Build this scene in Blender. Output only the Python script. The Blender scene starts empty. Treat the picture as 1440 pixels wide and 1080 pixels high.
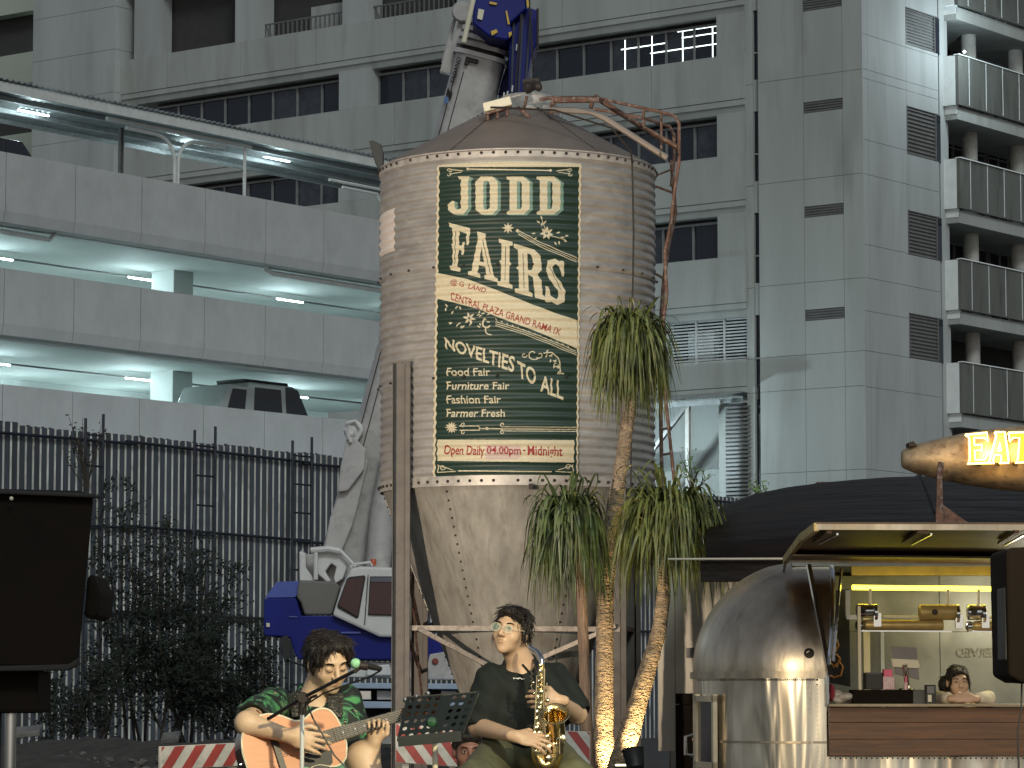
import bpy, math, random
import numpy as np
from mathutils import Vector, Matrix
random.seed(7)
rnd = random.random
def uni(a, b): return a + (b - a) * random.random()

# ------------------------------------------------------------------ camera, world, light
SC = bpy.context.scene
COL = SC.collection
FPX, HOR, EYE = 4500.0, 972.0, 1.2
TH = math.atan((HOR - 540) / FPX)
cam = bpy.data.objects.new('camera', bpy.data.cameras.new('camera'))
COL.objects.link(cam)
cam.location = (0, 0, EYE)
cam.rotation_euler = (math.radians(90) + TH, 0, 0)
cam.data.sensor_width = 36
cam.data.lens = FPX / 1440 * 36
cam.data.clip_end = 1500
SC.camera = cam

world = bpy.data.worlds.new('World')
SC.world = world
world.use_nodes = True
wn = world.node_tree.nodes
wl = world.node_tree.links
bg = wn['Background']
sky = wn.new('ShaderNodeTexSky')
sky.sky_type = 'NISHITA'
sky.sun_disc = False
SUN_EL, SUN_ROT = math.radians(34), math.radians(166)
sky.sun_elevation = SUN_EL
sky.sun_rotation = SUN_ROT
hs = wn.new('ShaderNodeHueSaturation')
hs.inputs['Saturation'].default_value = 0.42
wl.new(sky.outputs[0], hs.inputs['Color'])
wl.new(hs.outputs[0], bg.inputs['Color'])
bg.inputs['Strength'].default_value = 0.030

def light(name, kind, loc, target=None, energy=100, color=(1, 1, 1), size=.1, angle=60, blend=.5):
    d = bpy.data.lights.new(name, kind)
    d.energy = energy; d.color = color
    if kind == 'SPOT':
        d.spot_size = math.radians(angle); d.spot_blend = blend; d.shadow_soft_size = size
    elif kind == 'POINT': d.shadow_soft_size = size
    elif kind == 'AREA': d.size = size
    o = bpy.data.objects.new(name, d); COL.objects.link(o)
    o.location = loc
    if target is not None:
        o.rotation_euler = (Vector(target) - Vector(loc)).to_track_quat('-Z', 'Y').to_euler()
    return o
sun = bpy.data.objects.new('moonlight', bpy.data.lights.new('moonlight', 'SUN'))  # dim sun added for the diffuse light of the city
COL.objects.link(sun)
sun.data.energy = 0.42
sun.data.angle = math.radians(12)
sun.data.color = (0.87, 1.0, 0.97)
sdir = Vector((math.cos(SUN_EL) * math.sin(SUN_ROT), math.cos(SUN_EL) * math.cos(SUN_ROT), math.sin(SUN_EL)))
sun.rotation_euler = (-sdir).to_track_quat('-Z', 'Y').to_euler()
light('market_floodlight', 'SPOT', (-1.5, 8.0, 3.3), (4.6, 22.6, 1.0), 1150, (1.0, .82, .54), .95, 27, .5)
# the floodlights of the fair: one washing the silo from the left, one over the stage
light('silo_floodlight', 'SPOT', (-7.5, 14.0, 2.6), (0.1, 29.5, 3.9), 4700, (1.0, .85, .68), .12, 30, .6)
light('stage_floodlight', 'SPOT', (3.2, 4.5, 4.6), (-.4, 13.6, 1.15), 1750, (1.0, .87, .54), .12, 34, .7)
SC.view_settings.view_transform = 'Standard'
SC.view_settings.look = 'None'
SC.view_settings.exposure = 1.0
SC.view_settings.gamma = 1
SC.view_settings.use_curve_mapping = False
SC.render.engine = 'CYCLES'
SC.cycles.use_denoising = True
SC.cycles.max_bounces = 6
SC.cycles.diffuse_bounces = 3
SC.cycles.glossy_bounces = 4
SC.cycles.sample_clamp_indirect = 4

# ------------------------------------------------------------------ geometry helpers
_c, _s = math.cos(TH), math.sin(TH)
def ray(px, py):
    x, y = px - 720, 540 - py
    return (x, FPX * _c - y * _s, FPX * _s + y * _c)
def P(px, py, Y):
    """point at distance Y whose picture position is px, py"""
    r = ray(px, py); t = Y / r[1]
    return Vector((r[0] * t, Y, EYE + r[2] * t))

class Frame:
    """upright wall plane: u along, v out of the wall towards the camera, z up"""
    def __init__(S, o, ang):
        a = math.radians(ang); S.o = Vector((o[0], o[1], 0))
        S.d = Vector((math.sin(a), math.cos(a), 0))
        n = Vector((S.d.y, -S.d.x, 0))
        if n.dot(-S.o) < 0: n = -n
        S.n = n
    def pt(S, u, v, z):
        q = S.o + S.d * u + S.n * v; return Vector((q.x, q.y, z))
    def uz(S, px, py, v=0):
        r = ray(px, py); o = S.o + S.n * v
        t = (o.x * S.n.x + o.y * S.n.y) / (r[0] * S.n.x + r[1] * S.n.y)
        return (r[0] * t - o.x) * S.d.x + (r[1] * t - o.y) * S.d.y, EYE + r[2] * t
    def u(S, px, py=600, v=0): return S.uz(px, py, v)[0]
    def z(S, px, py, v=0): return S.uz(px, py, v)[1]

class MB:
    def __init__(S): S.v = []; S.f = []; S.m = []; S.cm = 0; S.uv = None
    def add(S, vs, fs):
        n = len(S.v); S.v += [tuple(q) for q in vs]
        S.f += [tuple(i + n for i in f) for f in fs]; S.m += [S.cm] * len(fs)
        return S
    def hexa(S, c):   # 8 corners: bottom 4 then top 4
        return S.add(c, [(0, 3, 2, 1), (4, 5, 6, 7), (0, 1, 5, 4), (1, 2, 6, 5), (2, 3, 7, 6), (3, 0, 4, 7)])
    def box(S, x0, x1, y0, y1, z0, z1):
        return S.hexa([(x0, y0, z0), (x1, y0, z0), (x1, y1, z0), (x0, y1, z0), (x0, y0, z1), (x1, y0, z1), (x1, y1, z1), (x0, y1, z1)])
    def fbox(S, F, u0, u1, v0, v1, z0, z1):
        p = F.pt
        return S.hexa([p(u0, v0, z0), p(u1, v0, z0), p(u1, v1, z0), p(u0, v1, z0), p(u0, v0, z1), p(u1, v0, z1), p(u1, v1, z1), p(u0, v1, z1)])
    def obox(S, c, ax, ay, az, sx, sy, sz):
        c, ax, ay, az = Vector(c), Vector(ax).normalized() * sx / 2, Vector(ay).normalized() * sy / 2, Vector(az).normalized() * sz / 2
        q = []
        for k in (-1, 1):
            for i, j in ((-1, -1), (1, -1), (1, 1), (-1, 1)): q.append(c + ax * i + ay * j + az * k)
        return S.hexa(q)
    def bar(S, a, b, w, h=None, up=(0, 0, 1)):
        a, b = Vector(a), Vector(b); d = b - a; h = h or w
        if d.length < 1e-6: return S
        x = d.cross(Vector(up))
        if x.length < 1e-5: x = d.cross(Vector((0, 1, 0)))
        x.normalize(); z = x.cross(d).normalized()
        return S.obox((a + b) / 2, d, x, z, d.length, w, h)
    def tube(S, pts, r, n=8, caps=True, flat=1.0):
        pts = [Vector(q) for q in pts]; m = len(pts)
        rs = list(r) if hasattr(r, '__len__') else [r] * m
        vs = []; ref = None
        for i in range(m):
            t = (pts[min(i + 1, m - 1)] - pts[max(i - 1, 0)]).normalized()
            if ref is None:
                ref = t.cross(Vector((0, 0, 1)))
                if ref.length < .1: ref = t.cross(Vector((0, 1, 0)))
            x = (ref - t * ref.dot(t)).normalized(); ref = x; y = t.cross(x)
            for k in range(n):
                a = 2 * math.pi * k / n
                vs.append(pts[i] + x * math.cos(a) * rs[i] + y * math.sin(a) * rs[i] * flat)
        fs = [(i * n + k, i * n + (k + 1) % n, (i + 1) * n + (k + 1) % n, (i + 1) * n + k) for i in range(m - 1) for k in range(n)]
        if caps: fs += [tuple(range(n))[::-1], tuple((m - 1) * n + k for k in range(n))]
        return S.add(vs, fs)
    def lathe(S, c, axis, prof, n=24, x=None):   # prof: (r, h) along axis from c
        c, axis = Vector(c), Vector(axis).normalized()
        x = Vector(x) if x else (axis.cross(Vector((0, 0, 1))) if abs(axis.z) < .9 else Vector((1, 0, 0)))
        x = (x - axis * x.dot(axis)).normalized(); y = axis.cross(x)
        vs = [c + axis * h + (x * math.cos(2 * math.pi * k / n) + y * math.sin(2 * math.pi * k / n)) * r for r, h in prof for k in range(n)]
        m = len(prof)
        fs = [(i * n + k, i * n + (k + 1) % n, (i + 1) * n + (k + 1) % n, (i + 1) * n + k) for i in range(m - 1) for k in range(n)]
        if prof[0][0] > 1e-4: fs.append(tuple(range(n))[::-1])
        if prof[-1][0] > 1e-4: fs.append(tuple((m - 1) * n + k for k in range(n)))
        return S.add(vs, fs)
    def ball(S, c, r, n=8, m=6, sc=(1, 1, 1)):
        c = Vector(c); vs = []
        for i in range(m + 1):
            a = math.pi * i / m
            for k in range(n):
                b = 2 * math.pi * k / n
                vs.append((c.x + r * sc[0] * math.sin(a) * math.cos(b), c.y + r * sc[1] * math.sin(a) * math.sin(b), c.z + r * sc[2] * math.cos(a)))
        fs = [(i * n + k, (i + 1) * n + k, (i + 1) * n + (k + 1) % n, i * n + (k + 1) % n) for i in range(m) for k in range(n)]
        return S.add(vs, fs)
    def prism(S, poly, d):   # poly: list of points, d: extrusion vector
        d = Vector(d); a = [Vector(q) for q in poly]; n = len(a)
        b = [q + d for q in a]
        return S.add(a + b, [tuple(range(n))[::-1], tuple(range(n, 2 * n))] + [(i, (i + 1) % n, n + (i + 1) % n, n + i) for i in range(n)])
    def pxp(S, poly, Y0, Y1):   # outline seen at Y0, real thickness to Y1
        return S.prism([P(x, y, Y0) for x, y in poly], (0, Y1 - Y0, 0))
    def quad(S, a, b, c, d): return S.add([a, b, c, d], [(0, 1, 2, 3)])
    def build(S, name, mats, parent=None, smooth=False, kind=None, label=None, bevel=0):
        me = bpy.data.meshes.new(name)
        me.from_pydata(S.v, [], S.f)
        mats = mats if isinstance(mats, (list, tuple)) else [mats]
        for m_ in mats: me.materials.append(m_)
        if len(mats) > 1: me.polygons.foreach_set('material_index', S.m)
        if smooth:
            me.polygons.foreach_set('use_smooth', [True] * len(me.polygons))
            if smooth != 'all':
                try: me.set_sharp_from_angle(angle=math.radians(38))
                except Exception: pass
        me.update()
        return link(name, me, parent, kind, label, bevel)
def link(name, me, parent=None, kind=None, label=None, bevel=0):
    o = bpy.data.objects.new(name, me); COL.objects.link(o)
    if parent is not None:
        o.parent = parent
        w = Matrix.Translation(parent['wloc']) if 'wloc' in parent else Matrix()
        o.matrix_parent_inverse = w.inverted()
        if 'wloc' not in parent: o['wsub'] = 1
    if kind: o['kind'] = kind
    if label: o['label'] = label
    if bevel:
        b = o.modifiers.new('edge', 'BEVEL'); b.width = bevel; b.segments = 2; b.limit_method = 'ANGLE'
    return o
def thing(name, label, cat, loc=(0, 0, 0), group=None):
    o = bpy.data.objects.new(name, None); COL.objects.link(o)
    o.location = loc; o['wloc'] = list(loc); o.empty_display_size = .1
    o['label'] = label; o['category'] = cat
    if group: o['group'] = group
    return o
def tag(o, label, cat, group=None):
    o['label'] = label; o['category'] = cat
    if group: o['group'] = group
    return o

# ------------------------------------------------------------------ materials
def mat(name, col, rough=.6, metal=0, var=.12, scale=3, bump=0, bscale=40, stretch=(1, 1, 1), stain=None, emit=None, estr=0, spec=None, trans=0, coat=0, sss=0, stain_amt=.5):
    m = bpy.data.materials.new(name); m.use_nodes = True
    nt = m.node_tree; N, L = nt.nodes, nt.links
    b = N['Principled BSDF']
    b.inputs['Base Color'].default_value = (*col, 1)
    b.inputs['Roughness'].default_value = rough
    b.inputs['Metallic'].default_value = metal
    if spec is not None: b.inputs['Specular IOR Level'].default_value = spec
    if trans: b.inputs['Transmission Weight'].default_value = trans
    if coat: b.inputs['Coat Weight'].default_value = coat
    if sss: b.inputs['Subsurface Weight'].default_value = sss; b.inputs['Subsurface Scale'].default_value = .01
    if emit: b.inputs['Emission Color'].default_value = (*emit, 1); b.inputs['Emission Strength'].default_value = estr
    tc = N.new('ShaderNodeTexCoord'); mp = N.new('ShaderNodeMapping')
    mp.inputs['Scale'].default_value = stretch
    L.new(tc.outputs['Object'], mp.inputs['Vector'])
    if var or stain:
        n1 = N.new('ShaderNodeTexNoise'); n1.inputs['Scale'].default_value = scale; n1.inputs['Detail'].default_value = 6; n1.inputs['Roughness'].default_value = .65
        L.new(mp.outputs[0], n1.inputs['Vector'])
        r = N.new('ShaderNodeValToRGB')
        lo = tuple(max(0, c * (1 - var * 1.6)) for c in col); hi = tuple(min(1, c * (1 + var * 1.4)) for c in col)
        r.color_ramp.elements[0].position = .3; r.color_ramp.elements[1].position = .72
        r.color_ramp.elements[0].color = (*lo, 1); r.color_ramp.elements[1].color = (*hi, 1)
        L.new(n1.outputs['Fac'], r.inputs[0])
        out = r.outputs[0]
        if stain:
            n2 = N.new('ShaderNodeTexNoise'); n2.inputs['Scale'].default_value = scale * 2.3; n2.inputs['Detail'].default_value = 8; n2.inputs['Distortion'].default_value = .4
            L.new(mp.outputs[0], n2.inputs['Vector'])
            r2 = N.new('ShaderNodeValToRGB'); r2.color_ramp.elements[0].position = .52; r2.color_ramp.elements[1].position = .72
            r2.color_ramp.elements[1].color = (stain_amt, stain_amt, stain_amt, 1)
            L.new(n2.outputs['Fac'], r2.inputs[0])
            mx = N.new('ShaderNodeMix'); mx.data_type = 'RGBA'
            L.new(r2.outputs[0], mx.inputs[0]); L.new(out, mx.inputs[6]); mx.inputs[7].default_value = (*stain, 1)
            out = mx.outputs[2]
        L.new(out, b.inputs['Base Color'])
        mr = N.new('ShaderNodeMapRange'); mr.inputs[3].default_value = max(.02, rough * .8); mr.inputs[4].default_value = min(1, rough * 1.2)
        L.new(n1.outputs['Fac'], mr.inputs[0]); L.new(mr.outputs[0], b.inputs['Roughness'])
    if bump:
        n3 = N.new('ShaderNodeTexNoise'); n3.inputs['Scale'].default_value = bscale; n3.inputs['Detail'].default_value = 4
        L.new(mp.outputs[0], n3.inputs['Vector'])
        bp = N.new('ShaderNodeBump'); bp.inputs['Strength'].default_value = 1; bp.inputs['Distance'].default_value = bump
        L.new(n3.outputs['Fac'], bp.inputs['Height']); L.new(bp.outputs[0], b.inputs['Normal'])
    return m
def srgb(r, g, b): return tuple(((c / 255) / 12.92 if c <= 10 else (((c / 255) + .055) / 1.055) ** 2.4) for c in (r, g, b))
M = dict(
    facade=mat('facade_paint', (.37, .385, .365), .75, var=.09, scale=.5, stain=(.23, .235, .21), stretch=(1, 1, .16), stain_amt=.55, bump=.004, bscale=9),
    facade_b=mat('facade_paint_side', (.385, .40, .395), .7, var=.09, scale=.5, stain=(.25, .26, .24), stretch=(1, 1, .16), stain_amt=.5, bump=.004, bscale=9),
    backing=mat('joint_backing', (.14, .14, .135), .9),
    white=mat('white_render', (.80, .83, .82), .7, var=.05),
    garage=mat('precast_panel', (.405, .405, .40), .8, var=.06, scale=1.1, stain=(.30, .30, .29), stain_amt=.3, stretch=(1, 1, .6), bump=.010, bscale=22),
    garage_in=mat('garage_paint', (.55, .6, .58), .7, var=.06, scale=.5),
    conc=mat('concrete', (.42, .41, .38), .85, var=.15, bump=.004),
    glass=mat('dark_window_glass', (.010, .013, .022), .12, var=0, spec=.5),
    glass2=mat('glass_with_drawn_blind', (.035, .04, .05), .2, var=.3, scale=3),
    frame=mat('window_frame_grey', (.2, .2, .2), .5),
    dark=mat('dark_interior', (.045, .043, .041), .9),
    louvre=mat('louvre_grey', (.17, .165, .16), .5, metal=.2),
    louvre_l=mat('louvre_light', (.5, .52, .52), .5),
    galv=mat('galvanised_roof_sheet', (.32, .34, .34), .45, metal=.4, var=.2, scale=2),
    pipe=mat('white_pipe', (.55, .56, .54), .5, var=.08),
    tube=mat('lit_fluorescent_tube', (1, 1, 1), .5, var=0, emit=(.72, .93, 1.0), estr=14),
    black=mat('black_plastic', (.014, .014, .014), .5, var=.2, scale=20),
    grille=mat('speaker_cloth', (.011, .0072, .0045), .9, spec=.15, var=.15, scale=8, bump=.0015, bscale=400),
    steel=mat('dark_steel', (.035, .04, .055), .5, metal=.5, var=.2),
    chrome=mat('polished_steel', (.72, .72, .70), .16, metal=1, var=.03),
    rust=mat('rusty_steel', (.16, .085, .06), .75, metal=.3, var=.35, scale=12, stain=(.32, .28, .25), stain_amt=.8, bump=.002, bscale=80),
    silo=mat('weathered_galvanised_silo', (.33, .305, .28), .58, metal=.2, var=.16, scale=2.2, stain=(.45, .42, .38), stretch=(1, 1, 3), stain_amt=.6, bump=.0015, bscale=60),
    hopper=mat('weathered_hopper', (.36, .33, .28), .5, metal=.3, var=.16, scale=2.6, stain=(.22, .19, .15), stretch=(2.6, 2.6, .35), stain_amt=.6, bump=.003, bscale=7),
    roofm=mat('silo_roof_steel', (.23, .19, .16), .55, metal=.3, var=.1, scale=2),
    flange=mat('galvanised_flange', (.46, .42, .37), .5, metal=.3, var=.2, scale=9),
    legst=mat('leg_channel_steel', (.115, .10, .085), .55, metal=.3, var=.2, scale=6, stain=(.14, .11, .09), stain_amt=.5),
    brace=mat('brace_steel', (.36, .30, .24), .6, metal=.2, var=.25, scale=14, stain=(.16, .09, .06), stain_amt=.8),
    bolt=mat('rusted_bolt', (.03, .022, .018), .6, metal=.3, var=0),
    crane_g=mat('crane_grey_paint', (.46, .43, .41), .38, var=.1, scale=2.5, stain=(.2, .18, .17), stain_amt=.45, coat=.3),
    crane_w=mat('crane_white_paint', (.66, .64, .61), .38, var=.05, coat=.3),
    crane_b=mat('crane_blue_paint', (.008, .014, .17), .42, var=.12, scale=2, spec=.25),
    yellow=mat('yellow_marking', (.65, .42, .05), .5, var=.1),
    redglass=mat('dark_red_curtained_glass', (.045, .008, .010), .15, var=.2, scale=6),
    cream=mat('cream_paint', (.72, .66, .5), .6, var=.06),
    rubber=mat('tyre_rubber', (.018, .018, .018), .8),
    soil=mat('dark_soil', (.055, .045, .035), .95, var=.4, scale=3, bump=.05, bscale=6),
    asphalt=mat('asphalt_ground', (.05, .048, .045), .85, var=.25, scale=.6, bump=.01, bscale=20),
    wood=mat('stained_wood', (.13, .055, .02), .5, var=.3, scale=3.5, stretch=(.5, 6, 9), stain=(.05, .022, .012), stain_amt=.7),
    tent=mat('dark_canvas', (.012, .0085, .007), .55, var=.35, scale=2, bump=.05, bscale=2.5, stretch=(.5, 1, 2), spec=.12),
    wallw=mat('off_white_panel', (.55, .50, .40), .6, var=.06, scale=2, stain=(.35, .32, .26), stain_amt=.3),
)
# ------------------------------------------------------------------ ground
g = MB()
g.quad((-400, -60, 0), (400, -60, 0), (400, 700, 0), (-400, 700, 0))
g.build('ground', M['asphalt'], kind='structure')

G = Frame(P(0, 540, 83), 37.36)     # parking garage front
B = Frame(P(1217, 540, 109), -52.8) # office block, long face
R = Frame(P(1217, 540, 109), 37.36) # office block, short face

# ------------------------------------------------------------------ office block
lampm = mat('lit_white_lamp', (1, 1, 1), .5, var=0, emit=(.85, .97, 1), estr=6)
ob = thing('office_building', 'large grey office block with ribbon windows and louvres behind the silo', 'building', (B.o.x, B.o.y, 0))
m = MB()
m.fbox(B, 4.9, 40.2, -24, -1.2, 0, 40)
m.build('core_wall', M['facade'], ob)
m = MB(); m.fbox(B, 0.06, 4.26, -2.2, -.06, 0, 40); m.fbox(R, .07, 5.1, -4.0, -.061, 0, 40); m.fbox(B, 4.26, 4.9, -2.2, -.52, 0, 40)
m.build('tower_core', M['backing'], ob)
zl = [0, 4.3, 7.9, 8.75, 11.62, 12.82, 15.34, 18.97, 22.6, 26.2, 29.9, 33.5]
zl2 = [0, 4.3, 7.9, 8.75, 11.58, 12.82, 14.2, 15.35, 16.5, 18.95, 20.15, 22.3, 22.62, 23.85, 25.95, 26.3, 27.5, 30, 33]
_pm = {}
def panel(F, u0, u1, z0, z1, mt, t=.06, v=0, parent=None, gap=.007, name='wall_panel'):
    m = MB(); m.fbox(F, u0 + gap, u1 - gap, v - t, v, z0 + gap, z1 - gap)
    return m.build(name, mt, parent or ob)
vent_z = [21.68, 18.0, 14.38, 25.3, 28.9]
for (u0, u1) in ((0, .8), (.8, 2.4), (2.4, 4.27)):
    cuts = list(zl)
    for i in range(len(zl) - 1):
        z0, z1 = zl[i], zl[i + 1]
        vz = [z for z in vent_z if z0 < z - .2 < z1]
        if u0 == .8 and vz:
            z = vz[0]
            panel(B, u0, u1, z0, z - .38, M['facade']); panel(B, u0, u1, z, z1, M['facade'])
            m = MB()
            for k in range(4): m.fbox(B, u0 + .02, u1 - .02, -.05, -.012, z - .36 + k * .092, z - .31 + k * .092)
            m.build('vent_louvre', M['louvre'], ob)
        else: panel(B, u0, u1, z0, z1, M['facade'])
for i in range(len(zl) - 1):
    panel(B, 4.55, 4.88, zl[i], zl[i + 1], M['facade'], v=-.1, t=.3)
for k in range(-1, 5):
    z0 = 15.5 + 3.63 * (k - 0); z1 = z0 + 2.5
    m = MB(); m.fbox(B, 4.27, 4.55, -.5, -.22, z0, z1); m.build('slit_window', M['glass'], ob)
    m = MB(); m.fbox(B, 4.27, 4.55, -.3, -.14, z1, z0 + 3.63); m.fbox(B, 4.27, 4.55, -.22, -.17, z0 + .95, z0 + 1.0)
    m.build('slit_lintel', M['facade'], ob)
m = MB(); m.fbox(B, 4.27, 4.55, -.5, -.22, 6, 11.4); m.build('slit_window', M['glass'], ob)
# ribbon windows and spandrels
MUL = 1.02
rows = [(23.77, 25.2), (20.15, 21.6), (16.52, 18.0)]
bays = [(6.1, 22.1), (23.72, 34.0)]
for (z0, z1) in rows:
    for (a, b) in bays:
        if z0 < 20 and a > 20: continue
        if z0 < 17: b = 14
        n = max(1, round((b - a) / 1.27)); w = (b - a) / n
        for k in range(n):
            u0 = a + k * w
            m = MB(); m.fbox(B, u0 + .03, u0 + w - .03, -.62, -.60, z0 + .03, z1 - .18)
            fr = m.build('window_pane', M['glass2'] if rnd() < .3 else M['glass'], ob)
        m = MB()
        for k in range(n + 1): m.fbox(B, a + k * w - .035, a + k * w + .035, -.60, -.52, z0, z1 - .15)
        m.fbox(B, a, b, -.60, -.50, z1 - .18, z1 - .1); m.fbox(B, a, b, -.6, -.52, z0, z0 + .05)
        m.build('window_frame', M['frame'], ob)
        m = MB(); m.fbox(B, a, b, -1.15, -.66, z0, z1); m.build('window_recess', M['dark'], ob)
# spandrel bands, cut into precast lengths, with a lower lip
def band(z0, z1, u0, u1, lip=True):
    L = 4.0; u = u0; k = 0
    while u < u1 - .2:
        e = min(u + L, u1)
        panel(B, u, e, z0 + .42, z1, M['facade'], t=1.2, v=0, name='spandrel_panel', gap=.01)
        panel(B, u, e, z0 + .2, z0 + .42, M['facade'], t=1.2, v=-.03, name='spandrel_panel', gap=.006)
        if lip:
            p = B.pt
            mm = MB(); mm.hexa([p(u, -1.1, z0 - .05), p(e, -1.1, z0 - .05), p(e, -.16, z0 - .05), p(u, -.16, z0 - .05),
                                p(u, -1.1, z0 + .2), p(e, -1.1, z0 + .2), p(e, -.08, z0 + .2), p(u, -.08, z0 + .2)])
            mm.build('spandrel_lip', M['facade'], ob)
        u = e; k += 1
band(25.3, 27.15, 4.85, 35.5)
band(21.7, 23.77, 4.85, 35.5)
band(18.08, 20.15, 4.85, 35.5)
band(14.42, 16.52, 4.85, 14)
band(11.45, 12.83, 4.85, 8.6, False)
# wall behind end strip and window end piers
for (z0, z1) in ((8, 11.4), (16.52, 18.1), (20.15, 21.7), (23.77, 25.3)):
    panel(B, 4.76, 6.1, z0, z1, M['facade'], t=.5, v=-.12, name='pier')
    if z0 > 18: panel(B, 22.1, 23.72, z0, z1, M['facade_b'], t=.6, v=-.05, name='pier')
# open top storey: columns, back wall, soffit
for (a, b) in ((33.56, 34.85), (27.95, 29.25), (22.3, 23.6), (16.6, 17.9), (11, 12.3), (5.2, 6.5)):
    panel(B, a, b, 27.15, 30.3, M['facade_b'], t=.9, v=-.1, name='column')
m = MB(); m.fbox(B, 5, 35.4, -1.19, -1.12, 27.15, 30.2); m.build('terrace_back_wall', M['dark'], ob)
m = MB(); m.fbox(B, 4.85, 35.5, -3, .1, 30.2, 32.4); m.build('terrace_soffit', M['facade'], ob)
m = MB()
for k in range(60): m.fbox(B, 14 + k * .24, 14.05 + k * .24, -.5, -.45, 27.15, 27.75)
m.fbox(B, 14, 28, -.51, -.44, 27.75, 27.8); m.build('terrace_railing', M['louvre'], ob)
m = MB(); m.fbox(B, 23.7, 25.9, -1.1, -.9, 27.15, 28.3); m.build('terrace_partition', M['facade'], ob)
# stair tower and end return
m = MB()
for i in range(10): m.fbox(B, 35.5, 40.3, -3, .35, 15 + i * 1.8 + .008, 16.8 + i * 1.8 - .008)
m.build('stair_tower', M['facade_b'], ob)
m = MB(); m.fbox(B, 35.52, 40.28, -2.9, .335, 0, 33); m.build('stair_tower_core', M['backing'], ob)
# louvred screen over the low roof
z0, z1 = 12.83, 14.38
m = MB(); m.fbox(B, 4.85, 8.6, -1.15, -1.0, z0, z1); m.build('screen_back', M['dark'], ob)
for k in range(13):
    m = MB(); zz = z0 + .08 + k * .115
    m.fbox(B, 4.85, 8.4, -.35, -.30, zz, zz + .055); m.build('slat', M['louvre_l'], ob)
m = MB()
for u in (4.85, 5.9, 7.1, 8.35): m.fbox(B, u, u + .06, -.32, -.24, z0, z1)
m.fbox(B, 4.8, 8.5, -.35, -.2, z0 - .04, z0 + .04); m.fbox(B, 4.8, 8.5, -.35, -.2, z1 - .03, z1 + .05)
m.build('screen_frame', M['louvre_l'], ob)
m = MB(); m.fbox(B, 6.6, 7.7, -.95, -.6, z0 + .1, z1 - .35); m.build('screen_unit', M['white'], ob)
# lit recess below the band with its floors
m = MB(); m.fbox(B, 5.9, 9.8, -5.8, -5.6, 7, 11.4); m.build('recess_wall', M['garage_in'], ob)
m = MB(); m.fbox(B, 5.9, 9.8, -5.6, -1.25, 9.4, 9.6); m.fbox(B, 5.9, 9.8, -1.3, -1.2, 9.1, 9.8); m.build('recess_slab', M['garage_in'], ob)
m = MB()
for k in range(28): m.fbox(B, 4.75, 5.75, -.1, -.02, 7.2 + k * .145, 7.28 + k * .145)
m.build('louvre_stack', M['louvre'], ob, kind='stuff')
m = MB(); m.fbox(B, 4.7, 5.8, -.4, -.12, 6, 11.3); m.build('louvre_back', M['dark'], ob)
m = MB()
for k in range(26):
    u = 4.95 + k * .13; dz = .05 if k % 2 else 0
    a, b = B.pt(u, 1.6, 11.35 + dz), B.pt(u, -.1, 11.7 + dz); a2, b2 = B.pt(u + .13, 1.6, 11.35 + (.05 - dz)), B.pt(u + .13, -.1, 11.7 + (.05 - dz)); m.quad(a, a2, b2, b)
m.build('porch_roof_sheet', M['galv'], ob)
m = MB(); m.fbox(B, 4.9, 8.4, 1.52, 1.6, 11.12, 11.3); m.fbox(B, 4.9, 8.4, .1, .18, 11.3, 11.45); m.build('porch_beam', M['galv'], ob)
m = MB(); m.bar(B.pt(6.3, 1.5, 11.2), B.pt(8.35, 1.5, 9.1), .13); m.build('porch_brace', M['frame'], ob)
m = MB(); m.fbox(B, 6.25, 6.4, 1.4, 1.55, 6, 11.2); m.build('porch_post', M['conc'], ob)
for (u, v, z) in ((6.9, -2.4, 10.95), (7.9, -2.0, 10.15), (5.9, -1.8, 9.25), (8.4, -3.0, 9.0)):
    m = MB(); m.fbox(B, u - .6, u + .6, v - .05, v + .05, z, z + .06); m.build('lit_tube', M['tube'], ob)
    light('recess_tube_glow', 'POINT', B.pt(u, v + .3, z - .35), None, 34, (.70, .93, 1.0), .12)
light('porch_lamp', 'POINT', B.pt(8.3, 3.6, 9.6), None, 420, (.72, .92, 1.0), .12)
m = MB(); m.lathe(B.pt(8.3, 3.6, 9.72), (0, 0, 1), [(.12, 0), (.1, .08), (0, .1)], 10); m.tube([B.pt(8.3, 3.6, 9.8), B.pt(8.3, 1.5, 11.2)], .02, 5); m.build('porch_lamp_head', M['louvre'], ob)
# lamp on the balcony corner that washes the end of the block
m = MB(); m.ball(R.pt(5.85, .75, 24.05), .05, 10, 8); m.build('balcony_lamp', lampm, ob)
light('balcony_lamp_glow', 'POINT', R.pt(5.2, 2.4, 24.3), None, 190, (.75, .93, 1.0), .1)
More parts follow.
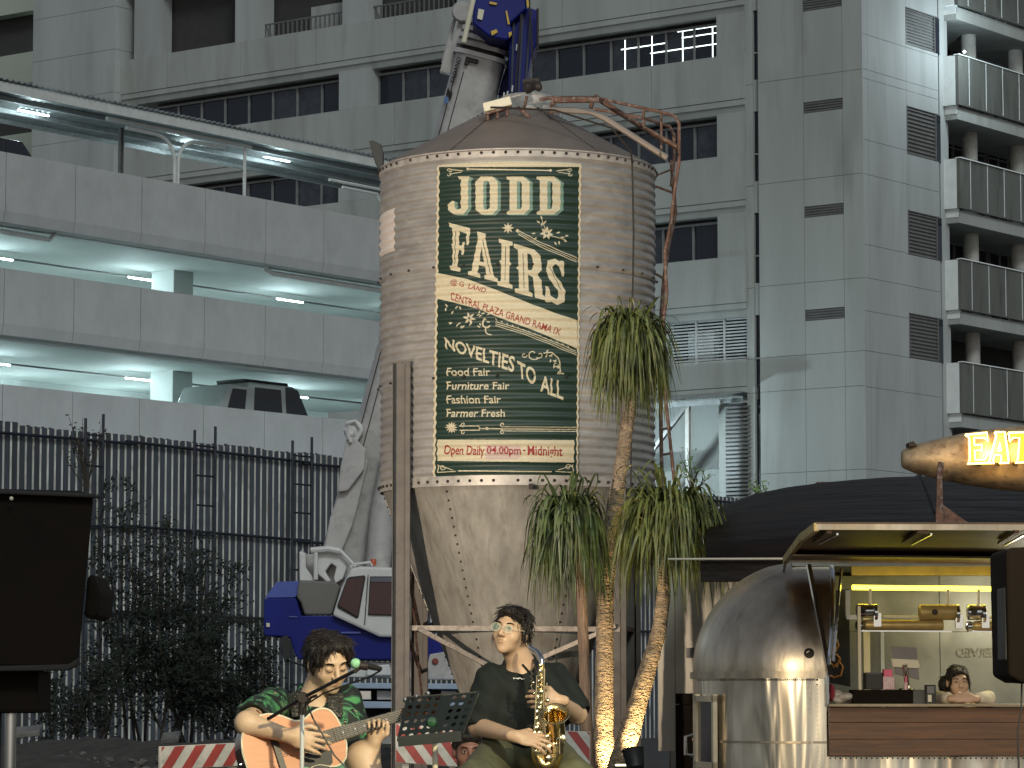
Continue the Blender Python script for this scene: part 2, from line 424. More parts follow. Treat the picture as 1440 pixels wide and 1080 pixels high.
# short face
cutz = sorted(set(zl2))
lou = [(23.97, 25.3), (20.04, 21.76), (16.47, 18.04), (12.83, 14.4), (27.6, 29)]
for (u0, u1) in ((0, .36), (.36, 3.0), (3.0, 5.25)):
    for i in range(len(cutz) - 1):
        z0, z1 = cutz[i], cutz[i + 1]
        segs = [(z0, z1)]
        if u0 == 3.0:
            for (a, b) in lou:
                ns = []
                for (s0, s1) in segs:
                    if b <= s0 or a >= s1: ns.append((s0, s1)); continue
                    if a > s0 + .1: ns.append((s0, a))
                    if b < s1 - .1: ns.append((b, s1))
                segs = ns
        for (s0, s1) in segs: panel(R, u0, u1, s0, s1, M['facade_b'])
for (a, b) in lou:
    for k in range(12):
        h = (b - a) / 12
        m = MB(); m.fbox(R, 3.02, 5.0, -.055, -.01, a + k * h + .02, a + k * h + h * .5); m.build('louvre_blade', M['louvre'], ob)
    m = MB(); m.fbox(R, 5.0, 5.05, -.05, .02, a, b); m.fbox(R, 3.0, 3.03, -.05, .02, a, b); m.fbox(R, 3, 5.05, -.05, .02, b - .03, b); m.build('louvre_frame', M['louvre'], ob)
    m = MB(); m.fbox(R, 5.1, 5.5, -.3, -.07, a, b); m.build('slit_window', M['glass'], ob)
m = MB(); m.fbox(R, 5.5, 6.1, -3, -.1, 0, 34); m.build('end_pier', M['facade_b'], ob)
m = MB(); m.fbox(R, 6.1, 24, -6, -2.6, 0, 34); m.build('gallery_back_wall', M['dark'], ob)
for k, z in enumerate((12.85, 16.55, 20.2, 23.95, 27.6)):
    zb = z - 2.05
    m = MB(); m.fbox(R, 5.75, 24, .42, .55, zb + .25, z); m.build('balcony_front', mat('balcony_concrete_%d' % k, (.125, .128, .115), .85, var=.14, scale=.8, stain=(.05, .05, .045), stretch=(1, 1, .25), stain_amt=.7) if k < 1 else bpy.data.materials['balcony_concrete_0'], ob)
    m = MB(); m.fbox(R, 5.75, 5.9, -.1, .419, zb + .25, z); m.fbox(R, 5.88, 6.0, -.1, .40, zb - .05, zb + .25); m.build('balcony_end', M['white'], ob)  # bright light on the balcony ends put into their white colour
    m = MB(); m.fbox(R, 5.9, 24, -2.6, .40, zb - .25, zb + .2); m.build('balcony_slab', M['facade'], ob)
    m = MB(); m.fbox(R, 5.72, 24, .38, .60, z, z + .035)
    for q in range(12): m.fbox(R, 6.5 + q * 1.25, 6.525 + q * 1.25, .552, .565, zb + .3, z)
    m.build('balcony_coping', M['white'], ob)
    for q in range(4):
        u = 8.75 + q * 3.6
        m = MB(); m.lathe(R.pt(u, -.7, z - 2.2), (0, 0, 1), [(.28, 0), (.28, 3.8)], 16); m.build('column', M['conc'], ob, smooth=True)
    if k > 0:
        for q in range(5):
            u = 6.25 + q * 1.75
            m = MB(); m.fbox(R, u, u + 1.6, -2.58, -2.5, z - 1.9, z + 1.72); w = m.build('gallery_window', M['glass2'] if rnd() < .4 else M['glass'], ob)
            m = MB(); 
            for uu in (u, u + .8, u + 1.55): m.fbox(R, uu, uu + .06, -2.5, -2.42, z - 1.9, z + 1.72)
            m.fbox(R, u, u + 1.6, -2.49, -2.43, z + 1.3, z + 1.36); m.build('window_frame', M['frame'], ob)
m = MB(); m.fbox(R, 6.6, 7.25, -2.49, -2.44, 16.9, 18.1); m.build('lit_pane', mat('dim_lit_pane', (.2, .3, .28), .3, emit=(.45, .75, .68), estr=.28), ob)
# bright reflections on the ribbon glazing, drawn as glowing strips
lit = mat('reflection_and_window_glow', (1, 1, 1), .5, var=0, emit=(.85, 1, .95), estr=1.6)
m = MB()
for (u0, u1, z) in ((6.2, 7.9, 24.75), (6.2, 9.3, 24.35), (8.6, 10.6, 24.65), (6.2, 8.1, 25.0)):
    m.fbox(B, u0, u1, -.595, -.59, z, z + .035)
for u in (6.55, 7.85, 9.2, 10.4): m.fbox(B, u, u + .035, -.595, -.585, 23.85, 25.0)
m.build('glazing_reflections', lit, ob)

# pale block further left
ab = thing('neighbour_building', 'pale greenish block far left behind the covered car deck', 'building', (P(0, 540, 150).x, 150, 0))
A = Frame(P(56, 540, 150), -52.8)
m = MB()
for z0, z1 in ((0, 21.3), (22.2, 27.7), (30.1, 31.6), (33.6, 40)): m.fbox(A, -8, 20, -10, 0, z0, z1)
m.build('wall_band', mat('pale_green_render', (.42, .46, .39), .8, var=.05, scale=.2), ab)
m = MB(); m.fbox(A, -7.9, 20, -9.5, -.7, 20, 39); m.build('window_band', M['dark'], ab)
for k, (px, py) in enumerate(((50, 85), (52, 62))):
    u, z = A.uz(px, py, -.5)
    m = MB(); m.fbox(A, u - 1.4, u + .2, -.6, -.5, z, z + .12); m.build('lit_window', lit, ab)
# ------------------------------------------------------------------ parking garage
gg = thing('parking_garage', 'open multi-storey car park with pale precast parapets', 'building', (G.o.x, G.o.y, 0))
JU = .1; JW = 2.555
for name, z0, z1, lip in (('top', 13.45, 15.29, 1), ('mid', 10.48, 12.22, 1), ('low', 7.0, 9.17, 0)):
    for k in range(-2, 9):
        u0 = JU + k * JW; u1 = u0 + JW
        p = G.pt; q = .012
        mm = MB()
        if lip:
            mm.hexa([p(u0 + q, -.45, z0 + .28), p(u1 - q, -.45, z0 + .28), p(u1 - q, 0, z0 + .28), p(u0 + q, 0, z0 + .28),
                     p(u0 + q, -.45, z1), p(u1 - q, -.45, z1), p(u1 - q, 0, z1), p(u0 + q, 0, z1)])
            mm.hexa([p(u0 + q, -.9, z0), p(u1 - q, -.9, z0), p(u1 - q, -.07, z0), p(u0 + q, -.07, z0),
                     p(u0 + q, -.9, z0 + .279), p(u1 - q, -.9, z0 + .279), p(u1 - q, -.002, z0 + .279), p(u0 + q, -.002, z0 + .279)])
        else: mm.fbox(G, u0 + q, u1 - q, -.3, 0, z0, z1)
        mm.build('parapet_panel', M['garage'], gg)
        if (k % 1) == 0:
            m2 = MB(); m2.fbox(G, u0 - .014, u0 + .014, -.3, -.02, z0 + .28, z1 - .01); m2.build('joint_seal', M['dark'], gg)
for z in (13.62, 10.62, 7.6, 4.6):
    m = MB(); m.fbox(G, -6, 24.4, -18, -.92, z, z + .35); m.build('floor_slab', M['garage_in'], gg)
    m = MB(); m.fbox(G, -6, 24.4, -10.2, -9.7, z - .55, z - .002); m.fbox(G, -6, 24.4, -.9, -.6, z - .2, z - .003); m.build('floor_beam', M['garage_in'], gg)
m = MB(); m.fbox(G, -6, 24.4, -18.3, -18, 0, 14); m.build('rear_wall', M['garage_in'], gg)
m = MB(); m.fbox(G, -6, 24.4, -.45, -.31, 0, 7.0); m.build('base_wall', M['garage'], gg)
for uc in (11.15, 21.9):
    for (z0, z1) in ((10.98, 13.62), (7.96, 10.62)):
        m = MB(); m.fbox(G, uc - .42, uc + .42, -4.9, -4.0, z0, z1)
        m.build('column', M['garage_in'], gg)
# surface pipes under the parapets
def pipe(pts, r, mt, parent, name='pipe'):
    m = MB(); m.tube(pts, r, 10); return m.build(name, mt, parent, smooth=True)
z = 13.25
pipe([G.pt(-6, -.5, z + .1), G.pt(2.2, -.5, z), G.pt(2.5, -.5, z + .3)], .07, M['pipe'], gg)
pipe([G.pt(10.9, -.5, z + .4), G.pt(10.9, -.5, z + .1), G.pt(11.2, -.5, z + .03), G.pt(20, -.5, z)], .08, M['pipe'], gg)
m = MB()
for vv, zz in ((-5.05, 13.3), (-5.05, 10.3)): m.tube([G.pt(-6, vv, zz + .12), G.pt(24, vv, zz + .12)], .03, 6)
m.build('conduit', M['louvre'], gg)

def ceiling_tube(u, v, z, label, L=1.2, W=32):
    t = thing('tube_light', label, 'ceiling light', G.pt(u, v, z), 'fluorescent tubes of the car park')
    m = MB(); m.fbox(G, u - L / 2, u + L / 2, v - .018, v + .018, z - .035, z); m.build('lit_tube', M['tube'], t)
    m = MB(); m.fbox(G, u - L / 2 - .05, u + L / 2 + .05, v - .03, v + .03, z + .002, z + .04); m.build('batten', M['pipe'], t)
    light('tube_light_glow', 'POINT', G.pt(u - .9, v + .4, z - .8), None, W, (.72, .93, .97), .15)
def ul(px, py, v): return G.u(px, py, v)
ceiling_tube(ul(201, 381, -5), -5, 13.40, 'lit tube just left of the column on the upper parking level')
ceiling_tube(ul(408, 413, -5), -5, 13.40, 'lit tube right of the column on the upper parking level')
ceiling_tube(ul(-4, 353, -5), -5, 13.40, 'lit tube cut by the picture edge on the upper parking level')
ceiling_tube(ul(197, 523, -5), -5, 10.40, 'lit tube just left of the column on the lower parking level')
ceiling_tube(ul(415, 550, -5), -5, 10.40, 'lit tube above the rear window of the parked pickup')
ceiling_tube(ul(-8, 500, -5), -5, 10.40, 'lit tube cut by the picture edge on the lower parking level')
ceiling_tube(ul(30, 538, -9), -9, 10.05, 'lit tube deeper in the lower parking level at far left')
ceiling_tube(ul(190, 556, -9), -9, 10.05, 'dim tube low behind the lower parapet left of the column')
ceiling_tube(ul(560, 430, -5), -5, 13.40, 'lit tube of the upper parking level hidden beside the silo')
ceiling_tube(ul(600, 560, -5), -5, 10.40, 'lit tube of the lower parking level hidden beside the silo')

for zz in (12.9, 9.9):
    for uu in (-1, 6, 13, 20): light('deep_deck_glow', 'POINT', G.pt(uu, -11.5, zz), None, 125, (.76, .93, .97), .5)
for uu in (-2, 4.5, 11, 17.5): light('unseen_yard_glow', 'POINT', G.pt(uu, 4.5, 6.2), None, 62, (.76, .93, 1.0), .2)  # unseen lamps added behind the hoarding to brighten the low parapet
# ------------------------------------------------------------------ roof canopy over the car deck
cn = thing('deck_canopy', 'corrugated sheet canopy with curved white brackets above the top parapet', 'canopy', G.pt(8, -1, 15))
zt = 17.12
m = MB(); n = 0
W = 31; step = .21; ks = int(W / step)
vs = []; fs = []
for k in range(ks * 2 + 1):
    u = -6 + k * step / 2; dz = .055 if (k // 1) % 2 else 0
    vs += [G.pt(u, .35, zt + dz), G.pt(u, -4.15, zt + .04 + dz), G.pt(u, .35, zt + dz - .02), G.pt(u, -4.15, zt + .02 + dz)]
for k in range(ks * 2):
    a = k * 4; b = a + 4
    fs += [(a, b, b + 1, a + 1), (a + 2, a + 3, b + 3, b + 2), (a, a + 2, b + 2, b)]
m.add(vs, fs); m.build('roof_sheet', M['galv'], cn)
m = MB(); m.fbox(G, -6, 25, .2, .27, zt - .3, zt - .04); m.build('fascia', M['pipe'], cn)
for v_, z_ in ((-1.4, .0), (-2.8, .02), (-4.1, .04)):
    m = MB(); m.fbox(G, -6, 25, v_ - .05, v_ + .05, zt + z_ - .12, zt + z_); m.build('purlin', M['louvre_l'], cn)
for k, px in enumerate((344,)):
    u = G.u(px, 230, -.1); m = MB(); m.tube([G.pt(u, -.1, 15.3), G.pt(u, -.1, 16.72)], .05, 8); m.build('post', M['pipe'], cn, smooth=True)
uL = G.u(150, 200, -.1); uR = G.u(352, 200, -.1)
m = MB(); m.fbox(G, uL, uR, -.16, -.04, 16.7, 16.8); m.build('tie_beam', M['pipe'], cn)
uc = G.u(248, 230, -.1)
m = MB()
for sgn in (-1, 1):
    pts = [G.pt(uc + sgn * .06, -.1, 15.25), G.pt(uc + sgn * .07, -.1, 15.9)]
    for q in range(7):
        a = q / 6 * math.pi / 2
        pts.append(G.pt(uc + sgn * (.07 + .75 * (1 - math.cos(a))), -.1, 15.9 + .68 * math.sin(a)))
    pts.append(G.pt(uc + sgn * 2.0, -.1, 16.6)); m.tube(pts, .055, 8)
m.build('curved_bracket', M['pipe'], cn, smooth=True)
m = MB(); uq = G.u(168, 230, -1.5); m.fbox(G, uq - .06, uq + .06, -1.5, -1.4, 14.5, 16.9); m.build('post', M['louvre'], cn)
uq = G.u(500, 258, -.1)
m = MB(); m.tube([G.pt(uq - 1.2, -.1, 16.25), G.pt(uq + 1.6, -.1, 16.25)], .05, 8); m.tube([G.pt(uq - .6, -.1, 16.1), G.pt(uq + 1, -.1, 16.1), G.pt(uq + 1.5, -.1, 15.5)], .045, 8)
m.build('curved_bracket', M['pipe'], cn, smooth=True)
def roof_tube(px, py, v, label):
    u, z = G.uz(px, py, v)
    ceiling_tube(u, v, z, label, 1.15, 26)
roof_tube(47, 158, -2.4, 'lit tube under the canopy above the car roof at far left')
roof_tube(389, 223, -2.4, 'lit tube under the canopy right of the curved bracket')
roof_tube(262, 208, -3.6, 'lit tube deeper under the canopy between bracket and post')
m = MB()
for (px, py) in ((47, 158), (389, 223)):
    u, z = G.uz(px, py, -2.4)
    for k in range(4): m.fbox(G, u - 1.1, u + .55, -2.5 + k * .34, -2.47 + k * .34, z + .33 + k * 0, z + .37)
m.build('lit_conduit_run', mat('pale_conduit_streak', (.75, .8, .85), .3, metal=.6), cn)  # reflected tube streaks put into pale strips along the conduits

# ------------------------------------------------------------------ cars on the decks
def car(label, F, u0, v, z, L=4.4, H=1.5, Wd=1.75, paint=(.4, .42, .42), group='cars parked on the garage decks', canopy=False):
    t = thing('parked_car', label, 'car', F.pt(u0 + L / 2, v, z), group)
    pm = mat('car_paint', paint, .25, var=.03, coat=.6, metal=.3)
    if canopy: prof = [(0, .35), (0, .95), (.05, 1.05), (.55, H - .06), (.8, H), (2.6, H), (2.75, H - .12), (3.5, H - .12), (4.0, 1.02), (4.6, .95), (4.75, .75), (4.75, .35)]
    else: prof = [(0, .35), (0, .85), (.1, .95), (.55, H - .08), (.9, H), (2.2, H), (3.1, .95), (4.1, .86), (4.4, .7), (4.4, .35)]
    S = L / prof[-1][0]
    m = MB(); m.prism([F.pt(u0 + a * S, v, z + b) for a, b in prof], F.n * -Wd); m.build('body', pm, t, bevel=.05)
    def gl(poly, nm='side_window'):
        m = MB(); m.prism([F.pt(u0 + a * S, v + .012, z + b) for a, b in poly], F.n * -.03); m.build(nm, M['glass'], t)
    if canopy:
        gl([(.07, 1.08), (.56, H - .12), (.80, H - .05), (1.12, H - .05), (1.05, 1.0), (.1, 1.0)], 'rear_window'); gl([(1.24, 1.12), (1.32, H - .14), (2.42, H - .14), (2.46, 1.12)]); gl([(2.85, 1.1), (2.78, H - .24), (3.35, H - .24), (3.62, 1.1)])
        m = MB(); m.fbox(F, u0 + .7, u0 + 2.6, v - 1.4, v - .3, z + H + .06, z + H + .12)
        for q in (.8, 1.6, 2.4): m.fbox(F, u0 + q, u0 + q + .06, v - 1.5, v - .2, z + H - .02, z + H + .07)
        m.build('roof_rack', M['black'], t)
    else:
        gl([(.35, 1.0), (.65, H - .12), (1.5, H - .08), (1.5, 1.0)]); gl([(1.6, 1.0), (1.6, H - .08), (2.15, H - .08), (2.85, 1.0)])
    for a in (.85, L - .85):
        for vv in (v + .01, v - Wd + .2):
            m = MB(); m.lathe(F.pt(u0 + a, vv, z + .33), -F.n, [(.33, 0), (.33, .2)], 16); w = m.build('wheel', M['rubber'], t)
    return t
# the pickup faces away to the left, its tall rear window to the right
Gm = Frame(G.o, 37.36); 
class Mir(Frame):
    def __init__(S, F, u): S.o = F.o + F.d * u; S.d = -F.d; S.n = F.n
uE = G.u(437, 560, -1.2)
car('white pickup with dark roof rack and tall rear window behind the low parapet', Mir(G, uE), 0, -1.2, 8.14, 4.85, 2.0, 1.8, (.42, .46, .45), canopy=True)
car('dark car whose curved roof shows above the top parapet at far left', G, -.75, -.9, 14.02, 4.6, 1.85, 1.8, (.015, .015, .017))
car('dark car roof half hidden by the lower parapet left of the column', G, G.u(85, 550, -2.5), -2.5, 7.95, 4.4, 1.5, 1.8, (.03, .035, .04))
car('pale car left of the dark one with only its roofline above the parapet', G, G.u(-30, 550, -2.5), -2.5, 7.95, 4.2, 1.52, 1.8, (.3, .33, .34))
car('car beside the crane boom with only its windscreen top above the parapet', G, G.u(468, 586, -1.5), -1.5, 7.95, 4.4, 1.42, 1.8, (.35, .38, .38))

# ------------------------------------------------------------------ metal hoarding
FF = Frame(P(0, 540, 62), 33.2)
ft = thing('metal_fence', 'tall hoarding of dark ribbed steel sheets with pale ribs in front of the car park', 'fence', FF.pt(8, 0, 0))
sheet = mat('blue_grey_steel_sheet', (.092, .106, .128), .5, metal=.3, var=.25, scale=.9, stain=(.05, .045, .04), stretch=(1, 1, .2), stain_amt=.7)
ribm = mat('pale_steel_rib', (.85, .78, .66), .5, metal=.0, var=.3, scale=3, stain=(.12, .10, .08), stretch=(1, 1, .3), stain_amt=.7)  # bright light lines put into the pale colour of the ribs
RW = .215
k = 0; u = -2.0
while u < 44:
    ztop = 6.42 + uni(-.03, .03)
    m = MB()
    for r_ in range(6):
        a = u + r_ * RW
        m.cm = 0; m.fbox(FF, a + .001, a + RW * .36, -.02, 0, .0, ztop + uni(-.02, .02)); m.fbox(FF, a + RW * .36, a + RW * .78, -.028, -.007, .0, ztop)
        m.cm = 1; m.fbox(FF, a + RW * uni(.80, .87), a + RW * 1.0, -.02, uni(.001, .004), .0, ztop - .02)
    m.build('sheet', [sheet, ribm], ft)
    u += 6 * RW + .002
for zz in (6.22, 4.5, 2.75):
    u = -2; j = 0
    while u < 44:
        e = u + 6
        m = MB(); zo = .05 * ((j % 2) * 2 - 1); m.tube([FF.pt(u - .3, .09, zz + zo), FF.pt(e, .09, zz - zo * .3)], .035, 6); m.build('rail', M['steel'], ft)
        u = e; j += 1
for i, (pxa, pxb, nm) in enumerate(((119, 144, 'nearest the black speaker'), (273, 302, 'standing in the middle behind the bush'), (411, 438, 'beside the blue crane counterweight'))):
    ua, ub = FF.u(pxa, 700, .35), FF.u(pxb, 700, .35)
    t = thing('ladder_frame', 'thin steel ladder frame against the hoarding, ' + nm, 'ladder', FF.pt(ua, .35, 0), 'ladder frames against the hoarding')
    for q, uu in enumerate((ua, ub)):
        m = MB(); m.tube([FF.pt(uu, .35, .0), FF.pt(uu, .35, 6.62 + q * .12)], .03, 6); m.build('upright', M['steel'], t)
    for q in range(10):
        m = MB(); zq = 6.3 - q * .62; m.tube([FF.pt(ua, .35, zq), FF.pt(ub, .35, zq)], .022, 6); m.build('rung', M['steel'], t)
ua = FF.u(250, 760, .7); ub = FF.u(288, 675, .7)
m = MB(); m.tube([FF.pt(ua, 1.0, 2.2), FF.pt(ub, .45, 5.15)], .04, 6); m.tube([FF.pt(ua, 1.0, 2.2), FF.pt(ua - .8, 1.3, 0)], .04, 6)
tag(m.build('propping_pole', M['steel']), 'slanting steel pole propped against the middle ladder frame', 'pole')
# ------------------------------------------------------------------ grain silo
SX, SY, SR = (728 - 720) / FPX * 30, 30.0, 1.287
silo = thing('grain_silo', 'old corrugated steel silo on legs with a dark green painted fair sign', 'silo', (SX, SY, 0))
PITCH, AMP = .0815, .0085
def sp(a, r, z):   # angle a: 0 faces the camera, positive to the right
    return Vector((SX + r * math.sin(a), SY - r * math.cos(a), z))
def rcor(z): return SR + AMP * math.cos(2 * math.pi * z / PITCH)
def wallring(z0, z1, dr):
    nz = int((z1 - z0) / PITCH * 8); na = 120
    zs = [z0 + (z1 - z0) * i / nz for i in range(nz + 1)]
    vs = [sp(2 * math.pi * k / na, rcor(z) + dr, z) for z in zs for k in range(na)]
    fs = [(i * na + k, i * na + (k + 1) % na, (i + 1) * na + (k + 1) % na, (i + 1) * na + k) for i in range(nz) for k in range(na)]
    return MB().add(vs, fs)
for z0, z1, dr in ((3.10, 4.04, 0), (4.0, 5.06, .006), (5.02, 6.06, .012)):
    wallring(z0, z1, dr).build('wall_ring', M['silo'], silo, smooth='all')
def ring(z0, z1, r0, r1, name, mt, n=96):
    m = MB(); vs = []; 
    prof = [(r0, z0), (r1, z1), (r1 - .01, z1), (r0 - .01, z0)]
    vs = [sp(2 * math.pi * k / n, r, z) for r, z in prof for k in range(n)]
    fs = [(i * n + k, i * n + (k + 1) % n, ((i + 1) % 4) * n + (k + 1) % n, ((i + 1) % 4) * n + k) for i in range(4) for k in range(n)]
    m.add(vs, fs); return m.build(name, mt, silo, smooth=True)
ring(6.03, 6.105, SR + .026, SR + .026, 'rim_flange', M['flange'])
ring(3.045, 3.135, SR + .008, SR + .012, 'base_flange', M['flange'])
# cone roof in six sheets with standing seams
m = MB(); n = 96
prof = [(SR + .03, 6.085), (SR + .02, 6.11), (.62, 6.50), (.30, 6.665), (0.0, 6.70)]
vs = [sp(2 * math.pi * k / n, r, z) for r, z in prof for k in range(n)]
m.add(vs, [(i * n + k, i * n + (k + 1) % n, (i + 1) * n + (k + 1) % n, (i + 1) * n + k) for i in range(4) for k in range(n)])
m.build('cone_roof', M['roofm'], silo, smooth=True)
seam = [math.radians(a) for a in (-28, 34, 92, 150, 210, 268)]
m = MB()
for a in seam:
    for q in range(26):
        f = q / 25; r = SR * (1 - f) + .34 * f; z = 6.115 * (1 - f) + 6.655 * f
        m.ball(sp(a, r, z + .006), .011, 6, 3)
for z, dz, N_ in ((6.068, 0, 74), (3.088, 0, 74)):
    for k in range(N_):
        if rnd() < .95: m.ball(sp(2 * math.pi * k / N_, SR + .03 if z > 4 else SR + .016, z), .0145, 6, 4)
for z in (5.045, 4.03):
    for k in range(26): m.ball(sp(2 * math.pi * k / 26 + .1, SR + .028, z), .013, 6, 4)
HT = [(SR - .02, 3.06), (.54, 1.19), (.24, .42), (.22, .25)]
def hop(z): 
    for (r0, z0), (r1, z1) in zip(HT, HT[1:]):
        if z >= z1: return r0 + (r1 - r0) * (z - z0) / (z1 - z0)
    return .2
for a in (-31, 29, 89, 149, 209, 269):
    for q in range(34):
        z = 3.0 - q * .078; m.ball(sp(math.radians(a), hop(z) + .004, z), .012, 6, 4)
m.build('bolts', M['bolt'], silo, kind='stuff')
# hopper
n = 96; vs = []; zs = [3.06 - i * .0625 for i in range(46)]
for z in zs:
    for k in range(n):
        a = 2 * math.pi * k / n
        w = .006 * math.sin(a * 7 + z * 2) * math.sin(z * 3 + 1) + .004 * math.sin(a * 17 + z * 5)
        vs.append(sp(a, hop(z) + w * (1 if .5 < z < 3 else 0), z))
m = MB(); m.add(vs, [(i * n + k, (i + 1) * n + k, (i + 1) * n + (k + 1) % n, i * n + (k + 1) % n) for i in range(len(zs) - 1) for k in range(n)])
m.build('hopper', M['hopper'], silo, smooth='all')
m = MB()
for a in (-31, 29, 89, 149, 209, 269):
    m.bar(sp(math.radians(a + .8), hop(3) + .001, 3.0), sp(math.radians(a + .8), hop(1.2) + .001, 1.2), .05, .006)
m.build('hopper_seam', M['hopper'], silo)
m = MB(); a = math.radians(5); m.obox(sp(a, SR + .035, 3.03), (1, 0, 0), (0, 1, 0), (0, 0, 1), .035, .04, .05)
m.build('latch', M['bolt'], silo)
# pale patch on the left of the upper course
def patch(a0, a1, z0, z1, dr, name, mt, label=None, na=10, nz=60, uv=False, slant=0, parent=None):
    vs = []; uvs = []
    for i in range(nz + 1):
        z = z0 + (z1 - z0) * i / nz
        for k in range(na + 1):
            f = k / na; a = a0 + (a1 - a0) * f + slant * (z - z1)
            vs.append(sp(a, rcor(z) + dr, z)); uvs.append((f, i / nz))
    fs = [(i * (na + 1) + k, i * (na + 1) + k + 1, (i + 1) * (na + 1) + k + 1, (i + 1) * (na + 1) + k) for i in range(nz) for k in range(na)]
    o = MB().add(vs, fs).build(name, mt, parent or silo, smooth='all', label=label)
    if uv:
        l = o.data.uv_layers.new(name='UVMap')
        idx = [i for f in fs for i in f]
        l.data.foreach_set('uv', [c for i in idx for c in uvs[i]])
    return o
patch(math.radians(-84), math.radians(-61), 5.26, 5.66, .016, 'painted_patch', mat('pale_primer_patch', (.68, .60, .54), .6, var=.05))

# ---- sign artwork, rasterised in the script from outlines
SG = dict(x0=617.5, y0=226.5, x1=813.8, y1=675)
a0, a1 = math.asin((619 - 728) / 193), math.asin((813.5 - 728) / 193)
ab0 = math.asin((613.9 - 728) / 193)
zt_, zb_ = 5.985, 3.135
SL = (a0 - ab0) / (zt_ - zb_)      # the board leans slightly
WI, HI = 620, 1460
jj, ii = np.meshgrid((np.arange(WI) + .5) / WI, (np.arange(HI) + .5) / HI)   # ii from bottom
zz = zb_ + (zt_ - zb_) * ii
aa = a0 + (a1 - a0) * jj + SL * (zz - zt_)
# flat artwork coordinates: the same numbers as picture positions on the flattened board
PX = 728 + 193 * np.sin(aa)
PY = 972 - (zz - 1.2) * FPX / (SY - SR * np.cos(aa)) * 1.0
img = np.zeros((HI, WI, 3), np.float32)
GREEN, CREAM, TEAL, RED = (.018, .042, .028), (.74, .64, .43), (.20, .32, .25), (.36, .03, .025)
img[:] = GREEN
def fill(poly, col, holes=()):
    xs = [p[0] for p in poly]; ys = [p[1] for p in poly]
    bx = (PX >= min(xs)) & (PX <= max(xs)) & (PY >= min(ys)) & (PY <= max(ys))
    if not bx.any(): return
    r, c = np.nonzero(bx); X = PX[r, c]; Y = PY[r, c]
    ins = np.zeros(len(X), bool)
    for pl in (poly,) + tuple(holes):
        n = len(pl)
        for i in range(n):
            xa, ya = pl[i]; xb, yb = pl[(i + 1) % n]
            if ya == yb: continue
            cr = ((ya > Y) != (yb > Y)) & (X < (xb - xa) * (Y - ya) / (yb - ya) + xa)
            ins ^= cr
    img[r[ins], c[ins]] = col
def stroke(pts, w, col=CREAM):
    for (xa, ya), (xb, yb) in zip(pts, pts[1:]):
        d = math.hypot(xb - xa, yb - ya) or 1e-6; nx, ny = -(yb - ya) / d * w / 2, (xb - xa) / d * w / 2
        fill([(xa + nx, ya + ny), (xb + nx, yb + ny), (xb - nx, yb - ny), (xa - nx, ya - ny)], col)
def disc(x, y, r, col=CREAM, n=12): fill([(x + r * math.cos(2 * math.pi * k / n), y + r * math.sin(2 * math.pi * k / n)) for k in range(n)], col)
def leaf(x, y, ang, L, w, col=CREAM):
    ca, sa = math.cos(ang), math.sin(ang)
    fill([(x + ca * t * L - sa * s * w, y + sa * t * L + ca * s * w) for t, s in ((0, 0), (.3, .4), (.6, .45), (1, 0), (.6, -.45), (.3, -.4))], col)
def curl(x, y, r, a, turns, w, col=CREAM, sg=1):
    n = 18; pts = []
    for k in range(n + 1):
        f = k / n; q = a + sg * turns * 2 * math.pi * f; rr = r * (1 - .75 * f)
        pts.append((x + rr * math.cos(q), y + rr * math.sin(q)))
    stroke(pts, w, col)
c6 = lambda x, y: (580 + x / 4.154, 200 + y / 4.154)
c7 = lambda x, y: (580 + x / 4.154, 440 + y / 4.154)
def quadmap(q):
    (tl, tr, br, bl) = q
    def f(u, v):   # v up
        x = (tl[0] * (1 - u) + tr[0] * u) * v + (bl[0] * (1 - u) + br[0] * u) * (1 - v)
        y = (tl[1] * (1 - u) + tr[1] * u) * v + (bl[1] * (1 - u) + br[1] * u) * (1 - v)
        return (x, y)
    return f
def text_tris(s, shear=0, bold=0):
    cu = bpy.data.curves.new('t', 'FONT'); cu.body = s; cu.resolution_u = 3; cu.shear = shear; cu.offset = bold
    ob_ = bpy.data.objects.new('t', cu); COL.objects.link(ob_)
    me = bpy.data.meshes.new_from_object(ob_)
    V = [(v.co.x, v.co.y) for v in me.vertices]; me.calc_loop_triangles()
    T = [tuple(t.vertices) for t in me.loop_triangles]
    bpy.data.objects.remove(ob_); bpy.data.meshes.remove(me); bpy.data.curves.remove(cu)
    xs = [v[0] for v in V]; ys = [v[1] for v in V]
    bb = (min(xs), max(xs), min(ys), max(ys))
    return [((v[0] - bb[0]) / (bb[1] - bb[0]), (v[1] - bb[2]) / (bb[3] - bb[2])) for v in V], T, bb
def text(s, q, col, shear=0, bold=.012):
    V, T, _ = text_tris(s, shear, bold); f = quadmap(q); W_ = [f(*v) for v in V]
    for t in T: fill([W_[i] for i in t], col)
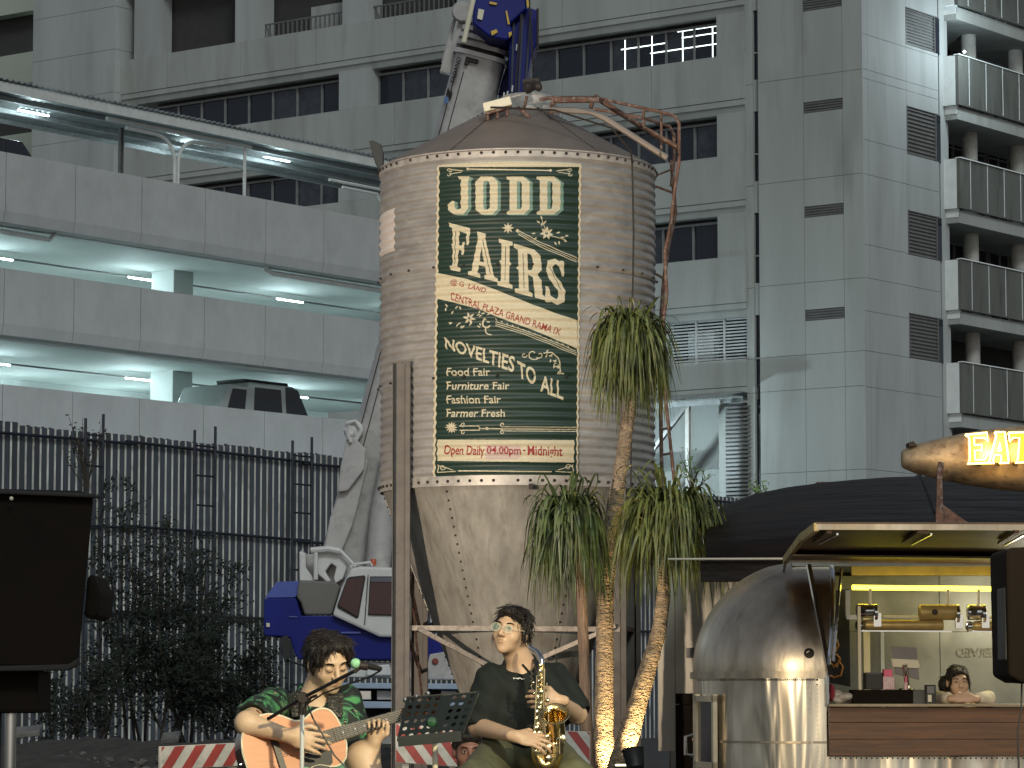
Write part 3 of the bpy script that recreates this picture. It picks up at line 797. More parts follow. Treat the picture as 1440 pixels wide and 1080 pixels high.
GL = {
 'D': ([(0, 1), (.74, 1), (1, .86), (1, .14), (.74, 0), (0, 0), (0, .06), (.13, .1), (.13, .9), (0, .94)], [[(.45, .87), (.60, .87), (.66, .8), (.66, .2), (.60, .13), (.45, .13)]]),
 'O': ([(.24, 1), (.76, 1), (1, .87), (1, .13), (.76, 0), (.24, 0), (0, .13), (0, .87)], [[(.42, .88), (.58, .88), (.65, .8), (.65, .2), (.58, .12), (.42, .12), (.35, .2), (.35, .8)]]),
 'J': ([(.48, 1), (1, 1), (1, .95), (.93, .92), (.93, .14), (.72, 0), (.28, 0), (0, .12), (0, .24), (.22, .36), (.33, .34), (.30, .18), (.42, .12), (.60, .16), (.60, .92), (.5, .94)], []),
 'F': ([(0, 1), (.98, 1), (1, .62), (.88, .62), (.84, .86), (.50, .88), (.50, .58), (.66, .57), (.68, .66), (.8, .66), (.8, .38), (.68, .38), (.66, .47), (.50, .47), (.50, .1), (.68, .08), (.68, 0), (0, 0), (0, .08), (.17, .1), (.17, .52), (.08, .55), (.17, .58), (.17, .9), (0, .92)], []),
 'A': ([(.28, 1), (.68, 1), (.68, .93), (.64, .9), (.88, .1), (1, .08), (1, 0), (.54, 0), (.54, .08), (.62, .1), (.58, .27), (.36, .27), (.31, .1), (.4, .08), (.4, 0), (0, 0), (0, .08), (.1, .1), (.34, .9), (.28, .93)], [[(.38, .36), (.55, .36), (.47, .68)]]),
 'I': ([(0, 1), (1, 1), (1, .92), (.78, .9), (.78, .57), (.92, .52), (.78, .47), (.78, .1), (1, .08), (1, 0), (0, 0), (0, .08), (.22, .1), (.22, .47), (.08, .52), (.22, .57), (.22, .9), (0, .92)], []),
 'R': ([(0, 1), (.72, 1), (.92, .9), (.94, .62), (.78, .5), (.9, .4), (.92, .1), (1, .08), (1, 0), (.66, 0), (.62, .42), (.46, .44), (.46, .1), (.58, .08), (.58, 0), (0, 0), (0, .08), (.14, .1), (.14, .48), (.06, .52), (.14, .56), (.14, .9), (0, .92)], [[(.46, .88), (.58, .87), (.64, .8), (.64, .62), (.58, .55), (.46, .54)]]),
 'S': ([(.5, 1), (.72, .97), (.82, 1), (.94, 1), (.94, .66), (.82, .66), (.72, .84), (.5, .88), (.36, .8), (.40, .68), (.84, .48), (1, .34), (.94, .1), (.62, 0), (.34, .03), (.18, 0), (.04, 0), (.04, .34), (.18, .34), (.3, .16), (.56, .11), (.68, .2), (.62, .32), (.22, .5), (.04, .66), (.1, .9)], []),
}
def glyph(ch, q, col):
    f = quadmap(q); o, hs_ = GL[ch]
    fill([f(*p) for p in o], col, [[f(*p) for p in h] for h in hs_])
def shift(q, dx, dy): return [(x + dx, y + dy) for x, y in q]
# border
L_, R_, T_, Bo = lambda y: 619.0 - (y - 227) * .0115, lambda y: 813.6 - (y - 227) * .0108, 227.4, 674
bw = 3.0
fill([(600, 220), (830, 220), (830, T_ + bw), (600, T_ + bw)], CREAM); fill([(600, Bo - bw), (830, Bo - bw), (830, 690), (600, 690)], CREAM)
fill([(L_(T_) - 4, 220), (L_(T_) + bw, 220), (L_(Bo) + bw, 690), (L_(Bo) - 4, 690)], CREAM)
fill([(R_(T_) - bw, 220), (R_(T_) + 5, 220), (R_(Bo) + 5, 690), (R_(Bo) - bw, 690)], CREAM)
# JODD
for ch, x0, x1 in (('J', 222, 345), ('O', 378, 502), ('D', 552, 680), ('D', 720, 852)):
    q = [c6(x0, 183), c6(x1, 183), c6(x1, 408), c6(x0, 408)]
    glyph(ch, shift(q, 4.2, 1.4), TEAL); glyph(ch, shift(q, 2.4, .8), TEAL)
    glyph(ch, q, CREAM)
for ch, q in (('F', [(228, 458), (352, 492), (318, 756), (236, 738)]), ('A', [(352, 500), (475, 535), (505, 812), (338, 768)]), ('I', [(508, 552), (586, 572), (584, 852), (500, 830)]),
              ('R', [(592, 583), (752, 632), (768, 920), (598, 872)]), ('S', [(770, 652), (878, 690), (880, 958), (762, 925)])):
    q = [c6(*p) for p in q]
    glyph(ch, q, CREAM)
    f = quadmap(q)
    if ch in 'FIR':
        xx = .5 if ch == 'I' else .31
        stroke([f(xx, .85), f(xx, .14)], .9, GREEN)
    if ch == 'A': stroke([f(.52, .85), f(.76, .14)], .9, GREEN)
    if ch == 'S': stroke([f(.22, .78), f(.5, .56), f(.8, .34)], .9, GREEN)
# cream banner
ban = [c6(*p) for p in ((158, 755), (330, 792), (500, 860), (700, 945), (800, 985), (945, 1038))] + [c7(945, 208), c7(700, 98), c7(600, 60)] + [c6(*p) for p in ((480, 1008), (400, 972), (250, 930), (158, 908))]
fill(ban, CREAM)
text('@ G  LAND', [c6(238, 788), c6(440, 845), c6(434, 884), c6(240, 830)], RED, .25)
text('CENTRAL PLAZA GRAND RAMA IX', [c6(236, 868), c6(858, 1088), c6(852, 1130), c6(240, 916)], RED, .25)
# words below
text('NOVELTIES', [c7(205, 140), c7(600, 255), c7(592, 350), c7(212, 208)], CREAM, 0, .02)
text('TO', [c7(610, 278), c7(716, 328), c7(712, 428), c7(620, 378)], CREAM, 0, .02)
text('ALL', [c7(742, 362), c7(862, 402), c7(866, 512), c7(738, 458)], CREAM, 0, .02)
for s, x1, y in (('Food Fair', 460, 320), ('Furniture Fair', 568, 402), ('Fashion Fair', 520, 483), ('Farmer Fresh', 543, 563)):
    text(s, [c7(218, y), c7(x1, y + 3), c7(x1, y + 47), c7(218, y + 48)], CREAM, 0, .012)
fill([c7(165, 743), c7(928, 746), c7(925, 878), c7(165, 868)], CREAM)
fill([c7(435, 775), c7(630, 778), c7(632, 845), c7(600, 860), c7(432, 858)], (.66, .50, .42))
text('Open Daily', [c7(203, 774), c7(430, 780), c7(430, 852), c7(203, 848)], RED, 0, .02)
text('04.00pm', [c7(442, 779), c7(632, 784), c7(632, 846), c7(442, 842)], RED, 0, .02)
stroke([c7(643, 808), c7(657, 808)], 2.2, RED)
text('Midnight', [c7(668, 778), c7(862, 784), c7(862, 860), c7(668, 852)], RED, 0, .02)
# rules and scrolls
stroke([c6(335, 138), c6(800, 146)], 1.6); disc(*c6(335, 138), 1.9); disc(*c6(798, 146), 1.9)
for x, sg in ((232, 1), (905, -1)):
    curl(*c6(x, 148), 3.2, 0 if sg < 0 else math.pi, 1.1, 1.1, sg=sg); curl(*c6(x, 170), 3.0, 0 if sg < 0 else math.pi, 1, 1.1, sg=-sg)
    stroke([c6(x, 140), c6(x + sg * 72, 148)], 1.2); stroke([c6(x, 168), c6(x + sg * 64, 156)], 1.1)
cx, cy = c6(560, 490)
for k in range(8): leaf(cx, cy, k * math.pi / 4, 8.2, 2.4)
for k in range(8): leaf(cx, cy, k * math.pi / 4 + .39, 5, 1.2)
for o_ in (0, 14, 26): stroke([c6(610 + o_ * .2, 500 + o_), c6(740, 575 + o_), c6(850, 625 + o_), c6(945, 668 + o_ * .9)], 1.1 if o_ != 14 else .8)
disc(*c6(612, 505), 2.2)
cx, cy = c6(775, 520)
for k in range(7): leaf(cx, cy, k * 2 * math.pi / 7 + .3, 9.5, 4.2)
disc(cx, cy, 2, GREEN)
for (x, y, a_) in ((748, 440, -1.8), (740, 460, -2.6), (758, 465, -.9), (745, 480, -1.3), (830, 520, -.3), (850, 545, .1), (870, 560, .5), (820, 570, 1.2), (845, 565, 1.5), (715, 520, 3), (720, 545, 2.4), (875, 540, -.3)):
    leaf(*c6(x, y), a_, 6, 2.4)
stroke([c6(775, 520), c6(745, 430)], .9); stroke([c6(775, 530), c6(880, 560)], .9)
cx, cy = c6(345, 1025)
for k in range(6): leaf(cx, cy, k * 2 * math.pi / 6 + .2, 9, 3.6)
disc(cx, cy, 1.8, GREEN)
for k in range(16):
    a_ = uni(0, 6.28); rr = uni(9, 20); leaf(cx + rr * math.cos(a_) * 1.35 - 2, cy + rr * math.sin(a_) * .7, a_ + uni(-.6, .6), 5.5, 2.1)
for (x, y) in ((215, 985), (240, 1000), (265, 970), (220, 960), (300, 975)): leaf(*c6(x, y), uni(-2.5, -.5), 6, 2.4)
curl(*c7(450, 65), 9.5, -2, .6, 2.0, sg=-1); curl(*c7(455, 90), 9, 1.2, .5, 1.6)
for o_ in (0, 12, 24): stroke([c7(490, 48 + o_), c7(640, 95 + o_), c7(800, 160 + o_), c7(940, 222 + o_)], 1.0)
for k in range(14):
    f_ = k / 13; leaf(*c7(500 + 400 * f_, 42 + 160 * f_), -2.3, 4.2, 1.4)
curl(*c7(700, 240), 9, .6, .8, 1.5); curl(*c7(735, 245), 5, 2.5, .8, 1.2, sg=-1); curl(*c7(650, 245), 4, 0, .9, 1.2)
stroke([c7(755, 235), c7(800, 230), c7(840, 262), c7(850, 310), c7(848, 360)], 1.4)
for k in range(12):
    f_ = k / 11; leaf(*c7(770 + 80 * f_, 232 + 120 * f_ ** 1.2), [-.9, 1.9, .2][k % 3], 6, 2.3)
curl(*c7(825, 300), 4, 0, .9, 1.2)
cx, cy = c7(245, 672)
for k in range(12): leaf(cx, cy, k * math.pi / 6, 8.6, 2.3)
for y in (664, 688): stroke([c7(290, y), c7(400, y)], 1.1)
stroke([c7(400, 664), c7(400, 688)], 1.1); stroke([c7(400, 677), c7(520, 679)], 1.2); disc(*c7(443, 677), 2)
for y in (668, 680, 692): stroke([c7(520, y), c7(940, y + 3)], 1.0)
for x in (312, 530):
    curl(*c7(x, 655), 3.4, 1.5, .9, 1.2); curl(*c7(x, 700), 3.4, -1.5, .9, 1.2, sg=-1)
stroke([c7(285, 927), c7(800, 932)], 1.6)
for x, sg in ((170, 1), (920, -1)):
    stroke([c7(x, 936), c7(x + sg * 100, 930)], 1.1); stroke([c7(x, 895), c7(x + sg * 85, 922)], 1.0); stroke([c7(x, 890), c7(x, 938)], 1.2)
    curl(*c7(x + sg * 25, 905), 4.5, 0, 1.1, 1.1, sg=sg)
# worn paint
rs = np.random.RandomState(3)
nz_ = rs.rand(HI // 10 + 2, WI // 10 + 2).astype(np.float32); nz_ = np.kron(nz_, np.ones((10, 10), np.float32))[:HI, :WI]
fine = rs.rand(HI, WI).astype(np.float32)
img *= .86; img *= (1 - .10 * nz_ - .08 * fine)[..., None]
im = bpy.data.images.new('fair_sign_paint', WI, HI, float_buffer=True)
im.colorspace_settings.name = 'Non-Color'
buf = np.ones((HI, WI, 4), np.float32); buf[..., :3] = img
im.pixels.foreach_set(buf.ravel()); im.update(); im.pack()
sm = mat('painted_fair_sign', (.5, .5, .5), .5, var=0)
nt = sm.node_tree; ti = nt.nodes.new('ShaderNodeTexImage'); ti.image = im; ti.extension = 'EXTEND'
uvn = nt.nodes.new('ShaderNodeUVMap'); uvn.uv_map = 'UVMap'
nt.links.new(uvn.outputs[0], ti.inputs[0]); nt.links.new(ti.outputs[0], nt.nodes['Principled BSDF'].inputs['Base Color'])
nt.nodes['Principled BSDF'].inputs['Roughness'].default_value = .5
patch(a0, a1, zb_, zt_, .0165, 'painted_sign', sm, 'dark green sign with cream lettering', na=40, nz=280, uv=True, slant=SL)

# legs and braces
def channel(px, Y, ztop, name='leg'):
    X = (px - 720) / FPX * Y; m = MB()
    m.box(X - .078, X + .03, Y - .01, Y, 0, ztop)
    m.box(X - .088, X - .0782, Y - .075, Y + .05, 0, ztop)    # near flange
    m.box(X + .0302, X + .078, Y - .075, Y + .03, 0, ztop + .01)
    return m.build(name, M['legst'], silo, bevel=.004)
legm = M['flange']
channel(565, 29.15, 4.19); channel(868, 29.15, 4.1); channel(591, 30.95, 3.1); channel(889, 30.95, 3.1)
zb = 1.79
cl = (P(572, 883, 29.15), P(872, 885, 29.15))
m = MB(); m.bar(cl[0], cl[1], .045); m.build('brace', M['brace'], silo)
m = MB(); m.bar(P(588, 884, 29.1), P(690, 938, 29.3), .04); m.build('brace', M['brace'], silo)
m = MB(); m.bar(P(866, 880, 29.1), P(762, 925, 29.3), .04); m.build('brace', M['brace'], silo)
m = MB(); m.bar(P(590, 886, 30.95), P(572, 880, 29.2), .04); m.bar(P(575, 812, 29.2), P(590, 884, 30.9), .03); m.bar(P(575, 900, 29.2), P(592, 945, 30.9), .03); m.bar(P(576, 800, 29.2), P(596, 1010, 30.9), .02)
m.build('brace', M['rust'], silo)
m = MB(); m.bar(P(889, 886, 30.95), P(868, 882, 29.2), .04); m.bar(P(590, 886, 30.95), P(889, 886, 30.95), .04); m.build('brace', M['rust'], silo)
m = MB(); m.lathe((SX, SY, 1.1), (0, 0, 1), [(.60, 0), (.60, .05), (.57, .05)], 32); m.build('hopper_collar', M['rust'], silo)

# roof fittings
m = MB(); m.lathe((SX + .10, SY, 6.62), (0, 0, 1), [(.30, 0), (.30, .09), (.27, .10), (.27, .17), (.24, .2), (0, .2)], 28); m.build('roof_hatch', mat('hatch_pale_metal', (.38, .36, .33), .5, metal=.2, var=.3, scale=8), silo, smooth=True)
t = thing('box_lamp', 'pale rectangular lamp housing on top of the silo roof', 'lamp', P(700, 150, 29.4))
m = MB(); a_, b_ = P(680, 153, 29.4), P(719, 143, 29.4)
m.bar(a_, b_, .16, .085); m.build('housing', M['cream'], t, bevel=.012)
m = MB(); m.bar(a_ + Vector((.02, 0, -.055)), b_ + Vector((-.02, 0, -.055)), .12, .02)
for f_ in (.15, .5, .85): m.bar(a_.lerp(b_, f_) + Vector((0, 0, -.05)), a_.lerp(b_, f_) + Vector((0, 0, -.12)), .02)
m.build('bracket', M['rust'], t)
t = thing('horn_speaker', 'small dark horn on a stalk at the very top of the silo', 'horn', P(745, 128, 29.9))
m = MB(); m.lathe(P(738, 124, 29.75), (1, .35, .2), [(.055, 0), (.06, .03), (.045, .06), (.03, .1), (.05, .14), (.04, .16)], 14); m.build('horn', M['bolt'], t, smooth=True)
m = MB(); m.tube([P(746, 126, 29.9), P(747, 148, 29.9)], .012, 6); m.bar(P(735, 116, 29.9), P(758, 114, 29.9), .05); m.build('stalk', M['bolt'], t)
t = thing('flood_lamp', 'black floodlight sticking up at the left rim of the silo', 'lamp', P(531, 235, 29.9))
m = MB(); m.pxp([(519, 198), (524, 197), (536, 203), (539, 214), (539, 232), (533, 239), (526, 224)], 29.75, 29.95); m.build('lamp_head', M['black'], t, bevel=.008)
m = MB(); m.tube([P(533, 232, 29.9), P(541, 243, 30)], .014, 6); m.build('bracket', M['bolt'], t)
# rusty cage and ladder down the right side
lad = thing('silo_ladder', 'rusty pipe ladder and bent top rails down the right side of the silo', 'ladder', (SX + 1.4, 30, 0))
def rpipe(pts, Y, r, mt=None, name='rail', dY=None):
    q = []
    for i, (x, y) in enumerate(pts): q.append(P(x, y, (Y + (dY * i / (len(pts) - 1) if dY else 0))))
    m = MB(); m.tube(q, r, 8); return m.build(name, mt or M['rust'], lad, smooth=True)
rpipe([(758, 140), (777, 137), (836, 137), (905, 152), (940, 160), (950, 164), (955, 174), (955, 227), (948, 273), (943, 317), (935, 353), (936, 385), (938, 413), (933, 450), (936, 560), (948, 675)], 29.6, .016)
rpipe([(776, 154), (830, 157), (850, 166), (938, 222)], 29.4, .03, M['roofm'])
rpipe([(835, 135), (905, 180), (953, 207)], 29.7, .026)
rpipe([(835, 153), (905, 166), (942, 178), (948, 190), (948, 225), (944, 262)], 30.1, .016)
rpipe([(780, 141), (842, 140)], 29.5, .03)
rpipe([(778, 138), (775, 160)], 29.5, .02); rpipe([(834, 137), (830, 156)], 29.5, .02)
rpipe([(741, 135), (736, 158), (728, 150), (745, 165)], 29.4, .014)
rpipe([(905, 152), (905, 178)], 29.6, .014); rpipe([(930, 160), (930, 210)], 29.7, .012)
rpipe([(944, 225), (950, 300), (940, 345), (933, 400), (930, 440), (929, 560), (931, 700), (948, 900), (944, 1085)], 30.1, .018)
rpipe([(922, 262), (946, 271)], 30, .012); rpipe([(922, 247), (945, 238)], 30, .009)
rpipe([(922, 385), (934, 392)], 30, .012)
rpipe([(948, 675), (958, 830), (958, 930), (952, 1085)], 29.8, .014)
for y in (470, 510, 555, 604, 640, 700, 760, 815, 845, 900, 965, 1015, 1060):
    rpipe([(930 + max(0, (y - 700) * .08), y), (941 + max(0, (y - 553) * .06), y - 3)], 29.95, .011, name='rung')
m = MB()
for (x, y0) in ((939, 968), (939, 1005)):
    for q in range(5): m.lathe(P(x + (q % 2) * .6, y0 + q * 4.4, 29.5), (.3 + (q % 2), .4, 0), [(.012, -.005), (.018, 0), (.012, .005), (.008, 0), (.012, -.005)], 8)
m.build('chain', M['flange'], lad)
m = MB(); m.tube([P(889, 226, 28.95), P(891, 330, 28.95), P(889, 450, 28.95), P(887, 690, 28.9)], .008, 6)
m.tube([P(690, 151, 29.3), P(780, 155, 29.0), P(860, 180, 28.75), P(887, 212, 28.85), P(889, 230, 28.9)], .010, 6)
tag(m.build('power_cable', M['bolt'], smooth=True), 'black cable running from the silo top down its right side', 'cable')

# ------------------------------------------------------------------ truck crane
cr = thing('truck_crane', 'blue and grey truck crane with its thick boom raised behind the silo', 'crane', P(540, 900, 50).xy.to_3d())
CY = 50
A0 = P(487, 790, CY); A1 = P(676, 84, CY - .6)
ax = (A1 - A0).normalized(); sd = Vector((ax.z, 0, -ax.x)).normalized(); dp = ax.cross(sd)
def boom_sec(t0, t1, w0, w1, dd, name, mt, rnd_=.3, off=0, n=6):
    prof = []
    for (sx, sy, a_s) in ((1, 1, 0), (-1, 1, 90), (-1, -1, 180), (1, -1, 270)):
        for k in range(n + 1):
            a = math.radians(a_s + 90 * k / n); prof.append((sx * (1 - rnd_) + rnd_ * math.cos(a), sy * (1 - rnd_) + rnd_ * math.sin(a)))
    vs = []
    for t_, w in ((t0, w0), (t1, w1)):
        for (x, y) in prof: vs.append(A0 + ax * t_ + sd * (x * w / 2 + off) + dp * (y * dd / 2))
    N_ = len(prof)
    m = MB().add(vs, [(k, (k + 1) % N_, N_ + (k + 1) % N_, N_ + k) for k in range(N_)] + [tuple(range(N_))[::-1], tuple(range(N_, 2 * N_))])
    return m.build(name, mt, cr, smooth=True)
LB = (A1 - A0).length
boom_sec(0, LB, .80, .78, .95, 'boom', M['crane_g'], .55)
for k, (t_, w) in enumerate(((LB - .02, .88), (LB + .12, .84), (LB + .24, .82), (LB + .36, .80), (LB + .48, .78))):
    boom_sec(t_, t_ + .07, w, w, w + .12, 'boom_collar', M['crane_w'] if k != 1 else M['crane_g'], .5)
boom_sec(LB, LB + 1.6, .66, .64, .7, 'inner_boom', M['crane_g'], .5)
boom_sec(LB + .07, LB + .14, .7, .7, .8, 'boom_gap', M['bolt'], .5)
m = MB(); 
m.obox(A0 + ax * (LB - .10) + sd * -.10 - dp * .5, sd, dp, ax, .2, .1, .06); m.obox(A0 + ax * (LB - .13) + sd * -.17 - dp * .5, sd, dp, ax, .06, .12, .12)
m.build('boom_bracket', M['bolt'], cr)
m = MB(); m.obox(A0 + ax * (LB - .1) - sd * .48, sd, dp, ax, .16, .3, .5); m.obox(A0 + ax * (LB + .35) - sd * .42, sd, dp, ax, .13, .3, .8)
m.tube([A0 + ax * (LB - .2) - sd * .56, A0 + ax * (LB + .5) - sd * .56, A0 + ax * (LB + .8) - sd * .44], .03, 8)
m.lathe(A0 + ax * (LB + .62) - sd * .46 - dp * .3, dp, [(.14, 0), (.17, .04), (.14, .08), (.14, .2)], 14)
m.build('boom_sheave_bracket', M['crane_g'], cr)
m = MB(); m.tube([P(653, 62, 49), P(668, -10, 49)], .045, 8); m.build('stay_bar', M['crane_w'], cr, smooth=True)
# seam lines along the boom
m = MB()
for o_ in (-.18, -.30): m.bar(A0 + ax * .5 + sd * o_ - dp * (.478 if o_ > -.2 else .45), A0 + ax * (LB - .3) + sd * o_ - dp * (.478 if o_ > -.2 else .45), .012, .012)
m.build('boom_weld_line', M['bolt'], cr)
# lettering running up the boom
def text_mesh(s, org, ux, uy, h, name, mt, parent, shear=0, bold=0, width=None):
    V, T, bb = text_tris(s, shear, bold); w = width or h * (bb[1] - bb[0]) / (bb[3] - bb[2])
    m = MB().add([Vector(org) + Vector(ux) * (v[0] * w) + Vector(uy) * (v[1] * h) for v in V], T)
    return m.build(name, mt, parent)
base = A0 + ax * (LB - .52) + sd * -.27 - dp * .482
text_mesh('TADANO', base, ax, -sd * .94 + dp * .34, .075, 'lettering', M['bolt'], cr, .2, .02, width=.42)
m = MB()
b2 = A0 + ax * (LB - .78) + sd * -.26 - dp * .484; up_ = (-sd * .94 + dp * .34)
m.add([b2 + ax * x + up_ * y for x, y in ((0, 0), (.10, 0), (.16, .03), (.10, .03), (.19, .10), (.06, .10))], [(0, 1, 2, 3), (0, 3, 4, 5)])
m.build('emblem', M['bolt'], cr)
m = MB(); m.add([b2 + ax * x + up_ * y for x, y in ((-.06, .03), (.03, .04), (.05, .10), (-.06, .11))], [(0, 1, 2, 3)]); m.build('emblem', mat('pale_blue_marking', (.12, .2, .4), .5), cr)
# lower boom plates, lift cylinder, slewing frame
m = MB(); m.pxp([(497, 618), (484, 660), (474, 700), (464, 728), (455, 776), (478, 781), (497, 735), (518, 650)], 49.3, 49.42); m.build('boom_side_plate', M['crane_g'], cr, bevel=.02)
m = MB(); m.pxp([(488, 612), (499, 616), (515, 632), (512, 660), (489, 690), (475, 692), (478, 660)], 49.15, 49.29); m.build('boom_knuckle_plate', M['crane_g'], cr, bevel=.02)
m = MB(); m.lathe(P(497, 604, 49.25), (0, 1, 0), [(.05, 0), (.14, .02), (.16, .08), (.16, .3)], 14); m.ball(P(492, 610, 49.2), .08); m.tube([P(488, 595, 49.2), P(500, 592, 49.2), P(508, 604, 49.2), P(502, 618, 49.2), P(492, 620, 49.2)], .03, 6); m.tube([P(492, 598, 49.1), P(489, 612, 49.1), P(494, 622, 49.1)], .03, 6)
m.build('hose_reel', M['crane_w'], cr, smooth=True)
m = MB(); m.tube([P(531, 800, 49.2), P(538, 720, 49.2), P(553, 640, 49.2)], .19, 16); m.build('lift_cylinder', M['crane_g'], cr, smooth=True)
m = MB(); m.tube([P(538, 720, 49.2), P(620, 300, 49.6)], .11, 12); m.build('cylinder_rod', M['chrome'], cr, smooth=True)
c4 = lambda x, y: (360 + x / 5.4, 760 + y / 5.4)
m = MB(); m.pxp([c4(*p) for p in ((328, 82), (350, 72), (380, 105), (440, 100), (470, 55), (600, 70), (760, 205), (700, 420), (600, 560), (340, 560), (350, 300))], 49.5, 50.4); m.build('slewing_frame', M['crane_g'], cr, bevel=.03)
m = MB(); m.pxp([c4(*p) for p in ((328, 82), (378, 100), (380, 210), (455, 310), (410, 330), (330, 310))], 49.2, 49.49); m.build('frame_bracket', M['crane_w'], cr, bevel=.02)
m = MB(); m.pxp([c4(*p) for p in ((470, 55), (600, 75), (700, 170), (660, 290), (600, 330), (590, 280), (610, 200), (570, 175), (525, 235), (570, 310), (540, 320), (440, 230))], 49.2, 49.49); m.build('frame_bracket', M['crane_w'], cr, bevel=.02)
m = MB(); m.tube([P(437, 774, 49.1), P(462, 772, 49.1), P(478, 775, 49.1)], .05, 8); m.tube([P(444, 775, 49.1), P(444, 815, 49.1)], .035, 8); m.tube([P(478, 774, 49.1), P(500, 797, 49.1)], .03, 8); m.build('hand_rail', M['crane_w'], cr, smooth=True)
# blue deck and counterweight
m = MB(); m.pxp([c4(*p) for p in ((62, 440), (60, 712), (72, 722), (235, 730), (262, 742), (295, 860), (320, 902), (1360, 905), (1420, 880), (1420, 735), (935, 733), (590, 572), (342, 572), (300, 437))], 48.7, 51.2); m.build('blue_deck', M['crane_b'], cr, bevel=.035)
q1 = [P(*c4(*p), 48.7) for p in ((62, 438), (302, 434), (322, 298), (132, 305))]
top = mat('crane_blue_top', (.09, .12, .38), .4, var=.05)
m = MB(); b_ = [q1[0] + Vector((0, 0, .004)), q1[1] + Vector((0, 0, .004)), q1[2] + Vector((0, .55, 0)), q1[3] + Vector((0, .55, 0))]
bk = [b_[0] + Vector((0, 2.3, 0)), b_[1] + Vector((0, 2.3, 0)), b_[2] + Vector((0, 1.2, 0)), b_[3] + Vector((0, 1.2, 0))]
m.hexa([b_[0], b_[1], bk[1], bk[0], b_[3], b_[2], bk[2], bk[3]]); m.build('counterweight_cowl', top, cr, bevel=.03)
m = MB(); m.pxp([c4(*p) for p in ((326, 300), (595, 312), (640, 352), (575, 566), (368, 566), (338, 470), (306, 432))], 48.9, 49.19); m.build('engine_cover', mat('crane_taupe_panel', (.17, .155, .135), .6, var=.05, bump=.002, bscale=80), cr, bevel=.03)
m = MB(); m.pxp([c4(*p) for p in ((640, 694), (795, 694), (795, 706), (650, 706))], 48.66, 48.70); m.build('deck_slot', top, cr)
m = MB(); m.pxp([c4(*p) for p in ((78, 625), (104, 628), (104, 656), (80, 656))], 48.66, 48.70); m.build('marker_lamp', M['cream'], cr)
m = MB(); m.pxp([c4(*p) for p in ((250, 574), (315, 576), (315, 584), (250, 582))], 48.67, 48.70); m.build('deck_edge_mark', top, cr)
# cab
cab_o = [(580, 570), (640, 375), (690, 270), (718, 212), (790, 196), (1000, 203), (1150, 215), (1150, 740), (935, 732)]
m = MB(); m.pxp([c4(*p) for p in cab_o], 48.55, 49.5); cab = m.build('cab', M['crane_w'], cr, bevel=.04)
m = MB(); m.pxp([c4(*p) for p in ((616, 492), (690, 290), (712, 276), (822, 264), (832, 275), (780, 575), (768, 592), (622, 512))], 48.52, 48.56); m.build('side_window', M['black'], cr, bevel=.01)
m = MB(); m.pxp([c4(*p) for p in ((626, 490), (697, 294), (820, 274), (770, 578))], 48.50, 48.515); m.build('side_window_glass', M['redglass'], cr)
m = MB(); m.pxp([c4(*p) for p in ((850, 566), (866, 272), (1130, 272), (1130, 574))], 48.52, 48.56); m.build('door_window', M['black'], cr, bevel=.01)
m = MB(); m.pxp([c4(*p) for p in ((856, 560), (868, 318), (1120, 318), (1120, 566))], 48.50, 48.515); m.build('door_window_glass', M['redglass'], cr)
m = MB(); m.pxp([c4(*p) for p in ((868, 314), (870, 280), (1120, 282), (1120, 314))], 48.50, 48.515); m.build('window_blind', mat('grey_violet_blind', (.13, .12, .15), .6), cr)
m = MB(); m.bar(P(*c4(852, 262), 48.53), P(*c4(825, 640), 48.53), .012, .012); m.build('door_seam', M['bolt'], cr)
m = MB(); m.tube([P(*c4(720, 205), 48.8), P(*c4(735, 180), 48.8), P(*c4(870, 165), 48.8), P(*c4(882, 195), 48.8)], .02, 6); m.build('roof_rail', M['crane_w'], cr, smooth=True)
m = MB(); m.lathe(P(*c4(890, 190), 48.9), (0, 0, 1), [(.045, 0), (.045, .08), (.035, .1), (0, .1)], 12); m.build('beacon', mat('orange_beacon', (.5, .09, .02), .3), cr, smooth=True)
m = MB(); m.tube([P(399, 897, 48.4), P(396, 915, 48.4), P(402, 928, 48.4), P(425, 935, 48.4), P(436, 940, 48.5)], .02, 6); m.pxp([(396, 896), (404, 893), (409, 905), (408, 925), (400, 930), (396, 915)], 48.3, 48.4); m.build('mirror', M['black'], cr)
# carrier
m = MB(); m.pxp([(480, 952), (482, 930), (700, 932), (700, 958)], 48.9, 51.4); m.build('carrier_deck', M['crane_w'], cr, bevel=.02)
m = MB(); m.pxp([(480, 968), (480, 960), (720, 962), (720, 970)], 48.3, 48.9); m.pxp([(500, 996), (500, 986), (655, 988), (655, 996)], 48.3, 48.9); m.build('side_rail', mat('pale_blue_steel', (.34, .42, .55), .35, var=.1, coat=.3), cr, bevel=.01)
m = MB(); m.box(P(470, 0, 49).x, P(760, 0, 49).x, 48.95, 51.3, .75, 1.25); m.build('chassis', M['bolt'], cr)
for k, px in enumerate((500, 530, 560, 620, 650)):
    m = MB(); m.pxp([(px, 984), (px, 971), (px + 22, 971), (px + 22, 984)], 48.5, 48.9); m.build('locker_box', M['crane_g'] if k % 2 else M['chrome'], cr, bevel=.01)
m = MB(); m.pxp([(515, 950), (517, 936), (548, 934), (550, 950)], 48.6, 48.89); m.build('outrigger_box', M['crane_w'], cr, bevel=.02)
m = MB(); m.pxp([(600, 938), (604, 920), (628, 916), (640, 932), (642, 956), (602, 956)], 48.6, 48.89); m.build('outrigger_box', M['crane_g'], cr, bevel=.02)
m = MB(); m.lathe(P(612, 930, 48.55), (0, 1, 0), [(.03, 0), (.05, .02), (.05, .1)], 12); m.build('carrier_lamp', mat('orange_red_lens', (.25, .06, .04), .3), cr)
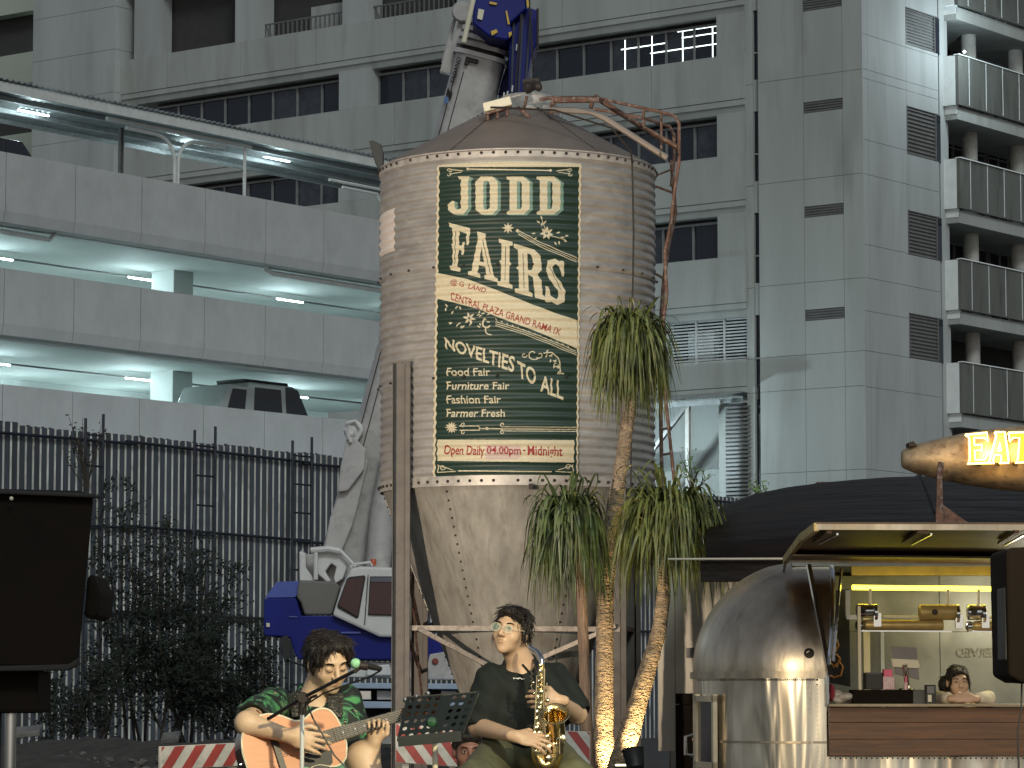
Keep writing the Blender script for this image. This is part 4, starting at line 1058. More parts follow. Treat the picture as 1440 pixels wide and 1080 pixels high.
for px in (430, 470, 560, 610, 690, 740):
    c = P(px, 1015, 48.9); c.z = .55
    m = MB(); m.lathe(c, (0, 1, 0), [(.25, 0), (.5, .02), (.55, .08), (.55, .3), (.5, .35)], 24); w = m.build('wheel', M['rubber'], cr, smooth=True)
    m = MB(); m.lathe(c + Vector((0, -.01, 0)), (0, 1, 0), [(.08, -.04), (.1, 0), (.26, .01), (.28, -.01)], 20); m.build('hub', M['crane_g'], cr, smooth=True)
# blue jib and hook block at the top
m = MB(); m.pxp([(668, -14), (664, 33), (689, 52), (713, 57), (722, 46), (717, 33), (741, 12), (740, -14)], 48.3, 49.3); m.build('jib_head', M['crane_b'], cr, bevel=.03)
m = MB()
for p4 in (((689, 2), (699, 4), (698, 7), (688, 5)), ((711, 15), (713, 15), (717, 34), (714, 34)), ((690, 44), (698, 41), (700, 45), (692, 50)), ((715, 46), (719, 44), (720, 48), (716, 53)), ((740, -4), (743, -4), (744, 9), (741, 10))): m.pxp(list(p4), 48.26, 48.29)
m.build('yellow_marking', M['yellow'], cr)
m = MB(); m.pxp([(671, 26), (673, 12), (681, 14), (678, 28)], 48.26, 48.29); m.build('notice_plate', M['cream'], cr)
m = MB(); m.tube([P(668, -12, 48.2), P(652, 60, 48.2)], .04, 8); m.build('jib_pin_bar', M['cream'], cr, smooth=True)
m = MB(); m.pxp([(716, 60), (717, 40), (742, 10), (757, 14), (756, 60), (748, 75), (737, 134), (715, 134)], 48.5, 49.4); m.build('folded_jib', M['crane_b'], cr, bevel=.03)
m = MB(); m.pxp([(700, 134), (714, 85), (717, 60), (730, 60), (722, 134)], 49.5, 50.0); m.build('jib_lower_arm', M['crane_b'], cr, bevel=.02)
m = MB()
for x in (719, 729, 738): m.bar(P(x, 136, 48.45), P(x + 4 + (x - 719) * .25, 14, 48.45), .03)
m.build('jib_rib', M['steel'], cr)
m = MB(); m.tube([P(756, 12, 48.3), P(756, 70, 48.3)], .018, 6); m.tube([P(744, -5, 48.3), P(749, 90, 48.3)], .014, 6); m.tube([P(733, 20, 48.3), P(724, 136, 48.3)], .014, 6); m.build('hoist_rope', M['bolt'], cr)
m = MB()
for (x, y) in ((726, 62), (720, 120), (708, 130), (713, 128)): m.pxp([(x, y), (x + 2, y), (x + 1, y + 9), (x - 1, y + 9)], 48.42, 48.48)
m.build('jib_pin', M['crane_w'], cr)
# ------------------------------------------------------------------ tent, container, trailer, sign
tn = thing('canvas_tent', 'large dark canvas tent roof rising behind the silver trailer', 'tent', (6, 28, 0))
nx, ny = 40, 14; vs = []
for j in range(ny + 1):
    f = j / ny; Y = 24.2 + 9.5 * f
    for i in range(nx + 1):
        h_ = i / nx
        xl = P(992, 700, Y).x + (.0 if f < .2 else (f - .2) * .35); X = xl + (12.5) * h_
        zf = 2.17; zr = 1.2 + (972 - 684) / FPX * 33.7
        crest = 1 - math.exp(-h_ * 12.5 / .6) * .28
        z = zf + (zr - zf) * (math.sin(f * math.pi / 2) ** .75) * crest + .015 * math.sin(h_ * 40 + f * 3) * f + .02 * math.sin(f * 11 + h_ * 9)
        vs.append((X, Y, z))
m = MB().add(vs, [(j * (nx + 1) + i, j * (nx + 1) + i + 1, (j + 1) * (nx + 1) + i + 1, (j + 1) * (nx + 1) + i) for j in range(ny) for i in range(nx)])
o = m.build('roof_canvas', M['tent'], tn, smooth='all'); sl = o.modifiers.new('t', 'SOLIDIFY'); sl.thickness = .01
for fx in (.16, .38, .60, .82):
    i = int(nx * fx); m = MB(); m.tube([Vector(vs[j * (nx + 1) + i]) + Vector((0, 0, .008)) for j in range(ny + 1)], .014, 5); m.build('canvas_seam', M['tent'], tn, smooth=True)
m = MB(); XL = P(985, 700, 24.15).x; m.box(XL, XL + 12.8, 24.16, 24.18, 2.02, 2.18); m.build('valance', M['tent'], tn)
m = MB(); m.tube([(XL - .25, 24.12, 2.19), (XL + 3, 24.12, 2.2), (XL + 12, 24.12, 2.2)], .009, 8); m.build('edge_rope', M['wallw'], tn, smooth=True)
m = MB(); m.box(P(1005, 0, 33).x, P(1005, 0, 33).x + 9, 33.1, 33.15, 0, 2.5); m.build('rear_curtain', M['tent'], tn)
m = MB(); a_ = P(1148, 681, 33.6); m.box(a_.x, a_.x + .32, 33.5, 33.8, a_.z - .05, a_.z + .02); m.build('ridge_cap', M['rust'], tn)
ct = thing('white_container', 'off-white panel wall under the dark tent left of the trailer', 'container', P(1000, 950, 28).xy.to_3d())
x0, x1 = P(921, 0, 28).x, P(1180, 0, 28).x
xs = [x0, P(945, 0, 28).x, P(1012, 0, 28).x, x1]
for i in range(3):
    m = MB(); zb_c = P(0, 1056 if i == 0 else 975, 28).z
    m.box(xs[i] + .004, xs[i + 1] - .004, 28, 28.06, max(.05, zb_c), P(0, 806, 28).z); m.build('panel', M['wallw'], ct)
m = MB(); m.box(x0 + .2, x1, 28.1, 30, .1, P(0, 808, 28).z); m.build('body', M['dark'], ct)
m = MB(); m.box(xs[1], x1, 27.96, 27.999, P(0, 990, 28).z, P(0, 975, 28).z); m.box(xs[1], x1, 27.97, 28.0, .1, P(0, 991, 28).z); m.build('lower_rail', M['grille'], ct)
m = MB(); m.box(P(960, 0, 28).x, P(975, 0, 28).x, 27.97, 27.999, P(0, 925, 28).z, P(0, 911, 28).z); m.build('meter_plate', M['louvre'], ct)

tr = thing('food_trailer', 'polished silver caravan food trailer with a wooden counter and raised side flap', 'trailer', (4.2, 22.1, 0))
alu = mat('polished_aluminium', (.72, .66, .55), .27, metal=.92, var=.26, scale=3.2, stretch=(1, 1, .12), stain=(.34, .27, .19), stain_amt=.7)  # warm reflection bands painted into the metal colour
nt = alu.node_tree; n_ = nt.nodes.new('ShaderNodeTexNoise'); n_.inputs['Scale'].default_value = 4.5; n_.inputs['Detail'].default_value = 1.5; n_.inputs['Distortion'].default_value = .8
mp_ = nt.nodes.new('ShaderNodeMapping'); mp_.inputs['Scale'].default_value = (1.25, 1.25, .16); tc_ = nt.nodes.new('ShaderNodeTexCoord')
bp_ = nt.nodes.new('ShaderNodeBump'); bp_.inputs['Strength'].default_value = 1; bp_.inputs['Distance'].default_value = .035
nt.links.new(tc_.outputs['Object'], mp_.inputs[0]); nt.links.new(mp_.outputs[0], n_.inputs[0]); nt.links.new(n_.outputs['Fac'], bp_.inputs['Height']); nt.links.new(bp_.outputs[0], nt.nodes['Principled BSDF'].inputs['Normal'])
alud = mat('dull_aluminium', (.56, .48, .37), .34, metal=1, var=.30, scale=2.2, stretch=(1, 1, .35), stain=(.30, .23, .15), stain_amt=.7, bump=.012, bscale=3.0)  # warm reflected surroundings put into the tint and bands of the metal
YC, WD, EX = 22.1, 1.1, .745
def sz(z): return 1.0 if z <= 1.33 else math.sqrt(max(0, 1 - ((z - 1.33) / .76) ** 2))
def xr(z):
    pts = [(0, 1160), (1.30, 1160), (1.68, 1171), (1.92, 1178), (2.09, 1186)]
    for (za, a), (zb2, b) in zip(pts, pts[1:]):
        if z <= zb2: return ((a + (b - a) * (z - za) / (zb2 - za)) - 720) / FPX * 21
    return 2.17
X0 = 440 / FPX * 21 - .06
def shell(z0, z1, nz, grow=0, na=40):
    vs = []
    for i in range(nz + 1):
        z = z0 + (z1 - z0) * i / nz; s_ = sz(z)
        for k in range(na + 1):
            ph = math.pi * k / na; sn, cs = math.sin(ph), math.cos(ph)
            vs.append((X0 - (EX * s_ + grow) * abs(sn) ** .82, YC - (WD * s_ + grow) * (abs(cs) ** .82) * (1 if cs > 0 else -1), z))
        vs.append((xr(z) + 0, YC + (WD * s_ + grow), z))
    w = na + 2
    # first column extends to the opening edge on the camera side
    fs = [(i * w + k, i * w + k + 1, (i + 1) * w + k + 1, (i + 1) * w + k) for i in range(nz) for k in range(w - 1)]
    base = len(vs)
    for i in range(nz + 1):
        z = z0 + (z1 - z0) * i / nz; vs.append((xr(z), YC - WD * sz(z) - grow, z))
    fs += [(base + i, i * w, (i + 1) * w, base + i + 1) for i in range(nz)]
    return MB().add(vs, fs)
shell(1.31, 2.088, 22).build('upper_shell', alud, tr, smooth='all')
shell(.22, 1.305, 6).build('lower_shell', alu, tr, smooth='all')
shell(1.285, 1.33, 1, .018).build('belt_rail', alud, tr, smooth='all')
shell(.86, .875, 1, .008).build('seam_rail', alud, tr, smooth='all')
m = MB()
def onshell(px, z):
    X = (px - 720) / FPX * 21.2
    sn = min(1, max(0, (X0 - X) / (EX * sz(z)))) ** (1 / .82); ph = math.asin(sn)
    return Vector((X0 - EX * sz(z) * abs(math.sin(ph)) ** .82, YC - WD * sz(z) * abs(math.cos(ph)) ** .82, z))
for k in range(64):
    px = 982 + k * 2.85
    p_ = onshell(px, 1.275); m.ball(p_ + Vector((0, -.02, 0)), .0055, 5, 3)
for k in range(30):
    for px in (1148, 1156): m.ball(onshell(px, .40 + k * .029) + Vector((0, -.001, 0)), .008, 5, 3)
m.build('rivets', M['bolt'], tr, kind='stuff')
m = MB()
for z in [.3 + i * .05 for i in range(20)]: pass
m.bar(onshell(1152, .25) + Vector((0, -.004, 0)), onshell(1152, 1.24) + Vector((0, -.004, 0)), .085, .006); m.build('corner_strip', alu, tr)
# end window
def onph(deg, z):
    ph = math.radians(deg); return Vector((X0 - EX * sz(z) * math.sin(ph) ** .82, YC - WD * sz(z) * math.cos(ph) ** .82, z))
w0, w1 = onph(74, 1.13), onph(52, 1.13)
m = MB(); d_ = (w1 - w0).normalized(); nn = Vector((d_.y, -d_.x, 0)); 
if nn.x > 0: nn = -nn
def wpt(a, b, c): return w0 + d_ * a + nn * (b + .018) + Vector((0, 0, c))
Lw = (w1 - w0).length
for (a, b, c, d) in ((0, .035, -.84, .05), (Lw - .035, Lw, -.84, .05)): m.hexa([wpt(a, 0, c + .4), wpt(b, 0, c + .4), wpt(b, .03, c + .4), wpt(a, .03, c + .4), wpt(a, 0, d), wpt(b, 0, d), wpt(b, .03, d), wpt(a, .03, d)])
for c in (0, -.44): m.hexa([wpt(0, 0, c), wpt(Lw, 0, c), wpt(Lw, .03, c), wpt(0, .03, c), wpt(0, 0, c + .04), wpt(Lw, 0, c + .04), wpt(Lw, .03, c + .04), wpt(0, .03, c + .04)])
ew = m.build('end_window', mat('pale_window_metal', (.62, .54, .40), .4, metal=.6, var=.15), tr)
m = MB(); m.add([wpt(.03, .012, -.43), wpt(Lw - .03, .012, -.43), wpt(Lw - .03, .012, .02), wpt(.03, .012, .02)], [(0, 1, 2, 3)]); m.build('pane', M['glass2'], tr)
m = MB(); p_ = onshell(1133, 1.44); m.lathe(p_ + Vector((0, .02, 0)), (-.1, -1, .35), [(.032, 0), (.034, .03), (.02, .035), (.018, .02), (.0, .02)], 16); m.build('marker_lamp', M['bolt'], tr, smooth=True)
m = MB(); p_ = onshell(977, .84); m.tube([p_ + Vector((-.01, 0, .06)), p_ + Vector((-.06, -.05, .05)), p_ + Vector((-.06, -.05, -.07)), p_ + Vector((-.01, 0, -.08))], .012, 8); m.build('grab_handle', M['chrome'], tr, smooth=True)
# side below the counter, board, interior
xe = 5.6
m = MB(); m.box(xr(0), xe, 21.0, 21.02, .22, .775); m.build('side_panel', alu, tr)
m = MB()
for k in range(90): m.ball((xr(0) + .02 + k * .034, 20.995, .765), .006, 5, 3)
m.build('panel_rivets', M['bolt'], tr, kind='stuff')
bz = (.78, .888, .997, 1.098)
for i in range(3):
    m = MB(); m.box(xr(0) + .01, xe, 20.93, 20.99, bz[i] + .001, bz[i + 1] - .001); m.build('counter_board', M['wood'], tr, bevel=.003)
m = MB(); m.box(xr(0) + .01, xe, 20.88, 21.4, 1.10, 1.118); m.build('counter_top', mat('counter_top_edge', (.34, .25, .15), .4, var=.2, scale=6), tr, bevel=.003)
back = mat('brushed_back_panel', (.27, .27, .24), .38, metal=.7, var=.14, scale=1.8, stain=(.14, .14, .12), stain_amt=.5)
for i, (a, b) in enumerate(((2.0, 3.05), (3.055, 3.66), (3.665, 4.4), (4.405, 5.6))):
    m = MB(); m.box(a, b, 22.9, 22.93, 1.0, 1.62); m.build('back_panel', back, tr)
    m = MB(); m.box(a, b, 22.9, 22.93, 1.624, 2.02); m.build('back_panel', back, tr)
m = MB(); m.box(2.0, xe, 22.84, 22.9, .98, 1.06); m.build('back_shelf', M['dark'], tr)
m = MB(); m.box(1.9, xe, 21.72, 22.95, 2.045, 2.07); m.build('ceiling_panel', back, tr)
m = MB(); m.box(1.9, xe, 21.05, 22.9, .2, .23); m.box(xe, xe + .03, 21, 23, .2, 2.05); m.build('floor_panel', M['dark'], tr)
m = MB()
nseg = 12
pr = [(YC - WD * sz(z), z) for z in [2.06 + .028 * i / 4 for i in range(5)]] + [(YC, 2.092)] + [(YC + WD * sz(2.088), 2.088), (YC + WD, 2.03), (YC + WD, .22)]
vs = []
for X in (xr(2.0) - .02, xe + .03): vs += [(X, y, z) for y, z in pr]
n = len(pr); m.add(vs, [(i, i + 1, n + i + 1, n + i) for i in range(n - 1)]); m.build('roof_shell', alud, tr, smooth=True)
# opening rim, window posts, sliding rails
rim = [Vector((xr(z) + .004, YC - WD * sz(z) - .006, z)) for z in [1.1 + .97 * i / 14 for i in range(15)]]
m = MB(); m.tube(rim, .016, 8); m.build('opening_rim', M['chrome'], tr, smooth=True)
m = MB(); m.box(P(1197, 0, 21.2).x, P(1201, 0, 21.2).x, 21.18, 21.22, 1.12, 1.76); m.build('window_post', M['cream'], tr)
m = MB(); m.box(P(1204, 0, 22).x, P(1213, 0, 22).x, 21.96, 22.02, 1.12, 1.76); m.build('window_post', M['cream'], tr)
m = MB(); m.box(P(1228, 0, 22.8).x, P(1233, 0, 22.8).x, 22.78, 22.83, 1.05, 1.7); m.build('window_post', M['white'], tr)
m = MB(); m.box(P(1190, 0, 21.6).x, xe, 21.62, 21.66, P(0, 809, 21.6).z, P(0, 796, 21.6).z); m.build('header_rail', mat('brass_coloured_rail', (.50, .36, .10), .4, metal=.5, var=.2), tr)
m = MB(); zt2 = P(0, 826, 21.5).z
m.tube([(P(1190, 0, 21.5).x, 21.5, zt2), (P(1420, 0, 21.5).x, 21.5, zt2 - .012), (xe, 21.5, zt2 - .02)], .017, 10); m.build('neon_tube', mat('yellow_lit_neon', (1, .9, .2), .5, var=0, emit=(1, .84, .05), estr=3.2), tr, smooth=True)
light('trailer_neon_light', 'AREA', (3.6, 21.62, zt2 - .05), (3.6, 21.7, 1.0), 1.6, (1, .86, .25), .5)
light('trailer_work_light', 'POINT', (3.5, 21.75, 1.78), None, 5.5, (1, .93, .78), .12)
# flap
H1, H2, O2, O1 = P(1104, 788, 21.55), P(1520, 794, 21.55), P(1550, 742, 19.5), P(1148, 741, 19.5)
flu = mat('flap_underside', (.12, .066, .034), .6, metal=.0, var=.22, scale=3, stain=(.07, .05, .03), stain_amt=.5)
m = MB(); up = Vector((0, .0, .03)); mid1, mid2 = H1.lerp(O1, .55) + Vector((0, 0, .03)), H2.lerp(O2, .55) + Vector((0, 0, .03))
for (a, b, c, d) in ((H1, H2, mid2, mid1), (mid1, mid2, O2, O1)): m.hexa([a, b, c, d, a + up, b + up, c + up, d + up])
fl = m.build('side_flap', flu, tr)
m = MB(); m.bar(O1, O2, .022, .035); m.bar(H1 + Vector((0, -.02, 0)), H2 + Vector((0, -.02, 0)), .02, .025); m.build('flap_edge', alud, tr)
m = MB(); m.bar(O1, mid1, .03, .05); m.bar(mid1, H1, .03, .05); m.build('flap_end', mat('brass_worn_edge', (.45, .33, .14), .35, metal=.8, var=.3, scale=10), tr)
for px in (1166, 1298, 1430):
    a = P(px, 743, 19.52); f_ = (a.x - O1.x) / (O2.x - O1.x); b = mid1.lerp(mid2, f_ * .97)
    m = MB(); m.bar(a - Vector((0, 0, .02)), b - Vector((0, 0, .02)), .07 if px == 1298 else .03, .02); m.build('flap_rib', flu, tr)
    m = MB(); m.bar(a + Vector((.05, 0, -.035)), b + Vector((.03, 0, -.035)), .012, .012); m.build('flap_stay', M['chrome'], tr)
m = MB(); m.bar(H1.lerp(O1, .2) - Vector((0, 0, .012)), H2.lerp(O2, .2) - Vector((0, 0, .012)), .30, .012); m.build('flap_inner_band', mat('flap_dark_band', (.10, .065, .03), .5, var=.2), tr)
for a, b, w_ in (((1137, 794), (1167, 950), .030), ((1183, 800), (1172, 930), .014)):
    m = MB(); m.bar(P(*a, 21.2), P(*b, 20.95), w_, .02); m.build('flap_prop', M['chrome'], tr)
m = MB(); m.pxp([(1101, 804), (1104, 786), (1107, 787), (1104, 806)], 21.4, 21.45); m.build('hinge_bracket', M['bolt'], tr)
# black banner with an orange ornament, seen in the opening
bn = thing('black_banner', 'black cloth banner with orange ornament hanging at the left end of the serving hatch', 'banner', P(1183, 960, 21.9))
m = MB(); m.pxp([(1166, 960), (1168, 880), (1176, 830), (1194, 828), (1196, 966)], 21.88, 21.90); m.build('cloth', M['black'], bn)
og = mat('orange_print', (.55, .25, .07), .6, var=.1)
m = MB()
for pts in ([(1163, 946), (1172, 953), (1182, 950), (1185, 938), (1180, 930), (1172, 938), (1168, 932)], [(1170, 930), (1174, 915), (1179, 908), (1177, 900), (1170, 902), (1169, 910), (1176, 916)], [(1176, 938), (1181, 926), (1176, 920)], [(1166, 925), (1171, 916), (1168, 905)]):
    m.tube([P(x, y, 21.875) for x, y in pts], .009, 6, flat=1)
m.build('ornament', og, bn)
# rollers over the hatch
cylm = mat('roller_brass', (.50, .37, .15), .42, metal=.45, var=.15, scale=8)
for nm, (xa, xb, y, r, mt) in enumerate(((1215, 1326, 879, .036, 0), (1370, 1450, 880, .034, 0))):
    t = thing('hatch_roller', ('long brass coloured roller under the yellow tube, left of the two', 'shorter roller at the right under the yellow tube')[nm], 'roller', P(xa, y, 21.4), 'rollers hung in the serving hatch')
    z = P(0, y, 21.4).z
    m = MB(); m.lathe(P(xa, y, 21.4), (1, 0, 0), [(.012, -.02), (r * .9, 0), (r, .02), (r, (xb - xa) / FPX * 21.4 - .02), (r * .9, (xb - xa) / FPX * 21.4)], 20); m.build('roller', cylm, t, smooth=True)
    m = MB(); m.lathe(P(xa - 12, y + 1, 21.4), (1, 0, 0), [(.02, 0), (.034, .01), (.034, .04), (.02, .05)], 16); m.bar(P(xa - 8, y + 8, 21.4), P(xb + 12, y + 9, 21.4), .012, .01); m.build('end_cap', M['chrome'], t, smooth=True)
    m = MB(); m.tube([P(xa - 8, y - 12, 21.42), P(xb, y - 11, 21.42)], .009, 8); m.build('rod', M['cream'], t)
for i, (xa, xb, y0, y1, lab) in enumerate(((1204, 1229, 849, 869, 'small chrome motor at the left end of the hatch rollers'), (1292, 1344, 850, 872, 'wide brass and black motor drum above the left roller'), (1360, 1381, 850, 872, 'small chrome motor right of the wide drum'))):
    t = thing('roller_motor', lab, 'motor', P(xa, y1, 21.4), 'motors of the hatch rollers')
    r = (y1 - y0) / 2 / FPX * 21.4; L_m = (xb - xa) / FPX * 21.4; c = P(xa, (y0 + y1) / 2, 21.38)
    m = MB(); m.lathe(c, (1, 0, 0), [(r * .8, 0), (r, .01), (r, L_m - .01), (r * .85, L_m)], 24); m.build('drum', cylm if i == 1 else M['chrome'], t, smooth=True)
    m = MB(); m.lathe(c + Vector((L_m, 0, -.01)), (1, 0, 0), [(r * 1.2, 0), (r * 1.2, .02), (r * .5, .03)], 20); m.obox(c + Vector((L_m + .02, 0, -.06)), (1, 0, 0), (0, 1, 0), (0, 0, 1), .05, .05, .09); m.build('flange', M['chrome'], t, smooth=True)
    m = MB(); m.lathe(c + Vector((.04 if i != 1 else .1, -r * .98, 0)), (0, -1, 0), [(.02, 0), (.02, .012), (.01, .012)], 14); m.build('shaft_end', M['bolt'], t, smooth=True)
    m = MB(); m.tube([c + Vector((L_m * .8, 0, r)), c + Vector((L_m * .8, 0, r + .10))], .01, 8); m.build('hanger', M['cream'], t)
m = MB(); m.bar(P(1192, 830, 21.5), P(1192, 868, 21.5), .04, .03); m.bar(P(1190, 868, 21.4), P(1210, 868, 21.4), .03); m.build('roller_bracket', M['pipe'], tr)
# things on the counter
cd = thing('cash_drawer', 'long black cash drawer on the counter with a printer on top', 'cash drawer', P(1250, 990, 21.2))
def cbox(xa, xb, ya, yb, Y0, Y1, mt, nm, par, bev=.004):
    m = MB(); a, b = P(xa, yb, Y0), P(xb, ya, Y0); m.box(a.x, b.x, Y0, Y1, a.z, b.z); return m.build(nm, mt, par, bevel=bev)
cbox(1200, 1284, 970, 990.5, 21.12, 21.4, M['grille'], 'drawer_body', cd)
cbox(1284, 1302, 970, 990.5, 21.13, 21.3, mat('grey_plastic', (.08, .078, .075), .5), 'drawer_side', cd)
rp = tag(cbox(1218, 1241, 946, 969.5, 21.15, 21.33, M['black'], 'receipt_printer', None), 'black receipt printer standing on the left end of the cash drawer', 'printer')
m = MB(); a, b = P(1219, 945.5, 21.13), P(1240, 948, 21.13); m.box(a.x, b.x, 21.148, 21.2, b.z, a.z); m.build('printer_lid', mat('grey_printer_lid', (.07, .07, .07), .35), rp)
pink = mat('pink_plastic', (.75, .13, .24), .35); clr = mat('pink_tinted_plastic', (.72, .45, .46), .3, var=.15, scale=40)
t = thing('toothpick_box', 'clear box with pink lid on the cash drawer beside the printer', 'box', P(1249, 970, 21.16))
cbox(1242, 1258, 951, 969.5, 21.13, 21.25, clr, 'jar', t); cbox(1243, 1255, 941, 951, 21.14, 21.24, pink, 'lid', t)
m = MB()
for k in range(5): m.bar(P(1244 + k * 3, 967, 21.125), P(1246 + k * 2.6, 953, 21.125), .003)
m.build('label_stripes', M['white'], t)
t = thing('small_bottle', 'small pink capped bottle in front of the tablet', 'bottle', P(1274, 970, 21.15))
m = MB(); m.lathe(P(1274, 970, 21.15), (0, 0, 1), [(.013, 0), (.013, .045), (.008, .05)], 12); m.build('bottle', clr, t, smooth=True)
m = MB(); m.lathe(P(1274, 959.5, 21.15), (0, 0, 1), [(.009, 0), (.007, .035), (.004, .04)], 12); m.build('cap', pink, t, smooth=True)
t = thing('tablet_stand', 'tablet on a silver swivel stand turned away above the cash drawer', 'tablet', P(1275, 970, 21.3))
m = MB(); q = [(1254, 909), (1289, 911), (1293, 956), (1259, 948)]; m.pxp(q, 21.22, 21.235); m.build('tablet', mat('tablet_back_grey', (.20, .18, .18), .4), t, bevel=.003)
m = MB(); m.pxp([(1253, 926), (1291, 928), (1294, 937), (1291, 940), (1256, 938)], 21.20, 21.218); m.build('holder', M['cream'], t, bevel=.003)
m = MB(); m.tube([P(1272, 934, 21.19), P(1275, 955, 21.22), P(1276, 971, 21.3)], .018, 10); m.lathe(P(1275, 970, 21.28), (0, 0, 1), [(.06, 0), (.05, .01)], 16); m.build('stand', M['chrome'], t, smooth=True)
t = thing('card_terminal', 'black card terminal standing on the counter beside the woman', 'card terminal', P(1309, 990, 21.1))
cbox(1302, 1316, 963, 990.5, 21.08, 21.15, M['black'], 'terminal_body', t); cbox(1304, 1314, 965, 975, 21.07, 21.079, M['louvre'], 'screen', t, 0); cbox(1305, 1310, 977, 987, 21.07, 21.079, M['cream'], 'receipt', t, 0)
t = thing('crumpled_bag', 'crumpled white plastic bag at the left end of the counter', 'bag', P(1180, 990, 21.2))
m = MB(); rs2 = random.Random(5)
for k in range(7): m.ball(P(1172 + k * 4, 984 - rs2.random() * 8, 21.15 + rs2.random() * .1), .03 + rs2.random() * .012, 7, 5, (1.2, 1, .8))
m.build('bag', mat('white_film', (.55, .5, .45), .5, var=.15, scale=30, bump=.01, bscale=60), t, smooth=True)
m = MB(); m.ball(P(1169, 974, 21.2), .04, 10, 8, (.6, 1, 1.5)); tag(m.build('red_cloth', mat('red_cloth', (.5, .05, .07), .7, bump=.01)), 'small red cloth bundle at the left corner of the counter', 'cloth')
# blurry reflection of lettering, painted reversed on the back wall
V, T, bb = text_tris('SERVED', 0, .03)
a, b = P(1345, 924, 22.88), P(1404, 911, 22.88)
m = MB().add([(b.x - (b.x - a.x) * v[0], 22.885, a.z + (b.z - a.z) * v[1]) for v in V], T)
m.build('reflected_lettering', mat('painted_lettering_reflection', (.5, .48, .44), .6, var=.5, scale=60), tr)

# neon EAT sign on an old aircraft nose
ns = thing('eat_sign', 'rusty tapering metal hull carrying a glowing yellow neon EAT', 'sign', P(1330, 720, 24.5))
hullm = mat('tarnished_hull', (.52, .39, .25), .45, metal=.5, var=.22, scale=5, stain=(.12, .07, .045), stain_amt=.7, bump=.004, bscale=20)
c = P(1268, 645.6, 24.6); s_ = 24.6 / FPX
prof = [(.0, .012), (11 * s_, 0), (13.5 * s_, 3 * s_), (20 * s_, 18 * s_), (27 * s_, 45 * s_), (36 * s_, 86 * s_), (43 * s_, 130 * s_), (47 * s_, 172 * s_), (50 * s_, 260 * s_), (45 * s_, 420 * s_)]
m = MB(); m.lathe(c, (1, 0, .004), prof, 48); m.build('hull', hullm, ns, smooth='all')
m = MB(); m.pxp([(1278, 622), (1284, 620), (1290, 626), (1279, 628)], 24.5, 24.7); m.build('nose_fin', M['bolt'], ns)
m = MB(); m.pxp([(1321, 649), (1328, 651), (1325, 674), (1327, 742), (1316, 742), (1318, 672), (1317, 665)], 23.9, 23.95); m.build('strap_post', M['rust'], ns)
m = MB(); m.pxp([(1322, 706), (1329, 712), (1370, 741), (1314, 741)], 23.97, 24.0); m.build('gusset', M['rust'], ns)
neon = mat('yellow_white_neon', (1, .9, .5), .4, var=0, emit=(1, .62, .12), estr=3.6)
neon2 = mat('amber_sign_face', (.8, .45, .05), .4, var=0, emit=(1, .36, .02), estr=.17)
c8 = lambda x, y: (1200 + x / 5.4, 560 + y / 5.4)
YN = 24.6 - 52 * s_
outl = {'E': [(850, 278), (1015, 262), (1020, 330), (995, 300), (915, 300), (918, 355), (975, 352), (975, 395), (920, 398), (925, 470), (1000, 465), (1035, 405), (1035, 480), (1025, 492), (865, 498), (885, 470), (880, 300), (850, 278)],
        'A': [(1075, 258), (1150, 255), (1180, 470), (1180, 490), (1110, 492), (1125, 470), (1118, 430), (1075, 432), (1060, 470), (1070, 492), (1015, 494), (1035, 470), (1085, 290), (1075, 258)],
        'T': [(1180, 262), (1400, 255), (1400, 320), (1370, 300), (1335, 300), (1335, 465), (1350, 485), (1230, 490), (1250, 465), (1262, 300), (1215, 300), (1190, 330), (1180, 262)]}
for ch, o_ in outl.items():
    m = MB(); m.pxp([c8(*p) for p in o_[:-1]], YN, YN + .025); m.build('letter', neon2, ns)
    m = MB(); m.tube([P(*c8(*p), YN - .03) for p in o_], .0075, 8); m.build('neon_outline', neon, ns)
m = MB(); m.tube([P(*c8(*p), YN - .03) for p in ((1100, 400), (1112, 330), (1122, 400), (1100, 400))], .0065, 8); m.build('neon_outline', neon, ns)
for x in (900, 1060, 1200, 1300):
    m = MB(); m.bar(P(*c8(x, 497), YN), P(*c8(x + 60, 505), YN + .08), .02); m.build('standoff', M['bolt'], ns)
light('eat_sign_glow', 'POINT', P(1400, 626, YN - .16), None, 13, (1, .60, .16), .1)
